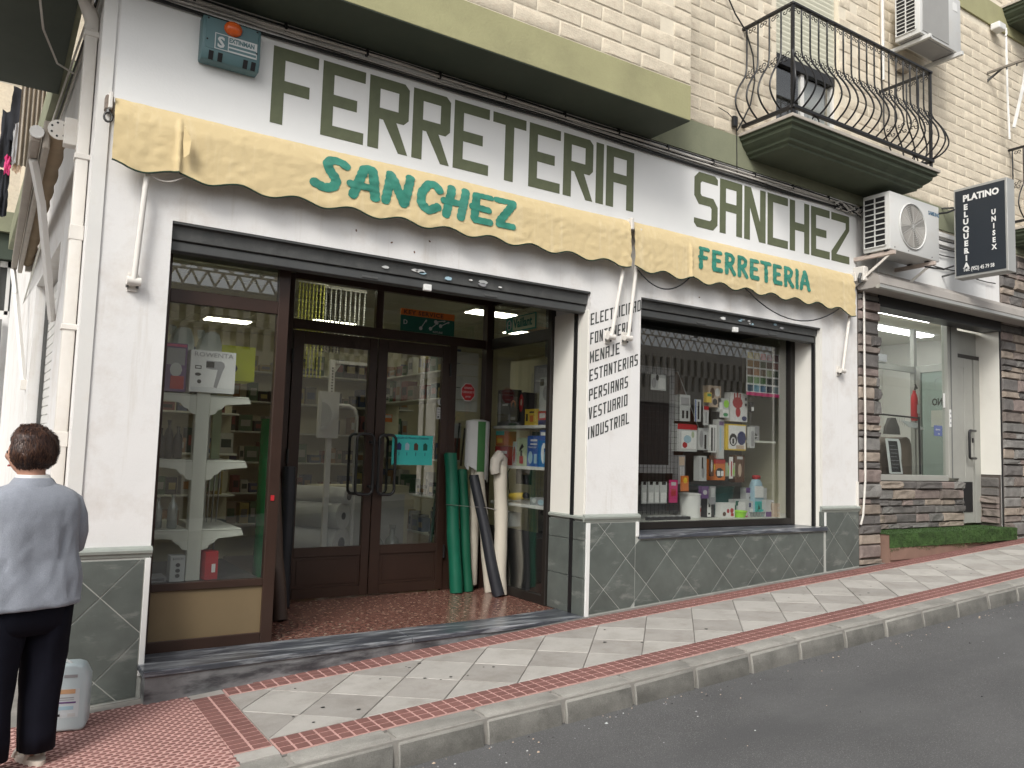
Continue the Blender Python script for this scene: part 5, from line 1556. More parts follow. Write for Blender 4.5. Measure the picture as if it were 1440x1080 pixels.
cable('topmost black cable clipped under the overhanging bay', CABLEB, .007, lambda x: 4.285, seed=1)
cable('thick pale cable just below the topmost black one', CABLEW, .010, lambda x: 4.265, seed=2)
cable('pale thin cable in the middle of the bundle over the fascia', CABLEW, .006, lambda x: 4.243 + .01 * sin(x * 2.1), seed=3)
cable('pale grey cable under the middle of the bundle', CABLEW, .008, lambda x: 4.225, seed=4)
cable('thick black cable drooping lowest above the big letters', CABLEB, .010, lambda x: 4.205 - .022 * abs(sin(x * .85)), seed=5)
cable('second black cable running with the lowest one', CABLEB, .007, lambda x: 4.222 - .026 * abs(sin(x * .8 + .3)), seed=6)
cable('thin black cable crossing the bundle above the letters', CABLEB, .005, lambda x: 4.25 - .03 * sin(x * .7) ** 2, seed=7)
for k in range(13):
    x = .9 + .58 * k
    MB().box(x - .008, x + .008, -.034, -.002, 4.255, 4.30).obj('cable_clip', BLACKP, label='black cable clip along the top of the fascia', cat='clip', group='black clips holding the fascia cables')
t = thing('cable_knot', 'tangled knot of cables at the right end of the fascia', 'cables', (7.6, -.04, 4.22))
rk = random.Random(5)
for k in range(7):
    MB().tube([(7.35 + .07 * q + rk.uniform(-.02, .02), -.03 - rk.uniform(0, .03), 4.22 + .045 * sin(q * 1.1 + k) + rk.uniform(-.012, .012)) for q in range(8)], .006, 6).obj('loose_cable', CABLEB if k % 2 else CABLEW, t, smooth=60)
MB().tube([(5.86, -.02, 4.72), (5.865, -.02, 4.5), (5.87, -.02, 4.24)], .005, 6).obj('cable', CABLEB, label='thin cable dropping from the small wall box beside the balcony', cat='cable')
t = MB().box(5.79, 5.85, -.05, -.012, 4.68, 4.79).obj('junction_box', BLACKP, bev=.012, bseg=2, label='small black wall box beside the left end of the balcony', cat='wall box')
MB().tube([(5.60, -.03, 4.82), (5.72, -.03, 4.80), (5.80, -.03, 4.76)], .004, 5).obj('lead', CABLEB, t)
P = [(5.66, -.02, 6.3), (5.68, -.03, 6.0), (5.80, -.05, 5.80), (5.93, -.07, 5.66), (6.03, -.07, 5.45), (6.07, -.06, 5.2), (6.02, -.05, 4.95), (5.93, -.04, 4.78), (5.86, -.03, 4.66)]
MB().tube(P, .008, 6).obj('cable', CABLEB, label='black cable hanging down past the left end of the balcony railing', cat='cable', smooth=60)
MB().tube([(7.86, -.045, 3.55), (7.86, -.045, 2.7), (7.865, -.047, 1.9), (7.86, -.045, 1.3), (7.82, -.045, .95), (7.80, -.03, .85)], .012, 8).obj('conduit', PIPE, label='pink-white conduit running down the left stone pillar', cat='conduit', smooth=60)
MB().box(7.765, 7.79, -.02, -.001, 1.02, 1.30).obj('cable_cover', PIPE, label='short white cable cover at the foot of the shop wall end', cat='cable cover', bev=.003)

# ================================================================== ALARM BOX
t = thing('alarm_box', 'teal alarm siren box with orange beacon on the white fascia', 'alarm box', (1.12, -.06, 4.0))
TEALB = mat('alarm_teal', (.095, .17, .18), .45, .06, 8)
MB().prism_x([(-.003, 3.875), (-.085, 3.878), (-.106, 3.935), (-.10, 4.155), (-.003, 4.165)], .945, 1.305).obj('casing', TEALB, t, bev=.012, bseg=2, smooth=40)
MB().box(.965, 1.285, -.1085, -.100, 3.945, 4.145).obj('front_plate', TEALB, t, bev=.003)
MB().lathe([(.056, 0), (.054, .02), (.035, .038), (.012, .043)], (1.125, -.103, 4.105), 20, T=Matrix.Rotation(pi / 2, 4, 'X'), sy=.85).obj('beacon', mat('orange_lens', (.62, .11, .02), .25, .1, 20), t, smooth=50)
MB().box(1.02, 1.28, -.1098, -.1086, 3.952, 4.055).obj('white_plate', C_LG, t)
MB().box(1.025, 1.10, -.1106, -.1099, 3.957, 4.050).obj('logo_field', TEALB, t)
text('S', .095, C_LG, 1.036, -.1112, 3.968, t, bold=.003)
text('EXTINMAN', .040, TEALB, 1.105, -.1105, 4.016, t, bold=.0018, sx=.78)
MB().box(1.105, 1.275, -.1106, -.1099, 3.988, 4.004).obj('text_line', TEALB, t); MB().box(1.105, 1.275, -.1106, -.1099, 3.962, 3.978).obj('text_line', TEALB, t)
for x_ in (.99, 1.045, 1.20, 1.25):
    MB().prism_x([(-.0885, 3.882), (-.1075, 3.932), (-.1035, 3.936), (-.0845, 3.884)], x_, x_ + .028).obj('sound_slot', C_BLK, t)
for x_, z_ in ((.975, 4.135), (1.275, 4.135), (.975, 4.0), (1.278, 3.992)):
    MB().lathe([(.006, 0), (.006, .004)], (x_, -.1075, z_), 8, T=Matrix.Rotation(pi / 2, 4, 'X')).obj('screw', C_BLK, t)

# ================================================================== AIR CONDITIONERS
def grille_side(t, x, y0, y1, z0, z1, cols, rows, m_dark, m_white):
    """louvre panel on the side facing -x"""
    MB().box(x - .001, x + .02, y0, y1, z0, z1).obj('louvre_back', m_dark, t)
    for i in range(cols + 1):
        y = y0 + (y1 - y0) * i / cols
        MB().box(x - .010, x - .0012, y - .006, y + .006, z0, z1).obj('louvre_post', m_white, t)
    for j in range(rows + 1):
        z = z0 + (z1 - z0) * j / rows
        MB().prism_y([(x - .012, z - .004), (x - .0015, z + .006), (x - .0015, z - .002), (x - .010, z - .010)], y0, y1).obj('louvre', m_white, t)


ACW = mat('ac_white', (.62, .62, .60), .4, .03, 3, dirt=((.45, .40, .33), .35, 3, .52))
t = thing('air_conditioner', 'white air conditioner with round fan on brackets above the left stone pillar', 'air conditioner', (8.18, -.27, 3.72))
X0, X1, Y0, Y1, Z0, Z1 = 7.70, 8.655, -.44, -.13, 3.725, 4.345
sh = MB()
sh.box(X0 + .02, X1, Y0, Y1, Z0, Z1)
sh.obj('casing', ACW, t, bev=.012, bseg=2, smooth=40)
grille_side(t, X0 + .018, Y0 + .045, Y1 - .02, Z0 + .05, Z1 - .04, 2, 9, C_BLK, ACW)
fcx, fcz, fr_ = 8.13, 4.03, .245
MB().lathe([(fr_, -.003), (fr_ + .016, -.003), (fr_ + .016, .012), (fr_, .012)], (fcx, Y0, fcz), 36, T=Matrix.Rotation(pi / 2, 4, 'X')).obj('fan_ring', ACW, t) if False else None
ringm = MB().tube([(fcx + fr_ * cos(2 * pi * k / 36), Y0 - .006, fcz + fr_ * sin(2 * pi * k / 36)) for k in range(36)], .010, 6, closed=True)
ringm.obj('fan_ring', ACW, t, smooth=60)
MB().lathe([(fr_ - .002, 0), (fr_ - .002, .004)], (fcx, Y0 + .0005, fcz), 36, T=Matrix.Rotation(pi / 2, 4, 'X')).obj('fan_well', mat('fan_well', (.20, .19, .17), .6, .1, 5), t)
for k in range(4):
    a = k * pi / 2 + .6
    pl = []
    for q in range(7):
        u = q / 6
        pl.append((fcx + (fr_ - .02) * cos(a + u * 1.15), fcz + (fr_ - .02) * sin(a + u * 1.15)))
    pl += [(fcx + .05 * cos(a + .9), fcz + .05 * sin(a + .9)), (fcx + .05 * cos(a + .2), fcz + .05 * sin(a + .2))]
    MB().prism_y(pl, Y0 - .0075, Y0 - .005).obj('fan_blade', mat('fan_blade', (.33, .31, .28), .5, .08, 6), t)
gr = MB()
for k in range(1, 11):
    rr_ = fr_ * k / 11
    gr.tube([(fcx + rr_ * cos(2 * pi * q / 28), Y0 - .012, fcz + rr_ * sin(2 * pi * q / 28)) for q in range(28)], .0013, 4, closed=True)
for k in range(12):
    a = 2 * pi * k / 12
    gr.tube([(fcx, Y0 - .013, fcz), (fcx + fr_ * cos(a), Y0 - .010, fcz + fr_ * sin(a))], .0014, 4)
gr.obj('fan_guard', ACW, t, kind='stuff')
text('SAMSUNG', .060, col('samsung_blue', (.06, .14, .22)), 8.44, Y0 - .0015, 4.225, t, bold=.002, sx=.78)
for z_ in (Z0 + .03,):
    for x_ in (7.80, 8.05, 8.5): MB().lathe([(.006, 0), (.006, .004)], (x_, Y0, z_), 8, T=Matrix.Rotation(pi / 2, 4, 'X')).obj('screw', C_BLK, t)
for x_ in (7.74, 8.50):
    MB().box(x_, x_ + .035, -.47, -.001, Z0 - .055, Z0 - .012).obj('support_bracket', mat('bracket_pinkish', (.50, .42, .37), .6, .1, 5), t, bev=.003)
    MB().prism_x([(-.42, Z0 - .056), (-.38, Z0 - .056), (-.001, Z0 - .30), (-.001, Z0 - .34)], x_ + .010, x_ + .025).obj('support_stay', PIPE, t)
    MB().box(x_ - .01, x_ + .045, -.40, -.36, Z0 - .014, Z0 + .004).obj('rubber_foot', BLACKP, t)
    MB().box(x_ - .01, x_ + .045, -.20, -.16, Z0 - .014, Z0 + .004).obj('rubber_foot', BLACKP, t)
t = thing('air_conditioner', 'grey fronted air conditioner high on the block wall above the balcony end', 'air conditioner', (8.77, -.27, 6.27))
X0, X1, Y0, Y1, Z0, Z1 = 8.33, 9.20, -.43, -.13, 6.275, 6.93
MB().box(X0 + .02, X1, Y0, Y1, Z0, Z1).obj('casing', ACW, t, bev=.010, bseg=2, smooth=40)
MB().box(X0 + .06, X0 + .60, Y0 - .006, Y0 + .0, Z0 + .03, Z1 - .03).obj('grey_panel', mat('grey_ac_panel', (.33, .325, .31), .5, .05, 4), t, bev=.004)
grille_side(t, X0 + .018, Y0 + .05, Y1 - .02, Z0 + .06, Z1 - .03, 2, 13, C_BLK, ACW)
MB().box(9.03, 9.12, Y0 - .003, Y0 - .0005, 6.76, 6.86).obj('sticker', C_WHITE, t)
for x_ in (8.42, 9.08):
    MB().box(x_, x_ + .04, -.50, -.001, Z0 - .06, Z0 - .014).obj('support_bracket', ACW, t, bev=.003)
MB().box(X0 + .05, X1 - .05, Y0 + .03, Y1 - .03, Z0 - .008, Z0 + .001).obj('underside', C_GREY, t)
MB().tube([(8.27, -.03, 6.95), (8.27, -.03, 6.2), (8.27, -.03, 5.85)], .022, 8).obj('pipe_cover', PIPE, label='cream pipe run on the wall left of the upper air conditioner', cat='pipe', smooth=60)
MB().box(8.55, 8.72, -.10, -.012, 6.05, 6.18).obj('valve_box', mat('beige_box', (.30, .26, .21), .7, .1, 5), label='small beige wall outlet under the upper air conditioner', cat='wall outlet', bev=.01)

# ================================================================== BALCONY RAILING
R = thing('balcony_railing', 'black wrought iron railing with bellied bars and scrolls around the balcony', 'railing', (7.1, -.3, 4.7))
RX0, RX1, RY = 5.965, 8.25, -.585
MB().box(RX0 - .02, RX1 + .02, RY - .022, RY + .018, 5.705, 5.73).obj('top_rail', BLACK, R, bev=.003)
MB().box(RX0 - .02, RX0 + .02, RY + .018, -.001, 5.705, 5.73).obj('top_rail', BLACK, R, bev=.003)
MB().box(RX1 - .02, RX1 + .02, RY + .018, -.001, 5.705, 5.73).obj('top_rail', BLACK, R, bev=.003)
MB().box(RX0 - .02, RX1 + .02, RY - .03, RY + .01, 4.715, 4.745).obj('bottom_rail', BLACK, R, bev=.003)
MB().box(RX0 - .02, RX0 + .02, RY + .01, -.001, 4.715, 4.745).obj('bottom_rail', BLACK, R, bev=.003)
MB().box(RX1 - .02, RX1 + .02, RY + .01, -.001, 4.715, 4.745).obj('bottom_rail', BLACK, R, bev=.003)
for x_, y_ in ((RX0, RY), (RX1, RY)):
    MB().box(x_ - .013, x_ + .013, y_ - .013, y_ + .013, 4.64, 5.71).obj('corner_post', BLACK, R)
prof = [(5.70, 0), (5.5, 0), (5.34, 0), (5.27, .006), (5.20, .03), (5.12, .085), (5.04, .13), (4.96, .155), (4.90, .152), (4.84, .12), (4.79, .07), (4.745, .005)]


def smooth_prof(p):
    out = []
    for i in range(len(p) - 1):
        for k in range(2):
            f = k / 2
            p0, p1, p2, p3 = p[max(i - 1, 0)], p[i], p[i + 1], p[min(i + 2, len(p) - 1)]
            out.append(tuple(.5 * ((2 * p1[c]) + (-p0[c] + p2[c]) * f + (2 * p0[c] - 5 * p1[c] + 4 * p2[c] - p3[c]) * f * f + (-p0[c] + 3 * p1[c] - 3 * p2[c] + p3[c]) * f ** 3) for c in (0, 1)))
    return out + [p[-1]]


PR = smooth_prof(prof)


def baluster(x, y, dx, dy):
    return MB().tube([(x + dx * d, y + dy * d, z) for z, d in PR], .0092, 6)


nb_ = 18
me = baluster(0, 0, 0, -1).mesh('baluster', BLACK, smooth=60)
for k in range(1, nb_):
    place('baluster', me, R, (RX0 + (RX1 - RX0) * k / nb_, RY, 0))
me = baluster(0, 0, -1, 0).mesh('baluster', BLACK, smooth=60)
for k in range(4): place('baluster', me, R, (RX0, RY + .13 + .135 * k, 0))
me = baluster(0, 0, 1, 0).mesh('baluster', BLACK, smooth=60)
for k in range(4): place('baluster', me, R, (RX1, RY + .13 + .135 * k, 0))
for sx, x_ in ((-1, RX0), (1, RX1)):
    me = baluster(0, 0, sx * .8, -.8).mesh('baluster', BLACK, smooth=60); place('baluster', me, R, (x_, RY, 0))
    me = baluster(0, 0, 0, -1).mesh('baluster', BLACK, smooth=60); place('baluster', me, R, (x_, RY, 0))
sc = MB()


def scroll(cx, cy, cz, ux, uy, s, flip=1):
    """two opposed spirals in the plane (u, z)"""
    for sg in (1, -1):
        P = []
        for k in range(13):
            a = k / 12 * 1.6 * pi
            r = s * (1 - .055 * k)
            P.append((cx + ux * sg * (s * .9 + r * cos(a + pi) * 1.0) * flip, cy + uy * sg * (s * .9 + r * cos(a + pi)) * flip, cz + sg * r * sin(a + pi) * .9))
        sc.tube(P, .0048, 4)


st_ = (RX1 - RX0) / nb_
for k in range(nb_):
    xm = RX0 + st_ * (k + .5)
    scroll(xm, RY, 5.665, 1, 0, .026)
    scroll(xm, RY - .012, 5.245, 1, 0, .026); scroll(xm, RY - .040, 5.185, 1, 0, .026, -1)
for k in range(4):
    ym = RY + .065 + .135 * k
    for x_, s_ in ((RX0, -1), (RX1, 1)):
        scroll(x_, ym, 5.665, 0, 1, .026); scroll(x_ + s_ * .012, ym, 5.245, 0, 1, .026); scroll(x_ + s_ * .04, ym, 5.185, 0, 1, .026, -1)
sc.obj('scrollwork', BLACK, R, kind='stuff')
for x_ in (6.3, 7.95):
    MB().tube([(x_ + .05 * cos(q * .6), RY, 4.68 + .035 * sin(q * .6)) for q in range(6)], .007, 5).obj('foot_scroll', BLACK, R)


def copy_tree(o, parent=None, shift=(0, 0, 0)):
    c = o.copy(); COL.objects.link(c)
    WT[c.name] = wt(o) + Vector(shift)
    if parent: c.parent = parent
    else: c.location = o.location + Vector(shift)
    for ch in list(o.children): copy_tree(ch, c, shift)
    return c


R2 = copy_tree(R, None, (5.21, 0, 0))
R2['label'] = 'black iron railing of the further balcony cut by the right edge of the photo'
c = copy_tree(SL, B, (0, 0, 0)); c.location = SL.location + Vector((5.21, 0, 0))
c = copy_tree(SL, B, (0, 0, 0)); c.location = SL.location + Vector((5.15, 0, 3.05))
MB().box(9.7, 13.5, -.02, .011, 7.33, 7.66).obj('floor_band', OLIVE, B)
t = thing('clothes_dryer_bracket', 'grey metal drying arm sticking out of the block wall at the upper right', 'bracket', (10.66, 0, 6.65))
MB().box(10.645, 10.675, -.95, -.001, 6.63, 6.655).obj('arm', mat('weathered_metal', (.20, .18, .15), .6, .15, 20), t)
MB().prism_x([(-.2, 6.63), (-.16, 6.63), (-.001, 6.52), (-.001, 6.56)], 10.655, 10.665).obj('stay', SHUT, t)
for k in range(6): MB().box(10.655, 10.665, -.25 - .12 * k, -.235 - .12 * k, 6.60, 6.63).obj('hook', SHUT, t)
t = thing('pulley', 'white clothesline pulley hooks under the upper right band', 'pulley', (11.1, -.1, 7.5))
MB().box(10.72, 10.90, -.14, -.02, 7.24, 7.33).obj('hook_block', WHITEP, t, bev=.015, bseg=2)
MB().tube([(10.86, -.15, 7.26), (10.87, -.15, 7.18), (10.84, -.15, 7.14)], .014, 6).obj('hook', WHITEP, t)
MB().tube([(10.86, -.15, 7.14), (10.86, -.15, 6.4), (10.87, -.16, 5.75)], .014, 6).obj('rope', WHITEP, t)
MB().tube([(11.05, -.35, 7.1), (10.98, -.3, 6.5), (10.90, -.2, 5.9)], .022, 6).obj('sash_cord', WHITEP, t)

# ================================================================== SALON SHOP FRONT
H = thing('hair_salon_front', 'hair salon front with grey frames, ledge stone cladding and a black door handle', 'shop front', (9.5, 0, .5))
GREYF = mat('grey_frame', (.33, .33, .30), .45, .05, 4)
MB().box(7.80, 8.19, .02, .5, -.2, 4.31).box(8.19, 10.86, .0, .4, 3.42, 4.31).box(10.86, 13.5, .02, .5, -.2, 4.31).obj('salon_wall', PLASTER, H)
MB().box(8.19, 10.5, -.006, -.0005, 3.56, 4.12).obj('white_panel', SIGNWHITE, H)
MB().box(7.9, 10.86, -.035, .0, 4.14, 4.18).box(7.9, 10.86, -.03, .0, 4.24, 4.27).obj('fascia_moulding', WHITEM, H)
for zz in (4.20, 4.10, 4.02, 3.86):
    MB().tube([(8.7 + .2 * k, -.03, zz + .01 * sin(k * 1.3) - .02 * (k > 6)) for k in range(11)], .007, 5).obj('cable', CABLEB, H, smooth=60)


def ledge(x0, x1, zf0, z1, parent, y=0.0, seed=1, axis='y', hmin=.045, hmax=.12, lmin=.10, lmax=.34, lump=1.0):
    """irregular ledge stones over a rectangle; zf0(x) is the lower edge"""
    r = random.Random(seed)
    cnt = 0
    z = zf0((x0 + x1) / 2) - .12
    while z < z1 - .02:
        h = min(r.uniform(hmin, hmax), z1 - z)
        x = x0
        while x < x1 - .02:
            L_ = r.uniform(lmin, lmax) * (1.3 if h > .08 else 1)
            if x1 - (x + L_) < .07: L_ = x1 - x
            xe = min(x + L_, x1)
            g = .004
            a, b_, c_, d_ = x + g, xe - g, z + g * .8, z + h - g * .8
            if c_ < zf0((a + b_) / 2): c_ = zf0((a + b_) / 2) + .002
            if d_ - c_ > .015:
                pr_ = r.uniform(.012, .05) * lump
                nx, nz = 5, 4
                US = [0, .05, .35, .68, .95, 1]; VS = [0, .12, .5, .88, 1]
                sk = [r.uniform(-.008, .008) for _ in range(4)]

                def fn(u, v, a=a, b_=b_, c_=c_, d_=d_, pr_=pr_, sk=sk):
                    e = (u in (0, 1)) or (v in (0, 1))
                    uu = US[round(u * 5)]; vv = VS[round(v * 4)]
                    xx = a + (b_ - a) * uu + (0 if u in (0, 1) else r.uniform(-.006, .006))
                    zz = c_ + (d_ - c_) * vv + (sk[0] * (1 - u) + sk[1] * u if v == 1 and d_ < z1 - .03 else 0)
                    dep = -(-.004 if e else pr_ * r.uniform(.72, 1.12))
                    if axis == 'y': return (xx, y + dep, zz)
                    return (y + dep, xx, zz)
                m_ = MB().grid(nx, nz, fn)
                m_.obj('stone', r.choice(STONES), parent, fix=False) if axis == 'y' else m_.obj('stone', r.choice(STONES), parent, fix=True)
                cnt += 1
            x = xe
        z += h
    return cnt


P1 = MB().box(7.803, 8.187, .0, .018, -.2, 3.6).obj('pillar_cladding', STMORT, H)
c1 = ledge(7.81, 8.185, lambda x: gz(x, -.004), 3.5, P1, .0, 3, lmin=.16, lmax=.36, hmin=.055, hmax=.17)
P2 = MB().box(8.19, 10.37, .252, .36, -.2, 1.30).obj('low_wall_cladding', STMORT, H)
c2 = ledge(8.19, 10.36, lambda x: .75, 1.30, P2, .25, 5, hmin=.06, hmax=.16, lmin=.14, lmax=.44)
P3 = MB().box(10.862, 13.4, .0, .018, -.2, 4.31).obj('right_cladding', STMORT, H)
c3 = ledge(10.865, 12.3, lambda x: gz(x, -.004), 4.25, P3, .0, 9, hmin=.06, hmax=.18, lmin=.14, lmax=.44)
P4 = MB().box(10.845, 10.861, .03, .60, .70, 1.40).obj('reveal_cladding', STMORT, H)
c4 = ledge(.04, .59, lambda x: .78, 1.38, P4, 10.845, 11, axis='x', hmin=.06, hmax=.15)
print('stones', c1, c2, c3, c4)
MB().box(10.838, 10.8605, .012, .62, 1.40, 3.40).obj('white_reveal', REVEAL, H)
MB().box(10.842, 10.862, .0, .011, .75, 3.3).obj('guide_rail', BLACKP, H)
MB().box(8.19, 10.86, -.01, .22, 3.24, 3.42).obj('black_header', BLACKP, H)
# window frame and glass
MB().box(8.19, 8.26, .26, .33, 1.32, 3.24).obj('frame_bar', GREYF, H); MB().box(10.06, 10.30, .25, .33, 1.34, 3.4).obj('frame_bar', GREYF, H, bev=.006)
MB().box(10.12, 10.135, .243, .2495, 1.34, 3.4).obj('frame_groove', INTG, H)
MB().box(8.26, 10.06, .26, .33, 1.305, 1.375).obj('frame_bar', GREYF, H, bev=.004)
MB().box(8.26, 10.06, .293, .299, 1.375, 3.24).obj('window_pane', GLS, H)
MB().box(10.06, 10.30, .26, .33, .75, 1.3).obj('frame_bar', GREYF, H) if False else None
# open door leaf seen from inside: from hinge (10.90,1.12) to (10.68,.32)
hx0, hy0, hx1, hy1 = 10.68, .30, 10.86, 1.12
dl = Vector((hx1 - hx0, hy1 - hy0, 0)); DL = dl.length; da = math.atan2(dl.y, dl.x)
Td = Matrix.Translation((hx0, hy0, 0)) @ Matrix.Rotation(da, 4, 'Z')     # local x runs from the free edge to the hinge
DLF = thing('unused', None, None) if False else None
lf_ = MB()
for bx_ in ((0, .10, -.022, .022, .78, 2.87), (DL - .07, DL, -.022, .022, .78, 2.87), (.10, DL - .07, -.02, .02, 2.77, 2.87), (.10, DL - .07, -.02, .02, .78, .86), (.10, DL - .07, -.02, .02, 1.30, 1.35)):
    lf_.box(*bx_, T=Td)
LEAF = lf_.obj('door_leaf', GREYF, H, bev=.003)
MB().box(.10, DL - .07, -.004, .004, 1.35, 2.77, T=Td).obj('pane', glass('frosted_glass', (.72, .80, .78), rough=.12), LEAF)
MB().box(.10, DL - .07, -.006, .006, .86, 1.30, T=Td).obj('dark_kick_panel', C_BLK, LEAF)
hd = [(.05, -.03, 1.95), (.05, -.10, 1.95), (.05, -.10, 1.60), (.05, -.03, 1.60)]
def rnd_path(P, r_=.03, n=4):
    out = [Vector(P[0])]
    for i in range(1, len(P) - 1):
        a, b, c_ = map(Vector, (P[i - 1], P[i], P[i + 1]))
        p = b + (a - b).normalized() * r_; q = b + (c_ - b).normalized() * r_
        for k in range(n + 1):
            f = k / n
            out.append((1 - f) ** 2 * p + 2 * f * (1 - f) * b + f * f * q)
    return out + [Vector(P[-1])]
# the pull handle stands on the frame side that faces the street
MB().tube(rnd_path([(10.60, .26, 1.95), (10.60, .19, 1.95), (10.43, .19, 1.95), (10.43, .19, 1.60), (10.60, .19, 1.60), (10.60, .26, 1.60)], .03), .016, 8).obj('door_handle', BLACKP, H, smooth=60)
MB().tube(rnd_path([(10.64, .27, 1.93), (10.55, .20, 1.93), (10.55, .20, 1.585), (10.64, .27, 1.585)], .03), .014, 8).obj('door_handle', BLACKP, H, smooth=60) if False else None
MB().box(10.46, 10.66, .262, .30, .78, 2.88).obj('door_stile', GREYF, H, bev=.004)
MB().box(10.63, 10.655, .250, .2615, 1.80, 1.86).obj('lock_plate', BLACKP, H)
MB().box(10.40, 10.61, .254, .2615, .92, 1.30).obj('dark_lower_pane', C_BLK, H)
MB().box(10.30, 10.46, .262, .30, .78, 1.36).obj('door_rail', GREYF, H); MB().box(10.30, 10.46, .262, .30, 2.76, 2.88).obj('door_rail', GREYF, H)
MB().box(10.30, 10.46, .268, .296, 1.36, 2.76).obj('door_rail', GREYF, H)
MB().box(10.30, 10.86, .262, .31, 2.88, 2.93).obj('transom_bar', DARKF, H)
MB().box(10.30, 10.838, .30, .33, 2.93, 3.24).obj('transom_panel', GREYF, H)
MB().box(10.70, 10.838, .262, .30, .78, 2.88).obj('door_jamb', GREYF, H)
# PLATINO on the glass, read from behind
_p = Td @ Vector((.14, .009, 2.31))
text('PLATINO', .135, C_BLK, _p.x, _p.y, _p.z, H, Matrix.Rotation(da, 4, 'Z') @ FACE, bold=.004, sx=.80)
# interior
SI = MB()
SI.box(8.19, 13, 2.6, 2.65, .5, 3.6); SI.box(8.2, 8.24, .34, 2.6, .5, 3.6); SI.box(12.4, 12.45, .7, 2.6, .5, 3.6)
SI.obj('salon_interior_wall', mat('salon_cream', (.80, .79, .75), .8, .03, 2), kind='structure')
MB().box(8.2, 12.4, .34, 2.6, 3.45, 3.5).obj('salon_ceiling', CEILM, kind='structure')
MB().box(8.2, 12.4, .34, 2.6, .70, .77).obj('salon_floor', INTF, kind='structure')
t = thing('ceiling_light', 'lit ceiling lamp with an added second diffuser brightening the hair salon', 'ceiling light', (10.2, 1.5, 3.42))
MB().box(8.8, 11.8, 1.4, 1.6, 3.42, 3.44).obj('diffuser', LAMPW, t); MB().box(8.6, 10.6, .6, .8, 3.42, 3.44).obj('diffuser', LAMPW, t)  # lamp enlarged and second diffuser added to brighten the salon
MB().box(8.75, 11.85, 1.35, 1.65, 3.4405, 3.449).obj('lamp_frame', WHITEM, t)
PT = thing('salon_partition', 'grey framed glass partition just inside the hair salon', 'partition', (10.0, 1.15, .77))
for bx_ in ((10.83, 10.90, 1.14, 1.20, .78, 3.4), (9.6, 10.83, 1.14, 1.19, 2.78, 2.86), (9.6, 9.66, 1.14, 1.19, .78, 3.4)):
    MB().box(*bx_).obj('frame_bar', GREYF, PT)
MB().box(9.9, 10.15, 1.12, 1.139, 2.87, 2.97).obj('closer_box', C_GREY, PT)
t = thing('fire_extinguisher', 'red fire extinguisher hanging inside the hair salon', 'fire extinguisher', (10.66, 1.1, 2.1))
MB().lathe([(.04, 0), (.046, .02), (.046, .30), (.035, .36), (.02, .385), (.02, .42)], (10.72, 1.08, 2.10), 14).obj('cylinder', C_RED, t, smooth=50)
MB().box(10.69, 10.75, 1.0195 - .002, 1.021, 2.20, 2.32).obj('paper_label', C_LG, t)
MB().tube([(10.70, 1.06, 2.53), (10.72, 1.06, 2.57), (10.76, 1.06, 2.55), (10.70, 1.05, 2.60)], .012, 6).obj('valve', C_BLK, t)
t = thing('chalkboard', 'small black chalkboard in a white frame in the hair salon window', 'chalkboard', (9.28, .48, 1.38))
Tb = Matrix.Translation((9.28, .47, 1.38)) @ Matrix.Rotation(-.12, 4, 'X')
MB().box(-.10, .10, 0, .01, .02, .40, T=Tb).obj('board', C_BLK, t)
for bx_ in ((-.125, -.10, -.006, .014, 0, .43), (.10, .125, -.006, .014, 0, .43), (-.10, .10, -.006, .014, .40, .43), (-.10, .10, -.006, .014, 0, .02)):
    MB().box(*bx_, T=Tb).obj('frame_bar', C_LG, t)
for k in range(7): MB().box(-.075, .05 + .02 * (k % 3), -.0025, -.001, .07 + .045 * k, .075 + .045 * k, T=Tb).obj('chalk_line', C_GREY, t)
t = thing('salon_chair', 'dark brown rounded armchair behind the chalkboard', 'armchair', (9.7, .9, 1.0))
CH = mat('brown_upholstery', (.10, .075, .055), .6, .15, 8)
MB().loft([[(9.72 + .33 * s_ * cos(a) , .85 + .25 * sin(a), z) for a in [2 * pi * q / 20 for q in range(20)]] for z, s_ in ((1.2, 1), (1.6, 1.02), (1.75, .95), (1.82, .75), (1.84, .3))]).obj('shell_back', CH, t, smooth=50)
MB().lathe([(.30, .78), (.30, .82), (.05, .84), (.05, 1.2)], (9.72, .85, 0), 16).obj('base', STEEL, t)
MB().loft([[(9.50 + .07 * s_ * cos(a), .585 - .002 * k2, 1.62 + .19 * s_ * sin(a)) for a in [2 * pi * q / 18 for q in range(18)]] for k2, s_ in ((0, 1), (3, 1), (4, .9))]).obj('oval_mirror', C_LG, t)
t = thing('coat_rail', 'black coat rail with pale hangers in the hair salon window', 'coat rail', (9.4, .5, 2.05))
MB().tube([(8.30, .50, 2.10), (9.68, .50, 2.085), (9.83, .50, 2.08)], .011, 6).obj('rail', C_BLK, t)
MB().tube([(9.83, .50, 2.10), (9.88, .52, 1.38)], .014, 6).obj('leg', C_BLK, t)
for k in range(5):
    x_ = 9.34 + .035 * k
    MB().prism_z([(x_, .44), (x_ + .02, .42), (x_ + .75, .66), (x_ + .73, .70)], 2.02 - .016 * k, 2.032 - .016 * k).obj('hanger', C_LG, t)
    MB().tube([(x_ + .03, .50, 2.03 - .016 * k), (x_ + .03, .50, 2.10)], .003, 4).obj('hanger_hook', STEEL, t)
MB().loft([[(9.27 + .14 * s_ * cos(a) + .01 * sin(5 * a), .52 + .05 * sin(a), z) for a in [2 * pi * q / 18 for q in range(18)]] for z, s_ in ((1.86, 1.2), (1.95, 1), (2.02, .5), (2.06, .15))]).obj('draped_coat', mat('dark_cloth', (.07, .065, .06), .9, .2, 14, 1, 40), t, smooth=50)
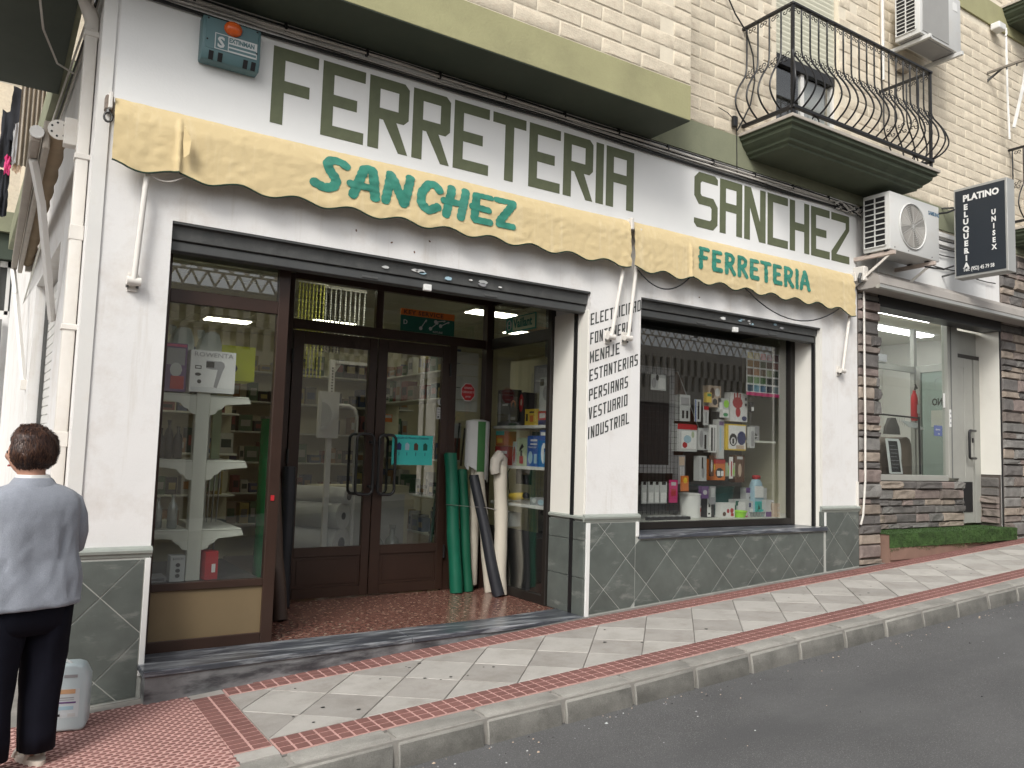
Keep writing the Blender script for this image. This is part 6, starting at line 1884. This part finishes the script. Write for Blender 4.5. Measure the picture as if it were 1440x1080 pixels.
o = MB().box(9.80, 9.98, .288, .292, 1.86, 1.99).obj('blue_card', col('card_blue', (.10, .13, .27)), label='blue card stuck low on the hair salon window glass', cat='card')
text('abierto', .035, C_LG, 9.83, .2872, 1.93, o); text('cita', .03, C_LG, 9.88, .2872, 1.88, o)
t = MB().box(10.02, 10.055, .2860, .2925, 2.22, 2.40).obj('white_sticker', C_WHITE, label='upper small white sticker on the edge of the salon window', cat='sticker')
t = MB().box(10.075, 10.115, .2440, .2490, 1.98, 2.20).obj('white_sticker', C_WHITE, label='lower white sticker with marks on the salon frame post', cat='sticker')
for k in range(3): MB().lathe([(.013, 0), (.013, .001)], (10.095, .2440, 2.03 + .06 * k), 10, T=Matrix.Rotation(pi / 2, 4, 'X')).obj('round_mark', C_GREY, t)
t = MB().tube([Td @ Vector((.46 + .075 * cos(2 * pi * k / 20), .009, 2.60 + .085 * sin(2 * pi * k / 20))) for k in range(20)], .004, 5, closed=True).obj('round_emblem', C_GREY, label='round grey emblem above the salon name on the frosted glass', cat='emblem')
t = MB().box(.30, .60, .008, .0105, 2.02, 2.24, T=Td).obj('price_sheet', SHELFW, label='cream price sheet on the frosted glass of the salon', cat='sheet')
# step with turf, brick plinth
MB().prism_z([(8.2, -.105), (10.75, -.06), (10.86, -.02), (10.86, .62), (8.2, .62)], .3, .738).obj('salon_step', BASEBR, H)
for k in range(8):
    x_ = 8.20 + .2 * k
    MB().slab(x_ + .003, x_ + .197, -.118 + .0035 * k, -.1065 + .0035 * k, lambda x: min(.62, gz(x, .19)), .15).obj('plinth_tile', BASEBR, H)
turf = MB()
rg = random.Random(4)
for _ in range(9500):
    x_ = rg.uniform(8.19, 10.93); 
    if rg.random() < .5:
        y_ = rg.uniform(-.125, .29); z_ = .745; n_ = Vector((rg.uniform(-.4, .4), rg.uniform(-.6, .2), 1))
        if x_ > 10.3: y_ = rg.uniform(-.12, .5)
    else:
        y_ = -.12 + .01 * rg.random(); z_ = rg.uniform(max(gz(x_, .03), .575 + .02 * sin(x_ * 9)), .75); n_ = Vector((rg.uniform(-.4, .4), -1, rg.uniform(-.7, .3)))
    n_.normalize(); L_ = rg.uniform(.008, .018)
    s_ = Vector((rg.uniform(-1, 1), rg.uniform(-1, 1), rg.uniform(-1, 1))).cross(n_).normalized() * .0028
    p = Vector((x_, y_, z_)); turf.add([p - s_, p + s_, p + n_ * L_], [(0, 1, 2)], rg.randrange(2))
turf.obj('turf', [GRASSM, mat('turf_dark', (.03, .065, .015), .9, .3, 30)], kind='stuff', fix=False)
MB().box(8.19, 10.93, -.118, .60, .74, .748).obj('turf_mat', GRASSM, kind='stuff')
MB().box(8.19, 10.93, -.119, -.108, .60, .745).obj('turf_mat', GRASSM, kind='stuff')

# awning cassette over the salon
t = thing('salon_awning', 'long grey folded awning over the hair salon window', 'awning', (9.6, -.15, 3.45))
GRYA = mat('grey_awning', (.36, .335, .31), .8, .06, 3, .4, 200, dirt=((.2, .18, .15), .5, 2, .5))
MB().prism_x([(-.005, 3.60), (-.06, 3.60), (-.27, 3.48), (-.285, 3.40), (-.27, 3.375), (-.20, 3.36), (-.03, 3.36), (-.005, 3.40)], 7.78, 13).obj('folded_canvas', GRYA, t, smooth=30)
MB().prism_x([(-.29, 3.385), (-.31, 3.375), (-.31, 3.345), (-.285, 3.335), (-.26, 3.345), (-.26, 3.37)], 7.74, 13).obj('front_bar', ALU, t, smooth=30)
MB().box(7.72, 7.80, -.14, -.005, 3.44, 3.60).obj('end_bracket', PIPE, t, bev=.01)
MB().tube([(7.72, -.1, 3.52), (7.69, -.1, 3.46), (7.71, -.1, 3.42)], .018, 6).obj('gear', SHUT, t)

# projecting sign
t = thing('projecting_sign', 'dark projecting hairdresser sign with white letters beside the lower air conditioner', 'sign', (9.48, -.5, 3.68))
NAVY = mat('sign_dark', (.022, .028, .036), .5, .05, 3)
MB().box(9.402, 9.575, -.80, -.205, 3.685, 4.755).obj('light_box', ALU, t, bev=.004)
MB().box(9.3975, 9.4015, -.778, -.225, 3.715, 4.725).obj('dark_face', NAVY, t)
sx_ = 9.3968
text('PLATINO', .105, C_WHITE, sx_, -.315, 4.585, t, FACEX, bold=.0045, sx=.93, spacing=1.0)
for k, ch in enumerate('ELUQUERIA'):
    text(ch, .088, C_WHITE, sx_, -.345, 4.485 - .0865 * k, t, FACEX, bold=.004, align='CENTER', sx=1.0)
MB().prism_x([(-.340, 3.962), (-.350, 3.962), (-.362, 3.985), (-.350, 3.985)], sx_ - .001, sx_).obj('lettering', C_WHITE, t)
for k, ch in enumerate('UNISEX'):
    text(ch, .078, C_WHITE, sx_, -.655, 4.36 - .081 * k, t, FACEX, bold=.0035, align='CENTER', sx=.85)
text('Telf: (952) 45 79 58', .062, C_WHITE, sx_, -.305, 3.755, t, FACEX, bold=.001, sx=.70)
MB().tube([(9.49, -.0, 4.60), (9.49, -.205, 4.56)], .012, 6).obj('support_rod', SHUT, t); MB().tube([(9.49, -.0, 3.76), (9.49, -.205, 3.78)], .012, 6).obj('support_rod', SHUT, t)
MB().tube([(8.7, -.05, 4.38), (9.0, -.12, 4.40), (9.3, -.18, 4.47), (9.41, -.21, 4.52)], .012, 6).obj('cable', CABLEB, label='dark cable looping from the lower air conditioner to the projecting sign', cat='cable', smooth=60)
MB().tube([(8.4, -.42, 3.64), (8.9, -.35, 3.70), (9.35, -.22, 3.83)], .010, 6).obj('cable', CABLEB, label='dark rod between the lower air conditioner bracket and the sign foot', cat='cable', smooth=60)

# ================================================================== SIDE STREET, LEFT
dpx, dpy = .372, .30
t = thing('downpipe', 'white square downpipe on the side wall beside the building corner', 'downpipe', (dpx, dpy, 0))
MB().box(dpx - .035, dpx + .035, dpy - .04, dpy + .04, -.05, 4.05).obj('pipe', PIPE, t, bev=.010, bseg=2, smooth=40)
MB().tube([(dpx, dpy, 4.03), (dpx, dpy, 4.10), (dpx - .12, dpy - .14, 4.32), (dpx - .3, dpy - .34, 4.6)], .045, 10).obj('offset_bend', PIPE, t, smooth=50)
for z in (.7, 2.15, 3.2, 3.98):
    MB().box(dpx - .043, dpx + .07, dpy - .048, dpy + .045, z, z + .035).obj('clamp', PIPE, t, bev=.004)
for z in (1.45, 2.7):
    MB().box(dpx - .039, dpx + .039, dpy - .044, dpy + .044, z, z + .09).obj('pipe_sleeve', PIPE, t, bev=.003)
t = thing('side_awning', 'rolled striped awning with white arms on the side wall', 'awning', (.25, 2.5, 3.4))
MB().box(.27, .395, .34, .42, 3.30, 3.47).obj('wall_bracket', PIPE, t, bev=.004)
STRC = mat('striped_canvas', (.30, .23, .15), .9, .1, 4, .3, 80)
rol_ = MB()
prr = []
for k in range(60):
    y = .42 + 4.5 * k / 59
    prr.append((.058 + .006 * sin(k * 1.05), y))
Ty = Matrix.Rotation(-pi / 2, 4, 'X')
rol_.lathe(prr, (.245, 0, 3.40), 14, T=Ty); rol_.obj('rolled_canvas', STRC, t, smooth=60)
MB().lathe([(.062, 0), (.062, .012)], (.245, .40, 3.40), 16, T=Ty).obj('end_disc', PIPE, t)
for k in range(7):
    a = k * 2 * pi / 7
    MB().lathe([(.007, 0), (.007, .003)], (.245 + .043 * cos(a), .397, 3.40 + .043 * sin(a)), 6, T=Ty).obj('disc_hole', C_BLK, t)
MB().box(.10, .155, .45, 5.0, 3.31, 3.40).obj('front_bar', mat('tan_bar', (.30, .26, .22), .6, .1, 5), t, bev=.008)
MB().box(.165, .205, .45, 5.0, 3.28, 3.46).obj('front_cover', mat('tan_cover', (.36, .32, .27), .6, .1, 5), t, bev=.008)
MB().lathe([(.04, 0), (.04, .02)], (.13, .43, 3.37), 12, T=Ty).obj('bar_cap', WHITEM, t)
MB().box(.23, .33, 4.9, 4.98, 3.30, 3.42).obj('wall_bracket', PIPE, t)
def flatarm(p, q, w_=.028):
    d = (Vector(q) - Vector(p)).normalized(); n_ = Vector((1, 0, 0)).cross(d).normalized() if abs(d.x) < .9 else Vector((0, 1, 0))
    return MB().tube([p, q], w_, 4)
flatarm((.13, .80, 3.30), (.20, 1.05, 3.10)).obj('arm', WHITEM, t); flatarm((.20, 1.05, 3.11), (.355, 1.70, 2.38)).obj('arm', WHITEM, t)
flatarm((.12, 4.95, 3.30), (.16, 4.7, 3.0)).obj('arm', WHITEM, t); flatarm((.16, 4.7, 3.0), (.285, 4.35, 2.05)).obj('arm', WHITEM, t)
MB().box(.26, .32, 4.3, 4.4, 1.98, 2.08).obj('wall_plate', PIPE, t)
for k in range(3):
    MB().tube([(sw(y_, .02 + .018 * k) , y_, 4.22 - .01 * k - .05 * sin(y_ * .9 + k)) for y_ in [.1 + .3 * q for q in range(22)]], .008, 5).obj('cable', CABLEW if k != 1 else CABLEB, label=('outer', 'dark', 'inner')[k] + ' cable running along the top of the side wall', cat='cable', smooth=60)
MB().tube([(.05, -.2, 4.30), (.06, .1, 4.18), (.12, .5, 4.05), (.22, .8, 3.98), (.33, 1.0, 4.02)], .007, 5).obj('cable', CABLEW, label='loose grey cable sagging below the soffit at the building corner', cat='cable', smooth=60)
MB().tube([(.12, -.15, 4.30), (.16, -.05, 4.20), (.24, .05, 4.16), (.33, .12, 4.18)], .008, 5).obj('cable', CABLEW, label='short white cable loop beside the downpipe bend', cat='cable', smooth=60)
side = MB(); sidebox(2.225, 9.0, 4.32, 4.62, .10, -.1); side.obj('side_band', OLIVE2, B)
side = MB(); sidebox(2.225, 9.0, 4.63, 8.5, .02, -.1); side.obj('side_upper_wall', BRICK, B)
t = thing('balcony_curtain', 'beige curtain hanging from a balcony over the side street', 'curtain', (.2, 4.2, 4.4))
MB().grid(40, 4, lambda u, v: (.06 + .26 * u, 4.6 + .03 * sin(u * 40), 4.35 + 1.6 * v)).obj('cloth', mat('beige_curtain', (.33, .29, .24), .9, .1, 8), t, smooth=180, fix=False)
# house closing the view down the side street
N_ = thing('side_street_house', 'cream block house closing the view down the side street', 'house', (-1.5, 9.6, 0))
MB().box(-6, .175, 9.5, 9.9, 4.98, 9).obj('block_wall', BRICK, N_)
MB().box(-6, .175, 9.35, 9.9, 4.66, 4.975).obj('olive_band', OLIVE2, N_)
MB().box(-6, .175, 9.45, 9.9, 4.25, 4.655).obj('shaded_lintel', SOFFIT, N_)
MB().box(-6, .175, 9.5, 9.9, -.3, 3.35).obj('white_wall', PLASTER, N_)
MB().box(-6, .175, 9.7, 9.9, 3.355, 4.245).obj('upper_recess', INTG, N_)
for x_ in (-.6, -.05, .10):
    MB().box(x_, x_ + .05, 9.6, 9.66, 3.40, 4.24).obj('window_frame', WHITEM, N_)
MB().box(-.6, .17, 9.6, 9.66, 3.36, 3.46).obj('window_frame', WHITEM, N_); MB().box(-.6, .17, 9.6, 9.66, 4.15, 4.24).obj('window_frame', WHITEM, N_)
MB().box(.03, .085, 9.40, 9.45, .2, 3.3).obj('dark_post', INTG, N_)
# washing on a line
t = thing('washing_line', 'line of dark washing hung over the side street', 'washing', (-.1, 7.0, 6.1))
MB().tube([(-1.5, 7.0, 6.14), (.30, 7.0, 6.10)], .004, 4).obj('line', STEEL, t)
DKC = mat('dark_laundry', (.018, .02, .026), .9, .2, 6)


def cloth(x0, x1, z0, z1, m, yy=7.0, seed=0, tap=0):
    MB().grid(10, 14, lambda u, v: (x0 + (x1 - x0) * u + (.5 - u) * tap * (1 - v) + .012 * noise.noise((v * 6, u * 2, seed)), yy + .05 * noise.noise((u * 5, v * 2, seed)), z0 + (z1 - z0) * v + .015 * sin(u * 8 + seed))).obj('garment', m, t, smooth=180, fix=False)


cloth(-.02, .22, 5.35, 6.08, DKC, 7.0, 1, -.06); cloth(-.12, .03, 5.0, 5.75, DKC, 7.03, 2); cloth(.02, .10, 5.05, 5.6, C_GREY, 6.98, 3); cloth(.17, .22, 5.8, 6.08, C_PUR, 6.97, 4)
cloth(-.05, .02, 4.9, 5.15, C_PINK, 6.99, 5); cloth(-.10, .02, 4.35, 4.95, DKC, 7.02, 6); cloth(.04, .14, 4.95, 5.2, C_BEI, 7.02, 7)

# jerrycan by the corner
t = jerrycan('large translucent jerrycan with an orange label on the pavement beside the person', .455, -.335, gz(.485, .004), .205, .13, .335, mat('translucent_blue_plastic', (.50, .58, .60), .3, .04, 3), C_LG, rot=radians(-14))
Tj = Rz(radians(-14), (.455, -.335, 0))
def jl(x0, x1, z0, z1, m, nm='label_print', e=.0015):
    m_ = MB().box(.455 + x0, .455 + x1, -.335 - .065 - e, -.335 - .065 - e + .001, gz(.485, .004) + z0, gz(.485, .004) + z1, T=Tj); m_.obj(nm, m, t)
jl(-.065, .065, .07, .215, mat('label_pale', (.56, .60, .62), .4, .03, 8), 'paper_label')
jl(-.055, .045, .190, .212, mat('label_orange', (.60, .36, .20), .5, .1, 8), e=.003); jl(-.06, .05, .142, .150, C_PUR, e=.003); jl(-.05, -.02, .078, .090, C_BLK, e=.003); jl(.015, .05, .076, .092, C_LG, e=.003)
jl(-.045, .04, .168, .172, C_GREY, e=.003); jl(-.045, .04, .158, .161, C_GREY, e=.003); jl(-.045, .04, .11, .128, C_LB, e=.003)
jl(-.012, .05, .270, .285, C_GREY, 'grip_hole', e=.002)
MB().tube([Tj @ Vector((.40, -.32, gz(.485) + .33)), Tj @ Vector((.44, -.34, gz(.485) + .35)), Tj @ Vector((.47, -.36, gz(.485) + .335))], .007, 6).obj('carry_loop', C_LG, t)

# ================================================================== HOUSE ACROSS THE STREET (seen only as reflections)
O = thing('opposite_house', 'pale house across the street mirrored in the shop windows', 'house', (5, -9.6, 0))
OW = mat('opposite_render', (.60, .55, .48), .85, .06, 2, dirt=((.30, .25, .2), .4, 1, .5))
ob = MB()
for a, b_, z0, z1 in ((-14, 3, -1, 3.05), (4.6, 7.2, -1, 3.05), (9.2, 13.3, -1, 3.05), (16.6, 30, -1, 3.05), (3, 4.6, 2.5, 3.05), (7.2, 9.2, 2.7, 3.05), (13.3, 16.6, 2.9, 3.05), (-14, 30, 3.05, 3.25)):
    ob.box(a, b_, -9.9, -9.5, z0, z1)
ob.box(-14, 30, -9.9, -9.55, 4.1, 4.35); ob.box(-14, 30, -10.2, -9.9, -1, 4.4)
ob.obj('front_wall', OW, O)
MB().box(3, 4.6, -9.85, -9.7, 0, 2.5).box(13.3, 16.6, -9.85, -9.7, 0, 2.9).obj('garage_door', C_BRN, O)
MB().box(7.2, 9.2, -9.85, -9.8, 0, 2.7).obj('dark_window', C_BLK, O)
sl_ = MB()
x = -2.0
while x < 22:
    sl_.box(x, x + .13, -9.58, -9.5, 3.25, 3.65); sl_.box(x + .1, x + .23, -9.585, -9.505, 3.66, 4.1)
    x += .25
sl_.box(-2, 22, -9.59, -9.49, 3.645, 3.665)
sl_.obj('slotted_parapet', OW, O, kind='stuff')
lt = MB()
x = -2.0
while x < 22:
    for z0 in (4.36, 4.63):
        lt.tube([(x, -9.55, z0), (x + .14, -9.55, z0 + .26)], .022, 4); lt.tube([(x + .14, -9.55, z0 + .26), (x + .28, -9.55, z0)], .022, 4)
    x += .28
lt.box(-2, 22, -9.58, -9.52, 4.61, 4.64); lt.box(-2, 22, -9.59, -9.51, 4.9, 4.96)
lt.obj('lattice_parapet', OW, O, kind='stuff')
MB().box(-14, 30, -9.92, -9.86, 5.2, 7.0).obj('upper_windows', C_BLK, O) if False else None

# ================================================================== PERSON
PTH = radians(22)
pc = Vector((.205, -.80, gz(.2)))
P_ = thing('person', 'person with short dark brown hair in a grey jacket and black trousers, seen from behind', 'person', tuple(pc))
TP = Matrix.Translation(pc) @ Matrix.Rotation(PTH, 4, 'Z')
SKIN = mat('skin', (.50, .27, .19), .5, .06, 12)
JK = mat('grey_knit_jacket', (.28, .30, .345), .95, .05, 30, .8, 260, fine=.10, sheen=.2)
TR = mat('black_trousers', (.006, .0065, .012), .9, .2, 8, .2, 120, spec=.15)
HAIR = mat('brown_hair', (.034, .016, .012), .5, .35, 35, .4, 160)
WSH = C_WHITE

verts = [(0, 0, .86), (0, .0, 1.0), (0, .01, 1.15), (0, .0, 1.26), (-.005, .01, 1.33), (-.01, .03, 1.40), (-.015, .045, 1.47),
         (.14, -.005, 1.235), (.20, .02, 1.03), (.13, .20, 1.02), (-.14, -.005, 1.235), (-.20, .02, 1.03), (-.12, .20, 1.04),
         (.09, 0, .80), (.105, .015, .45), (.10, 0, .09), (.11, .10, .03), (-.09, 0, .80), (-.10, .015, .45), (-.10, .01, .09), (-.12, .11, .03)]
edges = [(0, 1), (1, 2), (2, 3), (3, 4), (4, 5), (5, 6), (3, 7), (7, 8), (8, 9), (3, 10), (10, 11), (11, 12), (0, 13), (13, 14), (14, 15), (15, 16), (0, 17), (17, 18), (18, 19), (19, 20)]
rad = [(.13, .10), (.12, .09), (.12, .08), (.07, .045), (.046, .048), (.075, .085), (.075, .088), (.034, .034), (.036, .036), (.026, .024), (.034, .034), (.036, .036), (.026, .024),
       (.085, .085), (.052, .055), (.036, .038), (.03, .022), (.085, .085), (.052, .055), (.036, .038), (.03, .022)]


def skin_mesh(name, verts, edges, rad, mtl, T=None, sub=2):
    me = bpy.data.meshes.new(name); me.from_pydata(verts, edges, [])
    o = bpy.data.objects.new(name, me); COL.objects.link(o)
    sk = o.modifiers.new('s', 'SKIN'); sk.use_smooth_shade = True
    for i, v in enumerate(me.skin_vertices[0].data):
        v.radius = rad[i] if isinstance(rad[i], tuple) else (rad[i], rad[i]); v.use_root = (i == 0)
    ss = o.modifiers.new('u', 'SUBSURF'); ss.levels = ss.render_levels = sub
    dg = bpy.context.evaluated_depsgraph_get()
    r = bpy.data.meshes.new_from_object(o.evaluated_get(dg))
    bpy.data.objects.remove(o)
    if T: r.transform(T)
    r.materials.clear(); r.materials.append(mtl)
    r.polygons.foreach_set('use_smooth', [True] * len(r.polygons))
    return r


place('body', skin_mesh('body', verts, edges, rad, SKIN, TP), P_)


def hand(wr, dirv_, palm_n, s=1.0):
    """wr wrist point, dirv_ towards the fingers, palm_n palm normal (local person space)"""
    d = Vector(dirv_).normalized(); n = Vector(palm_n).normalized(); sd = d.cross(n).normalized()
    w0 = Vector(wr)
    V = [w0, w0 + d * .05]; E_ = [(0, 1)]; Rr = [(.022, .018), (.026, .016)]
    for k, (off, ln) in enumerate(((-.028, .062), (-.010, .072), (.010, .068), (.028, .052))):
        b = len(V)
        V += [w0 + d * .082 + sd * off, w0 + d * (.082 + ln * .45) + sd * off + n * .008, w0 + d * (.082 + ln * .75) + sd * off + n * .026, w0 + d * (.082 + ln * .85) + sd * off + n * .042]
        Rr += [.0095, .0088, .008, .0068]
        E_ += [(1, b), (b, b + 1), (b + 1, b + 2), (b + 2, b + 3)]
    b = len(V)
    V += [w0 + d * .035 - sd * .034 + n * .008, w0 + d * .062 - sd * .045 + n * .022, w0 + d * .085 - sd * .040 + n * .034]
    Rr += [.011, .0095, .008]; E_ += [(1, b), (b, b + 1), (b + 1, b + 2)]
    return skin_mesh('hand', [tuple(v) for v in V], E_, Rr, SKIN, TP, 1)


place('hand', hand((.13, .20, 1.02), (-.5, .8, .1), (-.7, -.5, .3)), P_)
place('hand', hand((-.12, .20, 1.04), (.5, .8, .1), (.7, -.5, .3)), P_)


def ringp(cx, cy, z, rx, ry, n=40, e=2.4, seed=0, amp=0.0, zt=0):
    R_ = []
    for k in range(n):
        a = 2 * pi * k / n
        c_, s_ = cos(a), sin(a)
        x = rx * math.copysign(abs(c_) ** (2 / e), c_); y = ry * math.copysign(abs(s_) ** (2 / e), s_)
        d = 1 + amp * noise.noise((c_ * 2.2 + seed, s_ * 2.2, z * 5)) + amp * 1.2 * noise.noise((c_ * 6 + seed + z * 3, s_ * 5, z * 2.6 + 4)) + amp * .7 * (1 - abs(noise.noise((c_ * 4 - z * 7, s_ * 4, z * 6 + seed))) * 2.5)
        R_.append(TP @ Vector((cx + x * d, cy + y * d, z + zt * x)))
    return R_


jr = [(.745, 0, .0, .232, .150, .07), (.75, 0, .0, .238, .156, .07), (.80, 0, 0, .232, .152, .06), (.88, 0, 0, .222, .142, .06), (.96, 0, 0, .208, .130, .06), (1.04, 0, 0, .205, .126, .05), (1.12, 0, 0, .208, .128, .04),
      (1.19, 0, -.002, .212, .122, .03), (1.235, 0, -.004, .205, .108, .02), (1.268, 0, -.004, .180, .090, .01), (1.292, 0, -.002, .135, .076, 0), (1.308, 0, 0, .085, .066, 0), (1.318, 0, .004, .066, .062, 0)]
jd = []
for q in range(len(jr) - 1):
    nn_ = max(1, int((jr[q + 1][0] - jr[q][0]) / .016))
    for e_ in range(nn_):
        jd.append(tuple(a_ + (b_ - a_) * e_ / nn_ for a_, b_ in zip(jr[q], jr[q + 1])))
jd.append(jr[-1])
J_ = MB().loft([ringp(cx, cy, z, rx, ry, 84, 2.5, 3, am * .8) for z, cx, cy, rx, ry, am in jd], cap=False)
JKT = J_.obj('jacket', JK, P_, smooth=180)
for s_ in (1, -1):
    pts = [(.135 * s_, -.004, 1.232), (.168 * s_, -.002, 1.205), (.196 * s_, .0, 1.14), (.212 * s_, .01, 1.07), (.216 * s_, .03, 1.01), (.20 * s_, .09, .99), (.165 * s_, .15, 1.0), (.14 * s_, .185, 1.015)]
    MB().tube([TP @ Vector(p) for p in pts], [.058, .066, .064, .061, .058, .052, .046, .043], 16).obj('sleeve', JK, JKT, smooth=180)
# collar: white blouse edge and folded jacket collar
MB().loft([ringp(0, .012, 1.300, .088, .074, 32), ringp(0, .012, 1.345, .066, .066, 32), ringp(0, .012, 1.346, .062, .062, 32), ringp(0, .012, 1.30, .07, .06, 32)], cap=False).obj('blouse_collar', WSH, JKT, smooth=60)
MB().loft([ringp(0, .006, 1.282, .112, .088, 32), ringp(0, .008, 1.325, .080, .076, 32), ringp(0, .010, 1.332, .073, .070, 32), ringp(0, .006, 1.30, .078, .07, 32)], cap=False).obj('jacket_collar', JK, JKT, smooth=60)
# trousers
TRO = MB().loft([ringp(0, 0, .86, .195, .13, 40, 2.3), ringp(0, 0, .80, .205, .14, 40, 2.3), ringp(0, 0, .74, .208, .142, 40, 2.4, 1, .03), ringp(0, 0, .70, .203, .135, 40, 2.6, 1, .03), ringp(0, 0, .66, .198, .125, 40, 2.8, 1, .03), ringp(0, 0, .62, .19, .10, 40, 3, 1, .03)]).obj('trousers', TR, P_, smooth=180)
for s_ in (1, -1):
    lg = []
    for z, cx, cy, r_ in ((.78, .095, 0, .112), (.70, .10, 0, .110), (.60, .105, .004, .104), (.50, .108, .01, .094), (.40, .108, .008, .088), (.28, .104, .002, .080), (.16, .102, -.002, .076), (.075, .102, .0, .074)):
        lg.append(ringp(cx * s_, cy, z, r_ * .98, r_ * 1.02, 28, 2.2, s_ * 3, .09))
    MB().loft(lg).obj('trouser_leg', TR, TRO, smooth=180)
# shoes: pale sandals
for s_ in (1, -1):
    m_ = MB()
    oc = (.11 if s_ > 0 else -.13)
    m_.loft([[TP @ Vector((oc + (.040 + .008 * sin(f * pi)) * cos(a) * w, -.045 + f * .235 + .02 * sin(a) * 0, 0)) if False else TP @ Vector((oc + .046 * w * cos(a), .07 + .125 * sin(a) * w, z)) for a in [2 * pi * q / 24 for q in range(24)]] for z, w, f in ((.002, .96, 0), (.012, 1.0, 0), (.030, .98, 0))])
    SHO = m_.obj('shoe', mat('cream_shoe', (.66, .60, .52), .5, .05, 12), P_, smooth=50)
    for yy in (.03, .13):
        MB().tube([TP @ Vector((oc + .045 * cos(a), yy + .012 * sin(a * 2), .02 + .05 * sin(a))) for a in [pi * q / 8 for q in range(9)]], .011, 6).obj('strap', mat('cream_strap', (.66, .60, .52), .5, .05, 12), SHO, smooth=60)
# head: skull shape with face, ears, hair
HC = Vector((-.015, .04, 1.44)); TH = TP @ Matrix.Translation(HC) @ Matrix.Rotation(radians(36), 4, 'Z')


def sph(n, m, fn):
    V = []; F_ = []
    for i in range(m + 1):
        th = pi * i / m
        for k in range(n):
            ph = 2 * pi * k / n
            V.append(fn(Vector((sin(th) * cos(ph), sin(th) * sin(ph), cos(th)))))
    for i in range(m):
        for k in range(n):
            F_.append((i * n + k, i * n + (k + 1) % n, (i + 1) * n + (k + 1) % n, (i + 1) * n + k))
    return V, F_


def headf(d):
    r = Vector((d.x * .072, d.y * .090, d.z * .105))
    if d.y > 0 and d.z < 0: r.x *= 1 - .25 * d.y * -d.z; r.y *= 1 - .05 * -d.z
    if d.y > .8: r.y += .022 * max(0, 1 - (abs(d.x) / .18) ** 2 - ((d.z + .12) / .28) ** 2)   # nose
    if d.y > .6: r.y -= .006 * max(0, 1 - ((abs(d.x) - .38) / .16) ** 2 - ((d.z - .05) / .14) ** 2)  # eye sockets
    return TH @ r


V_, F_ = sph(40, 28, headf)
HD = MB().add(V_, F_).obj('head', SKIN, P_, smooth=180)
for s_ in (1, -1):
    V_, F_ = sph(14, 10, lambda d: TH @ Vector((s_ * (.073 + .010 * d.x * s_), -.002 + .020 * d.y, -.010 + .033 * d.z)))
    MB().add(V_, F_).obj('ear', SKIN, HD, smooth=180)
    V_, F_ = sph(10, 8, lambda d: TH @ Vector((s_ * .030 + .011 * d.x, .076 + .010 * d.y, .008 + .009 * d.z)))
    MB().add(V_, F_).obj('eye', C_BLK, HD, smooth=180)
MB().tube([TH @ Vector((x_, .083 - abs(x_) * .25, -.055)) for x_ in (-.022, -.01, 0, .01, .022)], .005, 6).obj('mouth', col('lips', (.35, .10, .09)), HD, smooth=60)


def hairf(d):
    face = max(0, d.y - .25) * (1 if d.z < .55 else .3)
    base = Vector((d.x * (.112 + .010 * max(0, d.z)), d.y * .116 - .012, d.z * .118 + .018))
    if d.z < -.55: base.z *= .82
    k = 1 + .09 * noise.noise(d * 2.6 + Vector((3, 0, 0))) + .045 * noise.noise(Vector((d.x * 7, d.y * 7, d.z * 3.5))) + .010 * noise.noise(Vector((d.x * 24, d.y * 24, d.z * 5)))
    base *= k
    if face > 0: base *= 1 - min(.34, face * .75)
    return TH @ base


V_, F_ = sph(72, 50, hairf)
HR = MB().add(V_, F_).obj('hair', HAIR, P_, smooth=180)
tf = MB()
rh = random.Random(2)
for _ in range(4200):
    d = Vector((rh.gauss(0, 1), rh.gauss(0, 1), rh.gauss(0, 1))).normalized()
    if d.y > .35 and d.z < .5: continue
    p = hairf(d); q = hairf((d + Vector((rh.uniform(-.14, .14), rh.uniform(-.14, .14), -.30 + rh.uniform(-.12, .12)))).normalized())
    c0 = TH @ Vector((0, 0, 0))
    o1 = (p - c0).normalized(); lift = rh.uniform(.001, .005)
    mid = (p + q) / 2 + o1 * lift
    w_ = (q - p).cross(o1).normalized() * rh.uniform(.0008, .0022)
    tf.add([p - w_, p + w_, mid + o1 * .004 - w_, mid + o1 * .004 + w_, q + o1 * rh.uniform(-.002, .004)], [(0, 1, 3, 2), (2, 3, 4)], rh.randrange(2))
tf.obj('hair_strands', [HAIR, mat('brown_hair_light', (.085, .040, .024), .4, .3, 40)], HR, kind='stuff', smooth=180, fix=False)
# phone-like folder edge held in front is outside the frame; the pale bag strap is not visible

print('objects', len(bpy.data.objects))
